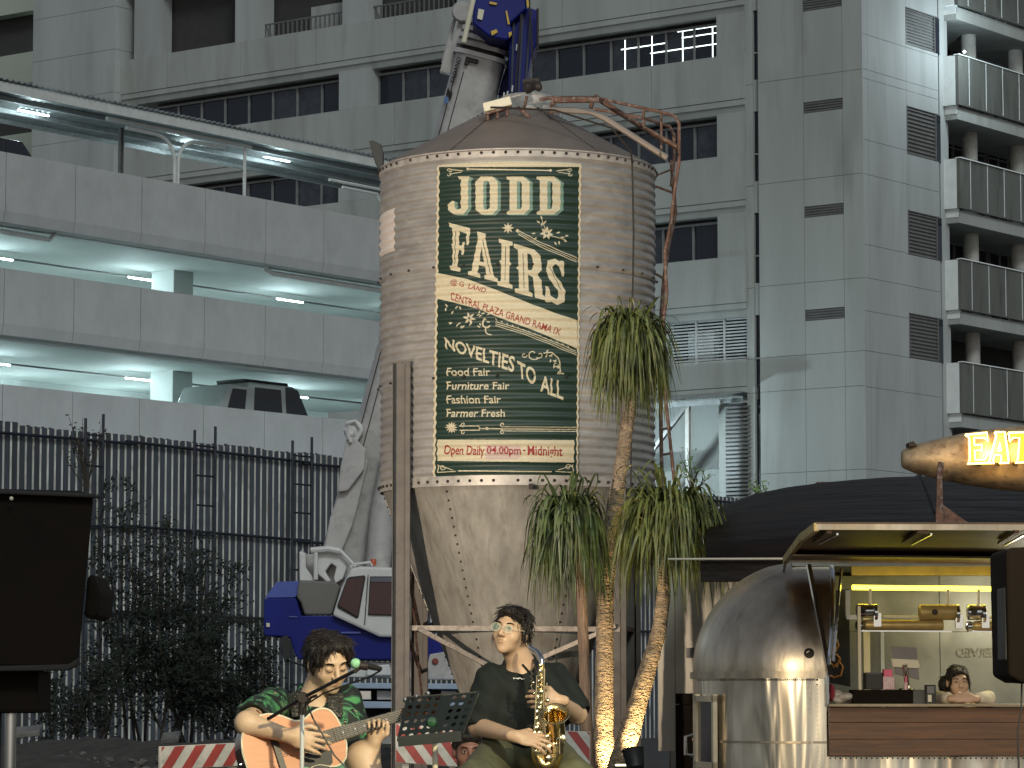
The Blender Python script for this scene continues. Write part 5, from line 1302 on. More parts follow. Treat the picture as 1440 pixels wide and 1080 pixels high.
# ------------------------------------------------------------------ ponytail palms
bark = mat('palm_bark', (.30, .225, .15), .85, var=.3, scale=9, stretch=(1, 1, 2.2), stain=(.13, .09, .06), stain_amt=.85, bump=.06, bscale=26)
bark2 = mat('smooth_palm_bark', (.20, .13, .085), .8, var=.3, scale=7, stretch=(3, 3, .4), stain=(.10, .065, .045), stain_amt=.6, bump=.012, bscale=30)
leafm = mat('palm_leaf', (.085, .105, .024), .5, var=.5, scale=6, stain=(.2, .17, .06), stain_amt=.5)
leafd = mat('palm_leaf_dark', (.055, .08, .022), .5, var=.5, scale=6, stain=(.15, .15, .05), stain_amt=.5)
def palm(label, path, rad, Y, cr_c, R_, up, drop, n, seed, lm, bm, spread=1.0, rot=0):
    rs = random.Random(seed)
    t = thing('ponytail_palm', label, 'palm', P(path[0][0], path[0][1], Y).xy.to_3d(), 'ponytail palms in front of the silo')
    pts = [P(x, y, Y) for x, y in path]
    a = pts[0].copy(); b = (pts[0] - pts[1]).normalized(); g0 = a + b * (a.z / max(.2, -b.z)); pts = [Vector((g0.x, g0.y, 0))] + pts
    rad = [rad[0] * 1.35] + rad
    P2 = []; R2 = []
    for i in range(len(pts) - 1):
        for q in range(14):
            f = q / 14; P2.append(pts[i].lerp(pts[i + 1], f)); R2.append((rad[i] * (1 - f) + rad[i + 1] * f) * (1 + rs.uniform(-.05, .05)))
    P2.append(pts[-1]); R2.append(rad[-1])
    for _ in range(5): P2 = [P2[0]] + [(P2[i - 1] + P2[i] * 2 + P2[i + 1]) / 4 for i in range(1, len(P2) - 1)] + [P2[-1]]
    m = MB(); m.tube(P2, R2, 18); m.build('trunk', bm, t, smooth='all')
    m = MB(); c0 = P(*cr_c, Y)
    for k in range(n):
        az = rs.uniform(0, 2 * math.pi); rr = R_ * (rs.uniform(.15, 1) ** .6) * spread; h = up * rs.uniform(.3, 1.1); dz = drop * rs.uniform(.45, 1.1)
        if rs.random() < .10: dz *= .25; h *= 1.3; rr *= 1.15
        w = rs.uniform(.008, .0155); N_ = 11; tw = rs.uniform(-.6, .6)
        c = c0 + Vector((rs.uniform(-.03, .03), rs.uniform(-.03, .03), rs.uniform(-.08, .06)))
        L = []; sw = rs.uniform(-.06, .06); sw2 = rs.uniform(-.05, .05)
        for i in range(N_ + 1):
            f = i / N_; r_ = rr * (1 - math.exp(-3.2 * f)) * 1.04 + sw * f * f
            z = h * math.sin(min(1, f * 2.3) * math.pi / 2) - dz * f ** 1.9
            L.append(c + Vector((math.cos(az + tw * f * .5) * r_ + sw2 * f * f, math.sin(az + tw * f * .5) * r_, z)))
        vs = []
        sdv = Vector((-math.sin(az + rs.uniform(-.9, .9)), math.cos(az + rs.uniform(-.9, .9)), 0))
        for i, q in enumerate(L):
            ww = w * (1 - (i / N_) ** 2.2) + .001; vs += [q - sdv * ww, q + sdv * ww]
        m.add(vs, [(2 * i, 2 * i + 1, 2 * i + 3, 2 * i + 2) for i in range(N_)])
    m.build('crown', lm, t, smooth='all', kind='stuff')
    return t
palm('tallest ponytail palm with a bright uplit trunk and leafy head before the silo', [(848, 1080), (850, 940), (851, 828), (863, 717), (870, 678), (881, 604), (889, 553), (887, 520)], [.09, .078, .070, .068, .060, .056, .048, .05], 27, (887, 487), .37, .30, .74, 1000, 1, leafm, bark)
palm('short ponytail palm with a plain brown trunk, left of the tall one', [(827, 1065), (822, 940), (817, 828), (812, 790), (808, 760)], [.055, .046, .042, .04, .04], 26.4, (800, 745), .38, .34, .80, 520, 2, leafd, bark2)
palm('leaning ponytail palm with an uplit trunk, right of the tall one', [(880, 1048), (905, 961), (927, 887), (934, 828), (930, 765)], [.09, .074, .062, .054, .047], 26.2, (942, 745), .50, .40, .80, 640, 3, leafm, bark)
t = thing('palm_uplight', 'round black uplight at the foot of the leaning palm', 'spotlight', P(890, 1075, 25.7), None)
c = P(891, 1058, 25.4)
m = MB(); m.lathe(c + Vector((.02, 0, -.15)), (-.15, .3, 1), [(.04, 0), (.07, .03), (.085, .17), (.09, .18), (.075, .17), (.075, .15), (0, .15)], 18); m.build('housing', M['black'], t, smooth=True)
m = MB(); m.bar(c + Vector((0, 0, -.18)), (c.x, c.y, 0), .05); m.box(c.x - .1, c.x + .1, c.y - .1, c.y + .1, 0, .03); m.build('stake', M['black'], t)
t = thing('palm_floodlight', 'small lit floodlight at the foot of the tallest palm', 'spotlight', P(879, 1079, 25.9), None)
c2 = P(876, 1076, 25.8)
m = MB(); m.obox(c2 + Vector((0, 0, -.03)), (1, 0, 0), (0, 1, 0), (0, 0, 1), .14, .1, .05); m.bar(c2, (c2.x, c2.y, 0), .03); m.build('housing', M['black'], t)
m = MB(); m.obox(c2 + Vector((0, 0, 0)), (1, 0, 0), (0, 1, 0), (0, 0, 1), .12, .08, .012); m.build('lens', mat('lit_lens', (1, 1, 1), .4, var=0, emit=(1, .85, .5), estr=3), t)
light('uplight_beam_tall_palm', 'SPOT', (P(850, 0, 27).x + .09, 26.74, .20), (P(853, 0, 27).x + .03, 27.0, 2.4), 230, (1, .72, .34), .03, 56, .5)
light('uplight_beam_leaning_palm', 'SPOT', (P(886, 0, 26).x, 25.95, .42), P(932, 800, 26.25), 130, (1, .74, .36), .03, 56, .5)

# ------------------------------------------------------------------ scrub before the hoarding
twig = mat('twig_bark', (.05, .04, .03), .9)
scrubm = mat('scrub_leaf', (.014, .021, .012), .7, var=.5, scale=4)
def bush(label, base_px, Y, stems, seed, dens=1.0, zb=.1):
    rs = random.Random(seed)
    b0 = P(base_px, 1000, Y); t = thing('scrub_bush', label, 'bush', (b0.x, b0.y, zb), 'scrub along the hoarding')
    mw, ml = MB(), MB()
    for (tx, ty, wd) in stems:
        tip = P(tx, ty, Y + rs.uniform(-.8, .8)); a = Vector((b0.x + rs.uniform(-.4, .4), b0.y + rs.uniform(-.3, .3), zb))
        n = 12; pts = []
        bend = Vector((rs.uniform(-.4, .4), rs.uniform(-.3, .3), 0))
        for i in range(n + 1):
            f = i / n; pts.append(a.lerp(tip, f) + bend * math.sin(f * math.pi) + Vector((rs.uniform(-.04, .04), rs.uniform(-.04, .04), 0)) * f)
        mw.tube(pts, [.03 * (1 - .8 * i / n) for i in range(n + 1)], 5)
        for i in range(3, n + 1):
            for _ in range(int(3.6 * dens)):
                L = rs.uniform(.3, 1.0) * wd * (1.15 - i / n * .7); az = rs.uniform(0, 6.28); el = rs.uniform(-.2, 1.1)
                d = Vector((math.cos(az) * math.cos(el), math.sin(az) * math.cos(el), math.sin(el)))
                e = pts[i] + d * L; mw.tube([pts[i], pts[i].lerp(e, .5) + Vector((0, 0, .05)), e], [.008, .006, .003], 4, caps=False)
                for q in range(int(30 * L * dens) + 6):
                    c = pts[i].lerp(e, rs.uniform(.15, 1.05)) + Vector((rs.gauss(0, .07), rs.gauss(0, .07), rs.gauss(0, .07)))
                    x = Vector((rs.gauss(0, 1), rs.gauss(0, 1), rs.gauss(0, 1))).normalized(); y = x.orthogonal().normalized()
                    s_ = rs.uniform(.026, .058); ml.add([c - x * s_, c + y * s_ * .45, c + x * s_, c - y * s_ * .45], [(0, 1, 2, 3)])
    mw.build('stem', twig, t); ml.build('foliage', scrubm, t, kind='stuff')
bush('dark straggly bush, the tallest against the hoarding beside the black speaker', 175, 56, [(150, 690, .8), (165, 720, .8), (190, 690, .9), (140, 760, .7), (150, 850, .9), (205, 760, .8)], 11)
bush('broad dark bush in the middle of the hoarding before the standing ladder frame', 255, 55, [(235, 745, 1.2), (265, 760, 1.3), (290, 790, 1.1), (215, 800, 1.3), (250, 840, 1.3), (200, 880, 1.2), (290, 860, 1.1), (330, 800, .9)], 12, 1.25)
bush('low dark bush reaching the blue crane counterweight', 330, 54, [(350, 880, 1.0), (365, 900, .8), (320, 870, 1.0), (300, 900, 1.1), (345, 940, 1.0), (270, 930, 1.1)], 13, 1.2)
bush('low bush in the shade behind the left speaker pole', 110, 53, [(120, 930, .8), (150, 940, 1.0), (80, 960, .6), (180, 930, 1.0)], 14, 1.1)
# bare climber on top of the hoarding and weeds to the right
def sprig(name, label, px, py, Y, h, seed, m_, n=9):
    rs = random.Random(seed); a = P(px, py, Y); mw, ml = MB(), MB()
    for k in range(n):
        e = a + Vector((rs.uniform(-.35, .35) * h, rs.uniform(-.1, .1), rs.uniform(.4, 1) * h)); mid_ = a.lerp(e, .5) + Vector((rs.uniform(-.1, .1), 0, .05)); mw.tube([a, mid_, e], [.012, .009, .004], 4)
        for q in range(10):
            c = mid_.lerp(e, rs.random()) + Vector((rs.gauss(0, .05), rs.gauss(0, .05), rs.gauss(0, .05))); x = Vector((rs.gauss(0, 1), rs.gauss(0, 1), rs.gauss(0, 1))).normalized(); y = x.orthogonal().normalized(); s_ = rs.uniform(.03, .06)
            ml.add([c - x * s_, c + y * s_ * .5, c + x * s_, c - y * s_ * .5], [(0, 1, 2, 3)])
    o = mw.build(name, twig); tag(o, label, 'plant'); ml.build('leaf_cluster', m_, o, kind='stuff')
weed = mat('pale_weed_leaf', (.22, .32, .12), .6, var=.3)
sprig('climbing_weed', 'thin dry weed poking above the hoarding beside the nearest ladder frame', 122, 690, 61, 1.6, 3, twig, 12)
sprig('roadside_sapling', 'small pale green sapling at the hoarding below the grey louvre stack', 978, 700, 66, 1.1, 4, weed)
sprig('roadside_sapling', 'pale green shoot above the dark tent beside the grey building corner', 1068, 712, 60, .55, 5, weed, 6)

M['garage_slab'] = mat('dusty_slab', (.17, .16, .145), .9, var=.3, bump=.01)
# ------------------------------------------------------------------ soil bank and stones
rs = random.Random(4); nx, ny = 120, 26; vs = []
for j in range(ny + 1):
    for i in range(nx + 1):
        X = -16 + 26 * i / nx; f = j / ny; Y = 30 + (54 - 30) * f
        z = .02 + (.42 * math.sin(f * math.pi) ** .6 + .1 * math.sin(X * 1.3 + Y * .6) * math.sin(f * math.pi) + .07 * math.sin(X * 3.1 + Y) * math.sin(f * math.pi) + rs.uniform(-.03, .05) * math.sin(f * math.pi)) * (1 if X < -1 else max(0, 1 - (X + 1) / 4)) - .03 * (j in (0, ny))
        vs.append((X, Y, z))
MB().add(vs, [(j * (nx + 1) + i, j * (nx + 1) + i + 1, (j + 1) * (nx + 1) + i + 1, (j + 1) * (nx + 1) + i) for j in range(ny) for i in range(nx)]).build('soil_bank', M['soil'], smooth='all', kind='structure')
m = MB()
for k in range(420):
    Y = rs.uniform(31, 44); X = rs.uniform(-.165, -.03) * Y; s_ = rs.uniform(.02, .075)
    n0 = len(m.v); m.ball((X, Y, .28 + rs.uniform(-.04, .1)), s_, 6, 4, (rs.uniform(.8, 1.6), 1, rs.uniform(.5, .9)))
    for q in range(n0, len(m.v)): m.v[q] = tuple(c_ + rs.uniform(-.3, .3) * s_ for c_ in m.v[q])
m.build('rubble', mat('grey_rubble', (.13, .115, .10), .9, var=.4, scale=7), kind='stuff')
for k, (px, py, w_, lab) in enumerate(((35, 1027, .40, 'pale broken slab lying on the soil below the black speaker'), (240, 1035, .22, 'small pale slab on the soil behind the striped barrier'))):
    c = P(px, py + 2, 40); m = MB(); m.obox(c, (1, .1, .1), (0, 1, .3), (0, -.3, 1), w_, .3, .06); tag(m.build('broken_slab', M['garage_slab'], bevel=.01), lab, 'slab')
# ------------------------------------------------------------------ people: one continuous surface from blended rounded shapes
def surfnet(D, org, h):
    s = D < 0
    nx, ny, nz = D.shape
    c = np.zeros((nx - 1, ny - 1, nz - 1), np.int8)
    for dx in (0, 1):
        for dy in (0, 1):
            for dz in (0, 1): c += s[dx:nx - 1 + dx, dy:ny - 1 + dy, dz:nz - 1 + dz]
    I, J, K = np.nonzero((c > 0) & (c < 8))
    idx = -np.ones(c.shape, np.int32); idx[I, J, K] = np.arange(len(I))
    acc = np.zeros((len(I), 3)); cnt = np.zeros(len(I))
    cor = [(a, b, d) for a in (0, 1) for b in (0, 1) for d in (0, 1)]
    for a in cor:
        for ax_ in range(3):
            if a[ax_]: continue
            b = list(a); b[ax_] = 1
            d0 = D[I + a[0], J + a[1], K + a[2]]; d1 = D[I + b[0], J + b[1], K + b[2]]
            x = (d0 < 0) != (d1 < 0); t = np.where(x, d0 / np.where(x, d0 - d1, 1), 0)
            p = np.array(a)[None] + 0.0 * acc; p[:, ax_] += t
            acc += p * x[:, None]; cnt += x
    V = (acc / cnt[:, None] + np.stack([I, J, K], 1)) * h + np.array(org)
    F = []
    for ax_ in range(3):
        o1, o2 = [k for k in range(3) if k != ax_]
        a = s; sl0 = [slice(None)] * 3; sl1 = [slice(None)] * 3; sl0[ax_] = slice(0, -1); sl1[ax_] = slice(1, None)
        s0, s1 = s[tuple(sl0)], s[tuple(sl1)]
        e = np.stack(np.nonzero(s0 != s1), 1)
        ok = (e[:, o1] > 0) & (e[:, o2] > 0) & (e[:, o1] < D.shape[o1] - 1) & (e[:, o2] < D.shape[o2] - 1)
        e = e[ok]
        def at(d1, d2):
            q = e.copy(); q[:, o1] -= d1; q[:, o2] -= d2
            return idx[q[:, 0], q[:, 1], q[:, 2]]
        quad = np.stack([at(1, 1), at(0, 1), at(0, 0), at(1, 0)], 1)
        flip = s0[tuple(e.T)]
        if ax_ == 1: flip = ~flip
        quad[~flip] = quad[~flip][:, ::-1]
        F.append(quad)
    return V, np.concatenate(F)
class Body:
    def __init__(S, lo, hi, h=.006):
        S.lo = np.array(lo, float); S.h = h
        S.n = np.ceil((np.array(hi) - S.lo) / h).astype(int) + 1
        S.D = np.full(S.n, .08, np.float32)
    def _sl(S, lo, hi, mg):
        a = np.maximum(0, np.floor((lo - mg - S.lo) / S.h).astype(int)); b = np.minimum(S.n, np.ceil((hi + mg - S.lo) / S.h).astype(int) + 1)
        if (b <= a).any(): return None, None
        sl = tuple(slice(i, j) for i, j in zip(a, b))
        g = np.meshgrid(*[S.lo[k] + S.h * np.arange(a[k], b[k]) for k in range(3)], indexing='ij')
        return sl, g
    def _mix(S, sl, d, k, sub):
        D = S.D[sl]
        if sub:
            hh = np.clip(.5 - .5 * (D + d) / k, 0, 1); S.D[sl] = D * (1 - hh) - d * hh + k * hh * (1 - hh)
        else:
            hh = np.clip(.5 + .5 * (D - d) / k, 0, 1); S.D[sl] = D * (1 - hh) + d * hh - k * hh * (1 - hh)
    def cap(S, a, b, ra, rb=None, k=.02, sub=False):
        a, b = np.array(a, float), np.array(b, float); rb = ra if rb is None else rb; r = max(ra, rb)
        sl, g = S._sl(np.minimum(a, b) - r, np.maximum(a, b) + r, k + .02)
        if sl is None: return S
        ba = b - a; L2 = max(1e-9, ba @ ba)
        t = np.clip(((g[0] - a[0]) * ba[0] + (g[1] - a[1]) * ba[1] + (g[2] - a[2]) * ba[2]) / L2, 0, 1)
        d = np.sqrt((g[0] - a[0] - ba[0] * t) ** 2 + (g[1] - a[1] - ba[1] * t) ** 2 + (g[2] - a[2] - ba[2] * t) ** 2) - (ra + (rb - ra) * t)
        S._mix(sl, d.astype(np.float32), k, sub); return S
    def ell(S, c, r, R_=None, k=.02, sub=False):
        c = np.array(c, float); r = np.array(r, float); m_ = max(r)
        sl, g = S._sl(c - m_, c + m_, k + .02)
        if sl is None: return S
        A = np.array(R_.transposed()) if R_ is not None else np.eye(3)
        q = [g[0] - c[0], g[1] - c[1], g[2] - c[2]]
        L = [A[i][0] * q[0] + A[i][1] * q[1] + A[i][2] * q[2] for i in range(3)]
        k0 = np.sqrt(sum((L[i] / r[i]) ** 2 for i in range(3))); k1 = np.sqrt(sum((L[i] / r[i] ** 2) ** 2 for i in range(3))) + 1e-9
        S._mix(sl, (k0 * (k0 - 1) / k1).astype(np.float32), k, sub); return S
    def mesh(S, name, mt, parent, kind=None, label=None, disp=None):
        V, F = surfnet(S.D, S.lo, S.h)
        if disp is not None: V = V + disp(V)
        me = bpy.data.meshes.new(name); me.from_pydata([tuple(v) for v in V.tolist()], [], [tuple(f) for f in F.tolist()])
        me.materials.append(mt); me.polygons.foreach_set('use_smooth', [True] * len(me.polygons)); me.update()
        return link(name, me, parent, kind, label)
def rotm(yaw, pitch=0, roll=0):
    """head frame: x to the person's left, y forward, z up; yaw 0 faces the camera (-Y)"""
    return (Matrix.Rotation(math.radians(yaw), 3, 'Z') @ Matrix.Rotation(math.radians(180), 3, 'Z') @ Matrix.Rotation(math.radians(pitch), 3, 'X') @ Matrix.Rotation(math.radians(roll), 3, 'Y'))
def head(bd, c, R_, s=1.0):
    """skull centred on c (between the ears, eye height)"""
    f = lambda x, y, z: tuple(Vector(c) + R_ @ Vector((x * s, y * s, z * s)))
    E = lambda x, y, z, a, b, d, k=.015, sub=False: bd.ell(f(x, y, z), (a * s, b * s, d * s), R_, k, sub)
    E(0, -.008, .035, .074, .092, .078)
    E(0, .030, -.015, .062, .062, .085, .02)
    E(0, .042, -.072, .044, .042, .034, .025)
    E(0, .066, -.098, .022, .018, .016, .02)
    E(.038, .055, -.030, .026, .026, .026, .02); E(-.038, .055, -.030, .026, .026, .026, .02)
    E(0, .082, .030, .048, .014, .012, .015)
    for sg in (-1, 1):
        E(sg * .030, .098, .006, .019, .014, .011, .010, True)
        E(sg * .030, .078, .005, .0155, .0145, .0135, .003)
        E(sg * .078, -.004, -.008, .009, .020, .030, .006)
    bd.cap(f(0, .092, .014), f(0, .114, -.026), .008 * s, .0115 * s, .012)
    E(.012, .102, -.031, .009, .010, .007, .006); E(-.012, .102, -.031, .009, .010, .007, .006)
    E(0, .0895, -.0535, .021, .009, .0055, .006); E(0, .0870, -.0665, .018, .007, .006, .008)
    bd.cap(f(-.022, .101, -.060), f(.022, .101, -.060), .0018 * s, None, .003, True)
    return f
def face_details(f, R_, par, s=1.0, closed=False, brow=None, smile=0):
    iris = bpy.data.materials.get('dark_iris') or mat('dark_iris', (.012, .008, .006), .2, var=0)
    wh = bpy.data.materials.get('eye_white') or mat('eye_white', (.55, .5, .45), .3, var=0)
    lip = bpy.data.materials.get('lips') or mat('lips', (.36, .19, .14), .8, var=.1)
    m = MB()
    for sg in (-1, 1):
        pts = [f(sg * (.014 + .034 * q / 5), .0975 - .012 * (q / 5) ** 2, .0255 + .006 * math.sin(q / 5 * 2.6)) for q in range(6)]
        m.tube(pts, [.0022, .0034, .0036, .0034, .0028, .0014], 6)
    m.build('eyebrows', iris, par, smooth=True, kind='stuff')
    if closed:
        m = MB()
        for sg in (-1, 1): m.tube([f(sg * (.017 + .027 * q / 5), .0945 - .010 * (q / 5 - .4) ** 2, -.001 - .0035 * math.sin(q / 5 * math.pi)) for q in range(6)], .0016, 6)
        m.build('eyelashes', iris, par, smooth=True)
    else:
        m = MB()
        for sg in (-1, 1):
            c = Vector(f(sg * .030, .0895, .005)); r_ = R_ @ Vector((0, 1, 0))
            m.lathe(c, r_, [(.0115 * s, 0), (.008 * s, .0035 * s), (0, .004 * s)], 14, x=R_ @ Vector((1, 0, 0)))
            for i in range(len(m.v) - 42, len(m.v)):
                p = Vector(m.v[i]) - c; u = R_ @ Vector((0, 0, 1)); m.v[i] = tuple(Vector(m.v[i]) - u * p.dot(u) * .52)
        m.build('eyes', wh, par, smooth=True)
        m = MB()
        for sg in (-1, 1):
            m.lathe(Vector(f(sg * .030, .0925, .0055)), R_ @ Vector((0, 1, 0)), [(.0055 * s, 0), (.004 * s, .0018 * s), (0, .002 * s)], 12)
            m.tube([f(sg * (.016 + .029 * q / 5), .0955 - .009 * (q / 5 - .4) ** 2, .0065 + .006 * math.sin(q / 5 * math.pi)) for q in range(6)], .0013, 6)
        m.build('irises', iris, par, smooth=True)
    m = MB()
    m.tube([f(-.021 + .042 * q / 8, .0955 - .010 * abs(q / 4 - 1) ** 2, -.0550 + .0015 * math.sin(q / 8 * math.pi) + smile * abs(q / 4 - 1) ** 2) for q in range(9)], [.0008, .002, .0028, .003, .0026, .003, .0028, .002, .0008], 6)
    m.tube([f(-.018 + .036 * q / 8, .0945 - .010 * abs(q / 4 - 1) ** 2, -.0650 + smile * abs(q / 4 - 1) ** 2) for q in range(9)], [.0006, .0016, .0022, .0026, .0027, .0026, .0022, .0016, .0006], 6)
    m.build('lips', lip, par, smooth=True)
def hand(bd, wrist, d, up, side, curl=(50, 60, 40), s=1.0, spread=.10, thumb=(.6, .3), k=.006, lens=None, rk=1.0):
    """d: towards the knuckles, up: back of the hand, side: towards the thumb"""
    w = Vector(wrist); d = Vector(d).normalized(); up = Vector(up); up = (up - d * up.dot(d)).normalized(); sd_ = d.cross(up)
    if sd_.dot(Vector(side)) < 0: sd_ = -sd_
    R_ = Matrix((sd_, d, up)).transposed()
    bd.ell(w + d * .045 * s, (.040 * s, .054 * s, .016 * s), R_, .012)
    bd.cap(w - d * .03, w + d * .02, .024 * s, .022 * s, .015)
    L = lens or ((.040, .026, .020), (.045, .030, .021), (.041, .027, .020), (.032, .020, .018))
    for i, (l1, l2, l3) in enumerate(L):
        o = (.030 - .020 * i); p = w + d * (.088 - .004 * abs(i - 1)) * s + sd_ * o * s
        dr = (d + sd_ * (spread * (1.5 - i))).normalized(); a = 0
        bd.cap(w + d * .05 * s + sd_ * o * .8 * s, p, .010 * s, .0095 * s * rk, k)
        for q, (l, cu) in enumerate(zip((l1, l2, l3), curl)):
            a += math.radians(cu); nd = dr * math.cos(a) - up * math.sin(a); e = p + nd * l * s
            r0 = (.0092, .0082, .0072)[q] * s * rk; bd.cap(p, e, r0, r0 * .9, k * .6); p = e
    p = w + d * .020 * s + sd_ * .026 * s; q1 = p + (d * .55 + sd_ * .75 - up * .35).normalized() * .036 * s
    q2 = q1 + (d * .9 + sd_ * .3 * thumb[0] - up * thumb[1]).normalized() * .032 * s; q3 = q2 + (d * 1.0 - sd_ * .15 - up * thumb[1]).normalized() * .024 * s
    bd.cap(p, q1, .015 * s, .012 * s, .012); bd.cap(q1, q2, .0115 * s, .0105 * s, .006); bd.cap(q2, q3, .0105 * s, .0085 * s, .006)

hairm2 = mat('hair_strand_black', (.020, .014, .011), .35, var=.5, scale=60)
skin = mat('warm_skin', (.62, .43, .28), .5, var=.06, scale=12, sss=.12, bump=.0004, bscale=300)
skin2 = mat('tan_skin', (.55, .37, .245), .5, var=.06, scale=12, sss=.12, bump=.0004, bscale=300)
hairm = mat('black_hair', (.014, .010, .008), .38, var=.4, scale=40, stretch=(6, 6, 1), bump=.006, bscale=60)
def strands(o, c, R_, n, seed, L=.045, lift=.003):
    rs_ = random.Random(seed); vs_ = o.data.vertices; m = MB(); c = Vector(c); Ri = R_.transposed()
    for k in range(n):
        v = vs_[rs_.randrange(len(vs_))]; p = v.co.copy(); nn = v.normal.copy(); l = Ri @ (p - c)
        fl = R_ @ Vector(((.9 if l.x > -.01 else -.9) * (1 if l.z > .06 else .25), (.5 if l.y > 0 else -.5) * (1 if l.z > .06 else .2), -.25 if l.z > .09 else -1.0))
        fl = (fl + Vector((rs_.gauss(0, .22), rs_.gauss(0, .22), rs_.gauss(0, .22)))); pts = [p - nn * .002]; d = fl
        for q in range(4):
            d = (d - nn * d.dot(nn) * .9).normalized(); pts.append(pts[-1] + d * L / 4 * rs_.uniform(.7, 1.2) + nn * lift * (.9 - q * .35))
            d = d + R_ @ Vector((0, 0, -.35))
        m.tube(pts, [.0012, .0016, .0015, .0011, .0004], 3, caps=False)
    return m.build('hair_strands', hairm2, o, smooth='all', kind='stuff')
def hairstrands(par, f, R_, s, pts_fn, n, seed, name='hair_strand', r=.0022, mt=None):
    rs_ = random.Random(seed); m = MB()
    for k in range(n):
        P_ = pts_fn(rs_)
        m.tube([f(*p) for p in P_], [r * .8, r, r * .9, r * .3][:len(P_)] if len(P_) == 4 else r, 4, caps=False)
    return m.build(name, mt or hairm, par, smooth='all', kind='stuff')

# ---- guitarist
GY = 12.9
gp = lambda x, y, dy=0: P(x, y, GY + dy)
t = thing('person', 'seated man in a green patterned open shirt playing an acoustic guitar, looking down', 'person', (gp(440, 1000).x, GY, 0))
bd = Body((-1.14, 12.35, .32), (-.44, 13.35, 1.47), .0055)
hc = gp(461, 931, -.02); HR = rotm(28, -22, 6)
f = head(bd, hc, HR, .98)
neck0 = gp(441, 985, .05)
bd.cap(Vector(hc) + HR @ Vector((0, -.02, -.04)), neck0, .056, .062, .03)
sh_r, sh_l = gp(385, 990, -.05), gp(487, 985, .12)
hip = gp(436, 1120, .12)
bd.ell(neck0 + Vector((0, .02, -.10)), (.155, .10, .12), None, .05); bd.ell(gp(437, 1070, .08), (.14, .105, .17), None, .06); bd.ell(hip, (.165, .12, .11), None, .06)
el_r = gp(347, 1017, -.43); wr_r = gp(407, 1035, -.47)
bd.cap(sh_r, el_r, .052, .044, .03); bd.cap(el_r, wr_r, .045, .026, .02)
el_l = gp(503, 1062, .05); wr_l = gp(527, 1042, -.22)
bd.cap(sh_l, el_l, .05, .042, .03); bd.cap(el_l, wr_l, .041, .026, .02)
hand(bd, wr_r, (.92, -.02, -.22), (.05, -1, .12), (0, -.1, 1), (16, 26, 22), .98, thumb=(.5, .1))
# fretting hand: the fingers come over the neck towards the camera and close on the board
hand(bd, wr_l, (.05, -.35, .9), (-.1, 1, .35), (1, .1, 0), (50, 42, 28), .86, thumb=(.3, -.2))
kn = gp(510, 1066, -.18); an = gp(430, 1180, -.35)
bd.cap(hip + Vector((.08, 0, 0)), kn, .085, .064, .04); bd.cap(kn, gp(560, 1200, -.35), .060, .042, .03)
bd.cap(hip + Vector((-.08, 0, 0)), gp(420, 1105, -.42), .085, .062, .04); bd.cap(gp(420, 1105, -.42), gp(424, 1230, -.3), .06, .04, .03)
body = bd.mesh('body', skin, t)
face_details(f, HR, t, .98, closed=True)
# shirt: loose, open collar, short sleeves
green = mat('green_leaf_shirt', (.02, .05, .035), .75, var=0, bump=.002, bscale=60)
nt = green.node_tree; v1 = nt.nodes.new('ShaderNodeTexNoise'); v1.inputs['Scale'].default_value = 9; v1.inputs['Detail'].default_value = 1.5; v1.inputs['Distortion'].default_value = 2.2
cr_ = nt.nodes.new('ShaderNodeValToRGB'); cr_.color_ramp.interpolation = 'CONSTANT'
e = cr_.color_ramp.elements; e[0].color = (.008, .014, .012, 1); e[0].position = 0; e[1].position = .50; e[1].color = (.03, .10, .055, 1)
for p_, c_ in ((.555, (.07, .27, .10, 1)), (.61, (.006, .012, .011, 1)), (.66, (.38, .33, .24, 1)), (.68, (.05, .16, .08, 1))): q = e.new(p_); q.color = c_
tcn = nt.nodes.new('ShaderNodeTexCoord'); nt.links.new(tcn.outputs['Object'], v1.inputs['Vector']); nt.links.new(v1.outputs['Fac'], cr_.inputs[0]); nt.links.new(cr_.outputs[0], nt.nodes['Principled BSDF'].inputs['Base Color'])
def folds(amp, fr, seed=0):
    def g(V):
        w = np.sin(V[:, 0] * fr + 3 * np.sin(V[:, 2] * fr * .5 + seed)) * np.cos(V[:, 2] * fr * .8 + V[:, 1] * fr * .6 + seed * 2)
        w2 = np.sin(V[:, 0] * fr * 2.7 + V[:, 2] * fr * 1.9 + seed)
        return np.stack([w * amp * .5, -w * amp - w2 * amp * .3, w2 * amp * .5], 1)
    return g
bs = Body((-1.16, 12.5, .38), (-.46, 13.35, 1.32), .0065)
bs.ell(neck0 + Vector((0, .03, -.105)), (.182, .128, .125), None, .05); bs.ell(gp(437, 1070, .08), (.17, .135, .19), None, .07); bs.ell(hip + Vector((0, 0, .04)), (.19, .15, .12), None, .06)
bs.cap(sh_r, sh_r.lerp(el_r, .72), .068, .076, .05); bs.cap(sh_l, sh_l.lerp(el_l, .7), .066, .074, .05)
bs.cap(neck0 + Vector((0, .03, .0)), neck0 + Vector((0, .03, -.05)), .085, .10, .03)
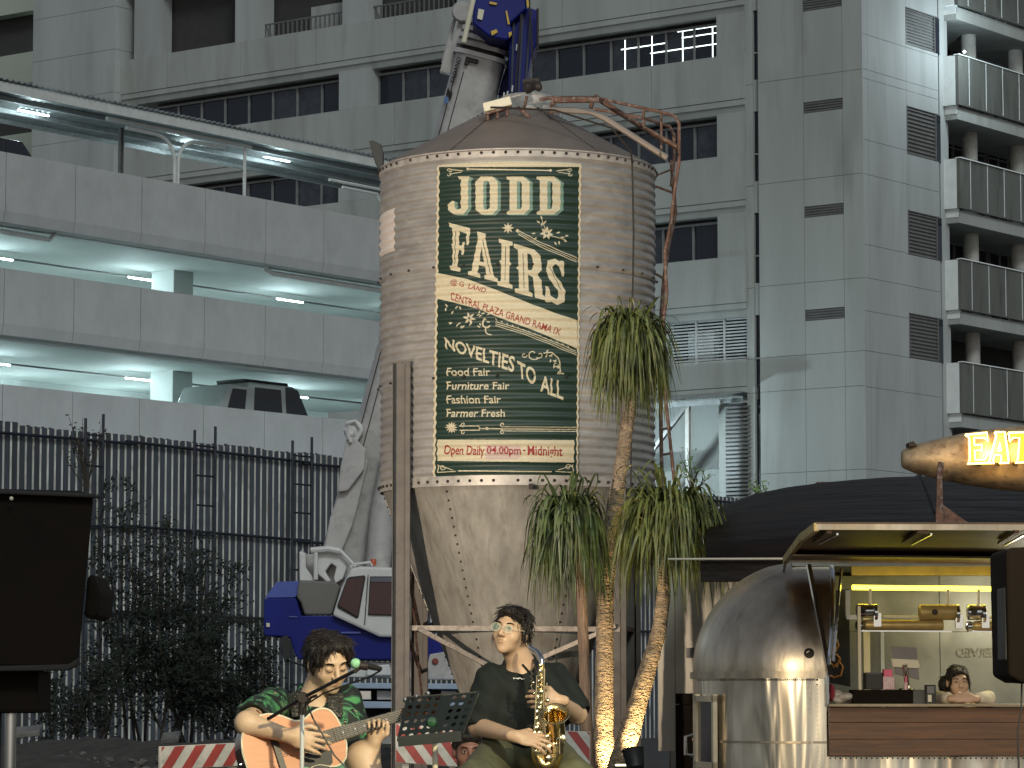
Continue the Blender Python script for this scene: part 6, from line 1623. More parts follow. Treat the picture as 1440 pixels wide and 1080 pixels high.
# open neck and cut sleeves
bs.cap(neck0 + Vector((.01, -.03, .06)), neck0 + Vector((.02, -.14, -.02)), .060, .045, .01, True)
bs.cap(neck0 + Vector((.02, -.17, -.03)), neck0 + Vector((.035, -.20, -.20)), .055, .025, .012, True)
for a, b in ((sh_r, el_r), (sh_l, el_l)):
    q = a.lerp(b, .74); dd_ = (b - a).normalized(); bs.cap(q + dd_ * .058, q + dd_ * .14, .066, .1, .006, True)
bs.mesh('shirt', green, t, disp=folds(.006, 34, 1))
for sg in (-1, 1):
    m = MB()
    a = neck0 + Vector((.012 + sg * .055, -.06, .045)); m.add([a, a + Vector((sg * .055, .03, -.02)), a + Vector((sg * .045 + .01, -.075, -.11)), a + Vector((-sg * .015 + .01, -.075, -.10)), a + Vector((0, .008, -.012)), a + Vector((sg * .055, .038, -.032)), a + Vector((sg * .045 + .01, -.062, -.115)), a + Vector((-sg * .015 + .01, -.062, -.105))],
          [(0, 1, 2, 3), (4, 7, 6, 5), (0, 4, 5, 1), (1, 5, 6, 2), (2, 6, 7, 3), (3, 7, 4, 0)])
    m.build('collar', bpy.data.materials.get('black_floral_collar') or mat('black_floral_collar', (.02, .02, .018), .7, var=.5, scale=50, stain=(.35, .3, .22), stain_amt=.7), t, smooth=True)
bh = Body((-.98, 12.65, 1.15), (-.62, 13.15, 1.47), .005)
hf = lambda x, y, z: tuple(Vector(hc) + HR @ Vector((x, y, z)))
bh.ell(hf(0, -.022, .044), (.082, .096, .080), HR, .02); bh.ell(hf(0, -.060, -.005), (.072, .058, .075), HR, .03)
bh.ell(hf(-.036, .040, .086), (.040, .052, .030), HR, .02); bh.ell(hf(.040, .042, .084), (.036, .052, .030), HR, .008); bh.ell(hf(.062, .052, .045), (.018, .028, .036), HR, .012); bh.ell(hf(-.060, .054, .050), (.018, .028, .032), HR, .012); bh.ell(hf(.074, .008, .012), (.010, .020, .034), HR, .012); bh.ell(hf(-.074, .008, .012), (.010, .020, .034), HR, .012)
bh.ell(hf(0, .105, -.01), (.058, .052, .085), HR, .015, True); bh.ell(hf(.085, .03, -.04), (.03, .03, .03), HR, .01, True); bh.ell(hf(-.085, .03, -.04), (.03, .03, .03), HR, .01, True)
bh.ell(hf(0, -.115, .045), (.020, .035, .035), HR, .01)
hr_ = bh.mesh('hair', hairm, t, disp=lambda V: np.stack([.0022 * np.sin(V[:, 2] * 260 + V[:, 0] * 420), .002 * np.sin(V[:, 0] * 600), .001 * np.sin(V[:, 1] * 500)], 1))
strands(hr_, hc, HR, 900, 31)
def gs(r_):
    x = r_.uniform(-.075, .075); y0 = r_.uniform(-.02, .06)
    return [(x * .3, y0 + .02, .118), (x * .8, y0 + .045, .108), (x * 1.05, y0 + .045, .075), (x * 1.15, y0 + .02, .02 + r_.uniform(-.02, .02))]
m = MB(); m.lathe(Vector(hf(-.082, -.002, -.034)), (1, 0, 0), [(.004, 0), (.004, .004)], 8); m.build('earring', M['chrome'], t)
# shorts, lower legs
bt = Body((-1.14, 12.3, .3), (-.42, 13.3, .98), .008)
bt.ell(hip, (.18, .14, .11), None, .05); bt.cap(hip + Vector((.08, 0, 0)), kn.lerp(hip, .25), .105, .085, .04); bt.cap(hip + Vector((-.08, 0, 0)), gp(422, 1104, -.36), .105, .08, .04)
bt.mesh('shorts', mat('mint_cloth', (.22, .45, .33), .7, var=.1, bump=.003, bscale=30), t, disp=folds(.004, 30, 2))
m = MB()
for (x, y, z) in ((-.05, -.28, 0), (.36, -.3, 0)):
    m.ball((gp(424, 1000).x + x, GY + y - .06, .05), .05, 12, 8, (.9, 2.1, 1))
m.build('shoes', M['black'], t, smooth=True)
tb = mat('tattoo_ink', (.13, .05, .045), .6, var=.3)
m = MB(); rs = random.Random(8)
for k in range(14):
    f_ = rs.uniform(.62, .86); a = rs.uniform(-2.4, -.7); c = sh_r.lerp(el_r, f_); d_ = (el_r - sh_r).normalized(); x = d_.cross(Vector((0, 1, 0))).normalized(); y = d_.cross(x)
    rr = .052 + (.044 - .052) * f_ + .0012; nrm = x * math.cos(a) + y * math.sin(a); 
    if nrm.y > 0: nrm = -nrm
    m.lathe(c + nrm * (rr - .001), nrm, [(.008 * rs.uniform(.5, 1.2), 0), (.006, .0012), (0, .0014)], 8)
m.build('tattoo', tb, t, smooth=True)

# acoustic guitar
gt = thing('acoustic_guitar', 'orange-topped acoustic guitar held across the seated man', 'guitar', gp(394, 1045, -.25))
NB = gp(455, 1042, -.36); NE = gp(568, 1008, -.22)
gx = (NE - NB).normalized(); gn = Vector((0.05, -1, .10)); gn = (gn - gx * gn.dot(gx)).normalized(); gz = gn.cross(gx)
if gz.z < 0: gz = -gz
GO = gp(440, 1043, -.36) - gx * .122         # centre of the lower part of the body
def gl_(x, z, n=0): return GO + gx * x + gz * z + gn * n
ctrl = [(-.17, 0), (-.165, .07), (-.13, .145), (-.07, .180), (.0, .183), (.06, .155), (.11, .118), (.155, .112), (.205, .133), (.25, .138), (.29, .115), (.312, .06), (.318, 0)]
ol = []
for i in range(len(ctrl) - 1):
    for q in range(4):
        f_ = q / 4; p0 = ctrl[max(0, i - 1)]; p1 = ctrl[i]; p2 = ctrl[i + 1]; p3 = ctrl[min(len(ctrl) - 1, i + 2)]
        ol.append(tuple(.5 * (2 * p1[d] + (p2[d] - p0[d]) * f_ + (2 * p0[d] - 5 * p1[d] + 4 * p2[d] - p3[d]) * f_ ** 2 + (3 * p1[d] - p0[d] - 3 * p2[d] + p3[d]) * f_ ** 3) for d in (0, 1)))
ol.append(ctrl[-1])
outline = [(x, z) for x, z in ol] + [(x, -z) for x, z in ol[::-1][1:-1]]
outline = [(x * .86 - .02, z * .84) for x, z in outline]
spruce = mat('amber_spruce_top', (.58, .23, .09), .38, var=.10, scale=5, stretch=(2, 1, 12), coat=.4)
mah = mat('dark_mahogany', (.12, .045, .02), .3, var=.2, scale=6, coat=.4)
ebony = mat('dark_fretboard', (.035, .028, .02), .4, var=.2)
m = MB(); m.prism([gl_(x, z, -.10) for x, z in outline], gn * .099); m.build('sides', mah, gt, bevel=.004)
m = MB(); m.prism([gl_(x * 1.004, z * 1.004, 0) for x, z in outline], gn * .004); m.build('top', spruce, gt)
m = MB()
N_ = len(outline)
for k in range(N_): m.bar(gl_(*outline[k], .003), gl_(*outline[(k + 1) % N_], .003), .006, .006)
m.build('binding', M['cream'], gt)
shx = .122
m = MB(); m.lathe(gl_(shx, 0, .0045), gn, [(.042, 0), (.042, .0006)], 30); m.build('sound_hole', M['black'], gt)
m = MB(); m.lathe(gl_(shx, 0, .0045), gn, [(.046, 0), (.046, .001), (.052, .001), (.052, 0)], 30); m.build('rosette', ebony, gt)
m = MB(); pg = [(shx - .045, -.035), (shx - .075, -.075), (shx - .06, -.125), (shx - .01, -.135), (shx + .05, -.10), (shx + .06, -.055), (shx + .035, -.045), (shx, -.055)]
m.prism([gl_(x, z, .0045) for x, z in pg], gn * .0015); m.build('pickguard', M['black'], gt)
m = MB(); m.hexa([gl_(-.045, -.075, .0045), gl_(-.015, -.075, .0045), gl_(-.015, .075, .0045), gl_(-.045, .075, .0045), gl_(-.042, -.07, .014), gl_(-.018, -.07, .014), gl_(-.018, .07, .014), gl_(-.042, .07, .014)]); m.build('bridge', ebony, gt)
NL = (NE - GO).length
m = MB(); m.hexa([gl_(.245, -.028, -.016), gl_(NL, -.022, -.014), gl_(NL, .022, -.014), gl_(.245, .028, -.016), gl_(.245, -.028, .006), gl_(NL, -.022, .006), gl_(NL, .022, .006), gl_(.245, .028, .006)]); m.build('neck', mah, gt, bevel=.005)
m = MB(); m.hexa([gl_(.172, -.028, .0065), gl_(NL, -.0215, .0065), gl_(NL, .0215, .0065), gl_(.172, .028, .0065), gl_(.172, -.028, .012), gl_(NL, -.0215, .012), gl_(NL, .0215, .012), gl_(.172, .028, .012)]); m.build('fretboard', ebony, gt)
m = MB(); sc_ = NL - (-.03)
for k in range(1, 20):
    x = NL - sc_ * (1 - 2 ** (-k / 12)); 
    if x > .2: m.bar(gl_(x, -.025, .0128), gl_(x, .025, .0128), .003, .002)
for k in (3, 5, 7, 9, 12): 
    x = NL - sc_ * (1 - 2 ** (-(k - .5) / 12)); m.lathe(gl_(x, 0, .0122), gn, [(.0035, 0), (.0035, .0005)], 10)
m.build('frets', M['chrome'], gt)
m = MB()
for k in range(6): z = -.019 + k * .0076; m.tube([gl_(-.03, z * 1.15, .0155), gl_(NL, z * .82, .0155)], .0009, 4)
m.build('strings', M['flange'], gt)
m = MB(); m.hexa([gl_(NL, -.024, -.014), gl_(NL + .18, -.036, -.03), gl_(NL + .18, .036, -.03), gl_(NL, .024, -.014), gl_(NL, -.024, .004), gl_(NL + .18, -.036, -.012), gl_(NL + .18, .036, -.012), gl_(NL, .024, .004)]); m.build('headstock', mah, gt, bevel=.003)
m = MB()
for k in range(3):
    for sg in (-1, 1): m.lathe(gl_(NL + .04 + k * .05, sg * .036, -.02), gz * sg, [(.004, 0), (.004, .012), (.010, .014), (.010, .024), (.004, .026)], 8)
m.build('tuning_pegs', M['chrome'], gt)
m = MB(); m.lathe(gl_(-.167, 0, -.05), -gx, [(.006, 0), (.004, .008), (.008, .014), (0, .016)], 8); m.build('strap_button', M['chrome'], gt)

# ---- microphone on a boom stand
ms = thing('microphone_stand', 'white tripod microphone stand with a long dark boom before the guitarist', 'stand', (P(425, 1000, 12.2).x, 12.2, 0))
MX = P(425, 1000, 12.2)
m = MB(); m.tube([(MX.x, 12.2, .03), (MX.x, 12.2, P(0, 1000, 12.2).z)], .0085, 10); m.build('pole', M['pipe'], ms, smooth=True)
m = MB()
for a in (10, 130, 250): m.bar((MX.x, 12.2, .2), (MX.x + .32 * math.cos(math.radians(a)), 12.2 + .32 * math.sin(math.radians(a)), .02), .012)
m.build('tripod_base', M['pipe'], ms)
m = MB(); m.tube([P(377, 1011, 12.35), P(426, 981, 12.2), P(498, 944, 12.0)], .0075, 8); m.build('boom_arm', M['black'], ms, smooth=True)
m = MB(); m.lathe(P(426, 981, 12.2) + Vector((0, -.02, 0)), (0, 1, 0), [(.02, 0), (.022, .01), (.022, .03), (.02, .04)], 14); m.tube([(MX.x, 12.2, P(0, 1004, 12.2).z), P(426, 981, 12.2)], .016, 10); m.tube([P(432, 990, 12.18), P(437, 981, 12.17), P(445, 978, 12.15)], .006, 6); m.build('clutch', M['bolt'], ms, smooth=True)
mc = thing('microphone', 'black vocal microphone with a pale green windscreen at the boom tip', 'microphone', P(505, 935, 12))
a, b = P(500, 933, 12.0), P(528, 939, 12.05); dd_ = (b - a).normalized()
m = MB(); m.lathe(a + dd_ * .012, dd_, [(.016, 0), (.012, .02), (.0115, .07), (.009, .10), (.006, .104)], 14); m.build('handle', M['black'], mc, smooth=True)
m = MB(); m.ball(a, .0195, 14, 10); m.build('windscreen', mat('pale_green_foam', (.30, .62, .36), .8, var=.2, scale=80, bump=.002, bscale=300), mc, smooth=True)
m = MB(); m.lathe(P(506, 936, 12.0), (1, 0, -.1), [(.015, 0), (.016, .03)], 12); m.tube([P(498, 945, 12), P(505, 939, 12)], .008, 8); m.build('clip', M['bolt'], mc, smooth=True)
m = MB(); m.tube([P(535, 943, 12.06), P(520, 952, 12.1), P(490, 962, 12.1), P(455, 975, 12.1), P(432, 990, 12.15), P(440, 1010, 12.1), P(455, 1035, 12.1), P(470, 1062, 12.1), P(492, 1085, 12.1), P(500, 1110, 12.1)], .0035, 6)
tag(m.build('microphone_cable', M['black'], smooth=True), 'thin black cable drooping from the microphone boom across the guitar', 'cable')
ch = thing('stool', 'plain dark stool under the seated guitarist', 'stool', (hip.x, GY + .12, 0))
m = MB(); m.lathe((hip.x, GY + .13, hip.z - .17), (0, 0, 1), [(.17, 0), (.18, .02), (.18, .05), (.16, .07)], 24); m.build('seat', M['black'], ch, smooth=True)
for a in (45, 135, 225, 315):
    m = MB(); m.tube([(hip.x + .12 * math.cos(math.radians(a)), GY + .13 + .12 * math.sin(math.radians(a)), hip.z - .17), (hip.x + .2 * math.cos(math.radians(a)), GY + .13 + .2 * math.sin(math.radians(a)), 0)], .012, 8); m.build('leg', M['steel'], ch)
# ---- saxophonist
SYY = 15.0
q_ = lambda x, y, dy=0: P(x, y, SYY + dy)
t = thing('person', 'man in a black t-shirt and glasses on a high stool holding a saxophone', 'person', (q_(728, 1000).x, SYY, 0))
bd = Body((-.30, 14.35, .30), (.46, 15.4, 1.62), .006)
hc2 = q_(719, 888, -.02); HR2 = rotm(-24, 7, -9)
f2 = head(bd, hc2, HR2, .97)
nk = q_(732, 932, .04)
bd.cap(Vector(hc2) + HR2 @ Vector((0, -.02, -.05)), nk, .057, .066, .03)
sr, sl_ = q_(690, 955, .0), q_(779, 953, .08)
hp = q_(736, 1058, .08)
bd.ell(q_(734, 972, .05), (.16, .10, .11), None, .05); bd.ell(q_(734, 1015, .05), (.145, .11, .16), None, .06); bd.ell(hp, (.17, .13, .10), None, .05)
er, wr = q_(673, 1022, -.05), q_(727, 1036, -.44)
bd.cap(sr, er, .054, .045, .03); bd.cap(er, wr, .046, .028, .02)
el, wl = q_(812, 1005, .0), q_(785, 985, -.30)
bd.cap(sl_, el, .052, .043, .03); bd.cap(el, wl, .043, .027, .02)
hand(bd, wr, (.9, -.15, -.15), (.15, -.8, .6), (.0, -.4, 1), (18, 26, 18), 1.05, thumb=(.4, .5))
hand(bd, wl, (-.72, -.25, .05), (.15, -1, .1), (0, -.2, 1), (25, 50, 30), 1.0, thumb=(.4, .8))
k1, k2 = q_(668, 1096, -.40), q_(812, 1082, -.40)
k1 = Vector((k1.x, k1.y, .80)); k2 = Vector((k2.x, k2.y, .80))
for kk, sg in ((k1, -1), (k2, 1)):
    bd.cap(hp + Vector((sg * .09, 0, 0)), kk, .09, .065, .04); bd.cap(kk, (kk.x + sg * .02, kk.y + .05, .33), .06, .045, .03)
bd.mesh('body', skin2, t)
face_details(f2, HR2, t, .97, closed=False)
blk = mat('black_cotton', (.0035, .0075, .0065), .85, var=.2, scale=6, bump=.002, bscale=50)
bs = Body((-.34, 14.5, .72), (.50, 15.42, 1.40), .007)
bs.ell(q_(734, 968, .05), (.195, .13, .115), None, .05); bs.ell(q_(734, 1012, .05), (.175, .145, .17), None, .07); bs.ell(q_(735, 1035, .07), (.19, .16, .11), None, .06)
bs.cap(sr, sr.lerp(er, .86), .075, .082, .05); bs.cap(sl_, sl_.lerp(el, .84), .074, .08, .05)
bs.cap(nk + Vector((0, .02, -.02)), nk + Vector((0, .02, -.06)), .085, .11, .03)
bs.cap(nk + Vector((-.005, -.02, .07)), nk + Vector((-.005, -.045, .0)), .074, .068, .008, True)
for a, b in ((sr, er), (sl_, el)):
    z_ = a.lerp(b, .86); d_ = (b - a).normalized(); bs.cap(z_ + d_ * .062, z_ + d_ * .16, .07, .11, .006, True)
bs.mesh('t_shirt', blk, t, disp=folds(.008, 27, 4))
m = MB()
for k in range(9): m.bar(q_(722 + k * 1.8, 953 + math.sin(k) * .8 + k * .15, -.115), q_(723 + k * 1.8, 954 + math.cos(k * 2) * .8 + k * .15, -.115), .003, .004)
m.build('chest_print', M['white'], t)
olive = mat('olive_trousers', (.10, .10, .055), .8, var=.2, scale=5, bump=.002, bscale=40)
bt = Body((-.36, 14.35, .3), (.52, 15.4, 1.08), .008)
bt.ell(hp, (.19, .15, .11), None, .05)
for kk, sg in ((k1, -1), (k2, 1)):
    bt.cap(hp + Vector((sg * .09, 0, 0)), kk, .115, .085, .04); bt.cap(kk, (kk.x + sg * .02, kk.y + .05, .36), .085, .07, .03)
bt.mesh('trousers', olive, t, disp=folds(.006, 24, 5))
m = MB()
for kk in (k1, k2): m.ball((kk.x, kk.y - .05, .32), .05, 12, 8, (.9, 2.1, .9))
m.build('shoes', M['black'], t, smooth=True)
hf2 = lambda x, y, z: tuple(Vector(hc2) + HR2 @ Vector((x, y, z)))
bh = Body((-.16, 14.75, 1.33), (.18, 15.2, 1.64), .005)
bh.ell(hf2(0, -.018, .046), (.081, .096, .078), HR2, .02); bh.ell(hf2(0, -.062, -.005), (.074, .056, .085), HR2, .03)
bh.ell(hf2(-.02, .052, .086), (.062, .044, .028), HR2, .02); bh.ell(hf2(.074, .006, .005), (.010, .026, .044), HR2, .012); bh.ell(hf2(-.074, .006, .005), (.010, .026, .044), HR2, .012)
bh.ell(hf2(.005, .108, -.01), (.060, .054, .082), HR2, .015, True); bh.ell(hf2(.0, .115, .035), (.050, .03, .03), HR2, .01, True); bh.ell(hf2(.09, .0, -.022), (.022, .022, .03), HR2, .008, True)
h2 = bh.mesh('hair', hairm, t, disp=lambda V: np.stack([.0022 * np.sin(V[:, 2] * 240 + V[:, 0] * 380), .002 * np.sin(V[:, 0] * 560), .001 * np.sin(V[:, 1] * 500)], 1))
strands(h2, hc2, HR2, 900, 32)
def gs2(r_):
    x = r_.uniform(-.08, .08)
    return [(x * .2, .0, .128), (x * .8, .05, .118), (x * 1.05, .075, .080), (x * 1.2, .05, .02 + r_.uniform(-.03, .02))]
m = MB()
for sg in (-1, 1):
    c = Vector(hf2(sg * .031, .112, .002)); m.tube([c + HR2 @ Vector((.024 * math.cos(a * math.pi / 9), 0, .019 * math.sin(a * math.pi / 9))) for a in range(19)], .0010, 6, caps=False)
    m.tube([hf2(sg * .056, .108, .005), hf2(sg * .078, .05, .008), hf2(sg * .080, -.01, .004)], .0014, 6)
m.tube([hf2(-.008, .114, .004), hf2(0, .116, .008), hf2(.008, .114, .004)], .0014, 6)
m.build('glasses', M['cream'], t, smooth=True)
m = MB()
for sg in (-1, 1): m.lathe(Vector(hf2(sg * .031, .111, .002)), HR2 @ Vector((0, 1, 0)), [(.020, 0), (.012, .001), (0, .0012)], 16)
lg = mat('lens_glass', (.5, .7, .6), .05, var=0); lg.node_tree.nodes['Principled BSDF'].inputs['Alpha'].default_value = .14
m.build('lenses', lg, t, smooth=True)
st = thing('stool', 'high dark stool under the saxophonist', 'stool', (hp.x, SYY + .1, 0))
m = MB(); m.lathe((hp.x, SYY + .1, hp.z - .17), (0, 0, 1), [(.17, 0), (.18, .02), (.18, .05), (.16, .06)], 24); m.build('seat', M['black'], st, smooth=True)
for a in (45, 135, 225, 315):
    m = MB(); m.tube([(hp.x + .12 * math.cos(math.radians(a)), SYY + .1 + .12 * math.sin(math.radians(a)), hp.z - .17), (hp.x + .22 * math.cos(math.radians(a)), SYY + .1 + .22 * math.sin(math.radians(a)), 0)], .013, 8); m.build('leg', M['steel'], st)
m = MB(); m.lathe((hp.x, SYY + .1, .3), (0, 0, 1), [(.2, 0), (.21, .01), (.2, .02)], 24); m.build('foot_ring', M['steel'], st)

# saxophone
sx = thing('saxophone', 'golden alto saxophone hanging against the man in the black t-shirt', 'saxophone', q_(765, 1000, -.35))
gold = mat('lacquered_brass', (.78, .56, .24), .2, metal=1, var=.25, scale=14, bump=.001, bscale=90)
gold2 = mat('pale_brass_keys', (.85, .70, .42), .18, metal=1, var=.2, scale=30)
qq = lambda x, y, d=-.38: q_(x, y, d)
def spl(pts, n=6):
    o = []
    for i in range(len(pts) - 1):
        p0, p1, p2, p3 = pts[max(0, i - 1)], pts[i], pts[i + 1], pts[min(len(pts) - 1, i + 2)]
        for k in range(n):
            f_ = k / n; o.append(.5 * (2 * p1 + (p2 - p0) * f_ + (2 * p0 - 5 * p1 + 4 * p2 - p3) * f_ ** 2 + (3 * p1 - p0 - 3 * p2 + p3) * f_ ** 3))
    return o + [pts[-1]]
nk_ = spl([qq(742, 906, -.22), qq(747, 911, -.27), qq(756, 917, -.33), qq(761, 925, -.37), qq(762, 934)])
m = MB(); m.tube(nk_, [.009 + .004 * i / len(nk_) for i in range(len(nk_))], 14); m.build('neck_pipe', M['chrome'], sx, smooth=True)
m = MB(); m.tube([qq(741, 905, -.20), qq(744, 908, -.24)], [.007, .011], 10); m.build('mouthpiece', M['black'], sx, smooth=True)
main = spl([qq(762, 934), qq(761, 970), qq(759, 1010), qq(757, 1045)])
m = MB(); m.tube(main, [.013 + .018 * i / len(main) for i in range(len(main))], 18); m.build('body_tube', gold, sx, smooth=True)
bow = spl([qq(757, 1045), qq(757, 1060), qq(761, 1072), qq(768, 1076), qq(776, 1072), qq(780, 1060), qq(781, 1045)])
m = MB(); m.tube(bow, [.031 + .010 * i / len(bow) for i in range(len(bow))], 18); m.build('bow', gold, sx, smooth=True)
bell = spl([qq(781, 1045), qq(782, 1030, -.40), qq(781, 1018, -.43), qq(780, 1009, -.46), qq(779.5, 1004, -.475)])
nb = len(bell); m = MB(); m.tube(bell, [.041 + .004 * i / nb + .024 * max(0, (i / nb - .72) / .28) ** 2 for i in range(nb)], 22, caps=False); m.build('bell', gold, sx, smooth=True)
e_ = bell[-1]; d_ = (bell[-1] - bell[-3]).normalized(); x_ = d_.orthogonal().normalized(); y_ = d_.cross(x_)
m = MB(); m.tube([e_ + (x_ * math.cos(a * math.pi / 14) + y_ * math.sin(a * math.pi / 14)) * .069 for a in range(29)], .003, 6, caps=False); m.build('bell_rim', gold2, sx, smooth=True)
m = MB(); m.lathe(qq(757, 1045), (bow[1] - bow[0]), [(.034, -.006), (.036, 0), (.034, .006)], 20); m.build('bow_guard', gold2, sx, smooth=True)
m = MB(); m.lathe(qq(781, 1046), (0, 0, 1), [(.044, -.006), (.046, 0), (.044, .006)], 20); m.build('bow_guard', gold2, sx, smooth=True)
m = MB(); rs = random.Random(21)
for k in range(17):
    f_ = k / 16; y = 936 + 118 * f_; r = .009 + .012 * f_
    for dx in (rs.uniform(-.4, .4),):
        c = qq(759.5 - 2.2 * f_ + dx, y, -.38) + Vector((rs.uniform(-.006, .006), -.016 - .018 * f_, 0)); m.lathe(c, (rs.uniform(-.5, .5), -1, rs.uniform(-.2, .3)), [(r, 0), (r * 1.05, .004), (r * .8, .007), (r * .3, .008)], 14)
for (x, y, r) in ((770, 985, .011), (771, 1000, .012), (750, 960, .008), (751, 975, .008), (788, 1020, .02), (789, 1040, .022), (768, 1050, .022), (772, 1066, .016), (752, 1030, .012), (770, 1020, .013), (769, 1035, .014)):
    m.lathe(qq(x, y, -.43), (rs.uniform(-.4, .4), -1, rs.uniform(-.1, .2)), [(r, 0), (r * 1.05, .004), (r * .8, .007), (r * .3, .009)], 14)
m.build('key_cups', gold2, sx, smooth=True, kind='stuff')
m = MB()
for (a, b, d1) in (((766, 940), (763, 1050), -.42), ((755, 950), (751, 1050), -.42), ((769, 960), (773, 1050), -.43), ((787, 1010), (787, 1060), -.46), ((764, 975), (768, 1060), -.44)): m.tube([qq(*a, d1), qq(*b, d1)], .0028, 6)
for k in range(12): y = 945 + k * 9.5; m.tube([qq(755, y, -.415), qq(767, y + 1, -.415)], .0022, 6)
m.tube([qq(786, 992, -.42), qq(793, 1000, -.42), qq(793, 1012, -.42), qq(786, 1018, -.42)], .004, 6)
for k in range(4): m.tube([qq(750, 940 + k * 7, -.42), qq(746, 944 + k * 7, -.42), qq(749, 949 + k * 7, -.42)], .003, 6)
m.build('key_rods', gold2, sx, smooth=True)
m = MB(); m.tube([qq(735, 935, -.10), qq(748, 950, -.2), qq(760, 975, -.35)], .006, 6); m.tube([qq(750, 928, .0), qq(758, 950, -.2), qq(762, 975, -.35)], .006, 6); m.build('neck_strap', M['black'], sx, smooth=True)

# ---- music stand
mu = thing('music_stand', 'black perforated music stand desk between the two players', 'stand', (P(616, 1060, 12.6).x, 12.6, 0))
c0, c1, c2, c3 = P(560, 1041, 12.42), P(649, 1033, 12.42), P(672, 974, 12.75), P(574, 981, 12.75)
def ds(u, v): return (c0 * (1 - u) + c1 * u) * (1 - v) + (c3 * (1 - u) + c2 * u) * v
deskm = mat('black_desk_paint', (.012, .016, .013), .35, var=.1, coat=.2)
nu, nv = 8, 6; m = MB(); hole = set()
NS = 12
for i in range(nu):
    for j in range(nv):
        ua, ub, va, vb = i / nu, (i + 1) / nu, j / nv, (j + 1) / nv
        if (i == 4 and j > 0) or (i == 3 and j in (2,)):
            m.add([ds(ua, va), ds(ub, va), ds(ub, vb), ds(ua, vb)], [(0, 1, 2, 3)]); continue
        uc_, vc_ = (ua + ub) / 2, (va + vb) / 2; ring_ = []; sq = []
        for k in range(NS):
            a = 2 * math.pi * k / NS + math.pi / 4; ring_.append(ds(uc_ + .30 / nu * math.cos(a), vc_ + .30 / nv * math.sin(a)))
            mx_ = max(abs(math.cos(a)), abs(math.sin(a))); sq.append(ds(uc_ + .5 / nu * math.cos(a) / mx_, vc_ + .5 / nv * math.sin(a) / mx_))
        m.add(ring_ + sq, [(k, (k + 1) % NS, NS + (k + 1) % NS, NS + k) for k in range(NS)])
o = m.build('desk', deskm, mu); so = o.modifiers.new('t', 'SOLIDIFY'); so.thickness = .003
m = MB()
for a, b in ((c0, c1), (c1, c2), (c2, c3), (c3, c0)): m.bar(a, b, .010, .010)
n_d = (c1 - c0).cross(c3 - c0).normalized(); m.bar(c0 + Vector((0, -.03, -.005)), c1 + Vector((0, -.03, -.005)), .004, .04); m.build('desk_edge', deskm, mu)
m = MB(); pc = ds(.5, .35); m.tube([(pc.x + .01, 12.62, .03), (pc.x, 12.6, pc.z - .03)], .011, 10); m.build('pole', M['cream'], mu, smooth=True)
m = MB(); m.lathe(pc + Vector((-.01, -.02, 0)), (0, -1, 0), [(.02, -.02), (.022, 0), (.016, .012), (0, .014)], 16); m.build('clamp_knob', mat('green_glint_knob', (.02, .07, .03), .2, coat=.5, var=.1), mu, smooth=True)  # knob coloured green to stand for a glint on the stand
m = MB()
for a in (0, 120, 240): m.bar((pc.x, 12.62, .25), (pc.x + .3 * math.cos(math.radians(a)), 12.62 + .3 * math.sin(math.radians(a)), .02), .014)
m.build('tripod_base', M['black'], mu)

# ---- man crouching behind, head only in view
t = thing('person', 'dark haired man crouching low behind the music stand, only his face in view', 'person', (P(659, 1060, 17).x, 17, 0))
hq = P(659, 1056, 17); R3 = rotm(6, -6, 0)
bd = Body((hq.x - .28, 16.6, .30), (hq.x + .28, 17.3, hq.z + .17), .008)
f3 = head(bd, hq, R3, 1.0); bd.cap(hq, hq + Vector((0, .03, -.2)), .057, .065, .03)
bd.ell(hq + Vector((0, .05, -.27)), (.2, .12, .1), None, .05); bd.ell(hq + Vector((0, .08, -.42)), (.16, .14, .14), None, .05)
bd.mesh('body', mat('reddish_skin', (.26, .12, .085), .55, var=.1, scale=14), t); face_details(f3, R3, t)  # darker, redder skin colour than the other figures
bh = Body((hq.x - .13, 16.8, hq.z - .1), (hq.x + .13, 17.2, hq.z + .18), .006)
g3 = lambda x, y, z: tuple(hq + R3 @ Vector((x, y, z)))
bh.ell(g3(0, -.018, .048), (.086, .1, .086), R3, .02); bh.ell(g3(0, .06, .085), (.06, .03, .025), R3, .02); bh.ell(g3(0, -.06, .0), (.07, .05, .07), R3, .02); bh.ell(g3(0, .11, -.02), (.06, .05, .08), R3, .015, True)
strands(bh.mesh('hair', hairm, t), hq, R3, 400, 33, .03)
bs = Body((hq.x - .30, 16.6, .02), (hq.x + .30, 17.4, hq.z - .14), .011)
bs.ell(hq + Vector((0, .05, -.28)), (.215, .14, .11), None, .05); bs.ell(hq + Vector((0, .08, -.43)), (.19, .17, .18), None, .05)
for sg in (-1, 1): bs.cap(hq + Vector((sg * .19, .05, -.27)), hq + Vector((sg * .22, -.08, -.5)), .06, .055, .04); bs.cap(hq + Vector((sg * .1, .1, -.62)), hq + Vector((sg * .14, -.2, -.5)), .085, .07, .04); bs.cap(hq + Vector((sg * .14, -.2, -.5)), (hq.x + sg * .14, 16.9, .09), .07, .055, .04)
bs.mesh('clothes', M['grille'], t)

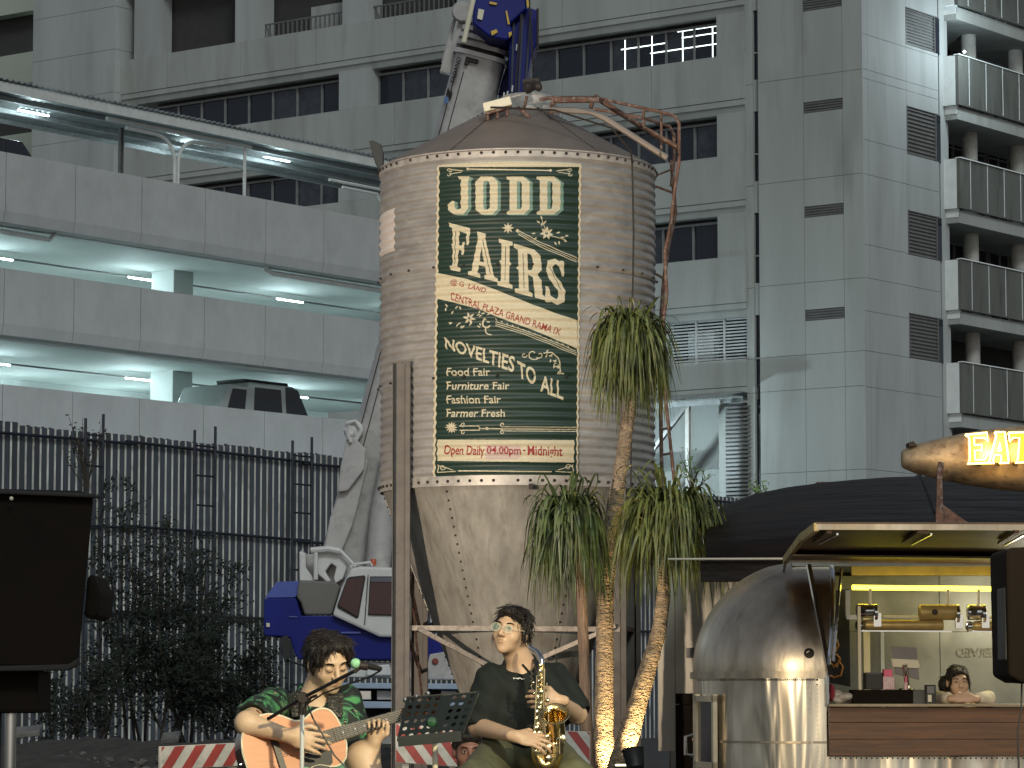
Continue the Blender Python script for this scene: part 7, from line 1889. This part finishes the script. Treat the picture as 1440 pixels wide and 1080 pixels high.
# ---- woman in the trailer
t = thing('person', 'woman with tied black hair leaning on the trailer counter, chin on folded hands', 'person', P(1346, 980, 21.5))
wv = P(1347, 959, 21.5); R4 = rotm(4, -4, 3)
bd = Body((wv.x - .36, 21.05, .85), (wv.x + .36, 22.1, wv.z + .16), .007)
f4 = head(bd, wv, R4, .92); g4 = lambda x, y, z: tuple(wv + R4 @ Vector((x * .92, y * .92, z * .92)))
nw = wv + Vector((.01, .06, -.12)); bd.cap(wv, nw, .045, .052, .03)
bd.ell(nw + Vector((.02, .08, -.10)), (.18, .10, .09), None, .05); bd.ell(nw + Vector((.02, .18, -.2)), (.15, .12, .16), None, .05)
cz = 1.118 + .035
for sg in (-1, 1):
    shp = nw + Vector((.02 + sg * .155, .07, -.07)); elb = Vector((wv.x + .02 + sg * .16, 21.38, cz + .0)); wr_ = Vector((wv.x + sg * .06, 21.24, cz - .002))
    bd.cap(shp, elb, .042, .036, .03); bd.cap(elb, wr_, .036, .023, .02)
    hand(bd, wr_, (-sg * .8, -.1, .10), (0, -.9, .5), (0, .2, 1), (20, 35, 25), .85, thumb=(.4, .6))
bd.mesh('body', mat('fair_skin', (.62, .42, .30), .5, var=.05, sss=.1), t); face_details(f4, R4, t, .92, closed=False)
bs = Body((wv.x - .38, 21.05, .75), (wv.x + .38, 22.1, wv.z + .02), .009)
bs.ell(nw + Vector((.02, .08, -.10)), (.205, .125, .10), None, .05); bs.ell(nw + Vector((.02, .18, -.22)), (.18, .15, .17), None, .05)
for sg in (-1, 1):
    shp = nw + Vector((.02 + sg * .155, .07, -.07)); elb = Vector((wv.x + .02 + sg * .16, 21.38, cz + .0)); bs.cap(shp, elb, .062, .05, .04); bs.cap(elb, elb.lerp(Vector((wv.x + sg * .06, 21.24, cz)), .55), .045, .04, .02)
bs.cap(nw + Vector((0, -.03, .05)), nw + Vector((0, -.06, -.01)), .06, .05, .01, True)
bs.mesh('blouse', mat('cream_blouse', (.72, .64, .52), .7, var=.08, bump=.002), t, disp=folds(.004, 30, 7))
bh = Body((wv.x - .2, 21.3, wv.z - .14), (wv.x + .14, 21.85, wv.z + .17), .0055)
bh.ell(g4(0, -.018, .042), (.077, .090, .077), R4, .02); bh.ell(g4(0, -.055, -.005), (.068, .05, .07), R4, .02); bh.ell(g4(.02, .06, .075), (.05, .032, .03), R4, .02)
bh.ell(g4(0, .105, -.02), (.058, .05, .082), R4, .012, True); bh.ell(g4(.088, -.075, -.025), (.034, .04, .065), R4, .02); bh.cap(g4(.06, .075, .05), g4(.078, .035, -.07), .008, .006, .01); bh.cap(g4(-.06, .075, .05), g4(-.074, .04, -.05), .008, .006, .01)
strands(bh.mesh('hair', hairm, t), wv, R4, 600, 34, .04, .0015)

# ------------------------------------------------------------------ loudspeakers
sp_ = thing('loudspeaker', 'big black covered loudspeaker on a pole at the left edge of the picture', 'loudspeaker', P(30, 1000, 9).xy.to_3d())
m = MB(); q = [(-60, 690), (132, 697), (110, 935), (95, 942), (-60, 938)]
A_ = [P(x, y, 8.8) for x, y in q]; B_ = [P(x * .97 + 4, y, 9.25) for x, y in [(-60, 686), (118, 690), (104, 928), (90, 936), (-60, 930)]]
n = len(q); m.add(A_ + B_, [tuple(range(n))[::-1], tuple(range(n, 2 * n))] + [(i, (i + 1) % n, n + (i + 1) % n, n + i) for i in range(n)]); m.build('cabinet', M['grille'], sp_, bevel=.012)
m = MB(); m.pxp([(-60, 686), (133, 694), (132, 700), (-60, 692)], 8.77, 8.81); m.build('cover_hem', mat('cover_hem', (.022, .019, .016), .8), sp_, bevel=.004)
m = MB(); m.pxp([(-60, 938), (96, 934), (110, 925), (108, 936), (94, 943), (-60, 945)], 8.77, 8.81); m.build('cover_hem', bpy.data.materials['cover_hem'], sp_, bevel=.004)
m = MB(); m.ball(P(16, 701, 8.76), .006, 6, 4); m.build('rivet', M['cream'], sp_)
m = MB(); m.pxp([(-60, 945), (54, 943), (53, 1003), (-60, 1003)], 8.85, 9.1); m.build('lower_box', M['grille'], sp_, bevel=.01)
m = MB(); pts_ = [(122, 812), (130, 806), (142, 835), (138, 865), (128, 872), (118, 866)]; m.pxp(pts_, 8.9, 9.2); m.build('side_handle_flap', M['grille'], sp_, bevel=.01)
m = MB(); pp = P(13, 1000, 9.0); m.tube([(pp.x, 9.0, 0), (pp.x + .004, 9.0, pp.z + .02)], .017, 12); m.build('pole', M['chrome'], sp_, smooth=True)
m = MB(); m.tube([(pp.x - .03, 9.02, 0.01), (pp.x - .03, 9.02, pp.z)], .006, 8); m.build('cable', M['black'], sp_)
sp2 = thing('loudspeaker', 'black covered loudspeaker hanging at the right edge before the trailer', 'loudspeaker', P(1440, 900, 12))
m = MB(); q = [(1414, 775), (1422, 770), (1560, 768), (1560, 965), (1436, 960), (1418, 950)]; m.pxp(q, 12.0, 12.4); m.build('cabinet', M['grille'], sp2, bevel=.012)
m = MB(); m.pxp([(1412, 826), (1419, 826), (1419, 930), (1413, 928)], 12.02, 12.2); m.build('side_bracket', M['black'], sp2, bevel=.005)
m = MB(); x_ = P(1500, 960, 12.2); m.tube([(x_.x, 12.2, 0), (x_.x, 12.2, x_.z)], .02, 10); m.build('pole', M['black'], sp2)
m = MB(); m.tube([P(1437, 958, 12.1), P(1436, 1000, 12.1), P(1431, 1030, 12.1), P(1433, 1090, 12.1), P(1430, 1200, 12.1)], .0035, 6); tag(m.build('speaker_cable', M['black'], smooth=True), 'thin dark cable hanging in front of the wooden counter at the right edge', 'cable')

# ------------------------------------------------------------------ striped barriers
redp = mat('faded_red_board', (.38, .06, .05), .55, var=.15, scale=6, stain=(.2, .05, .04), stain_amt=.5); whp = mat('grubby_white_board', (.60, .57, .50), .55, var=.12, scale=6, stain=(.3, .27, .22), stain_amt=.5)
def barrier(name, label, a, b, hgt, n, flip, leg):
    t = thing('striped_barrier', label, 'barrier', a.lerp(b, .5).xy.to_3d(), 'red and white barriers by the players')
    L = (b - a).length; ux = (b - a).normalized(); th_ = .03; d = ux.cross(Vector((0, 0, 1))).normalized()
    if d.y > 0: d = -d
    sl2 = hgt * .75 * (1 if not flip else -1); w = L / n; m = MB()
    def bp(x, z): x = min(L, max(0, x)); return a + ux * x + Vector((0, 0, z))
    m.prism([bp(0, 0), bp(L, 0), bp(L, hgt), bp(0, hgt)], -d * th_); m.build('board', whp, t, bevel=.003)
    k = -3
    while k < n + 3:
        x0_ = k * w; x1_ = x0_ + w * .5
        def clip(poly):
            o = []
            for i in range(len(poly)):
                (xa, za), (xb, zb2) = poly[i], poly[(i + 1) % len(poly)]
                for lim, sgn in (): pass
                o.append((xa, za))
            return o
        poly = [(x0_, .004), (x1_, .004), (x1_ + sl2, hgt - .004), (x0_ + sl2, hgt - .004)]
        # clip to the board
        for lim, keep in ((0.004, 1), (L - .004, -1)):
            np_ = []
            for i in range(len(poly)):
                p, q2 = poly[i], poly[(i + 1) % len(poly)]; ip, iq = (p[0] - lim) * keep >= 0, (q2[0] - lim) * keep >= 0
                if ip: np_.append(p)
                if ip != iq: f_ = (lim - p[0]) / (q2[0] - p[0]); np_.append((lim, p[1] + (q2[1] - p[1]) * f_))
            poly = np_
            if not poly: break
        if len(poly) >= 3:
            m = MB(); m.prism([bp(x, z) + d * .002 for x, z in poly], d * .001); m.build('red_stripe', redp, t)
        k += 1
    for x in (.15 * L, .85 * L):
        m = MB(); c = bp(x, 0); m.bar(c + Vector((0, .0, hgt * .7)) - d * .05, Vector((c.x, c.y, 0)) - d * .06, .05, .03); m.build('leg', whp, t)
    return t
a_, b_ = P(226, 1088, 24), P(350, 1075, 24.4)
barrier('b', 'red and white striped barrier lying left of the guitarist', P(226, 1083, 24), P(352, 1076, 24.6), .175, 4.4, False, 0)
barrier('b', 'red and white striped barrier behind the music stand', P(556, 1072, 25), P(650, 1079, 25), .30, 3.2, True, 0)
barrier('b', 'red and white striped barrier behind the saxophone player', P(780, 1078, 25), P(830, 1080, 25), .28, 1.8, True, 0)
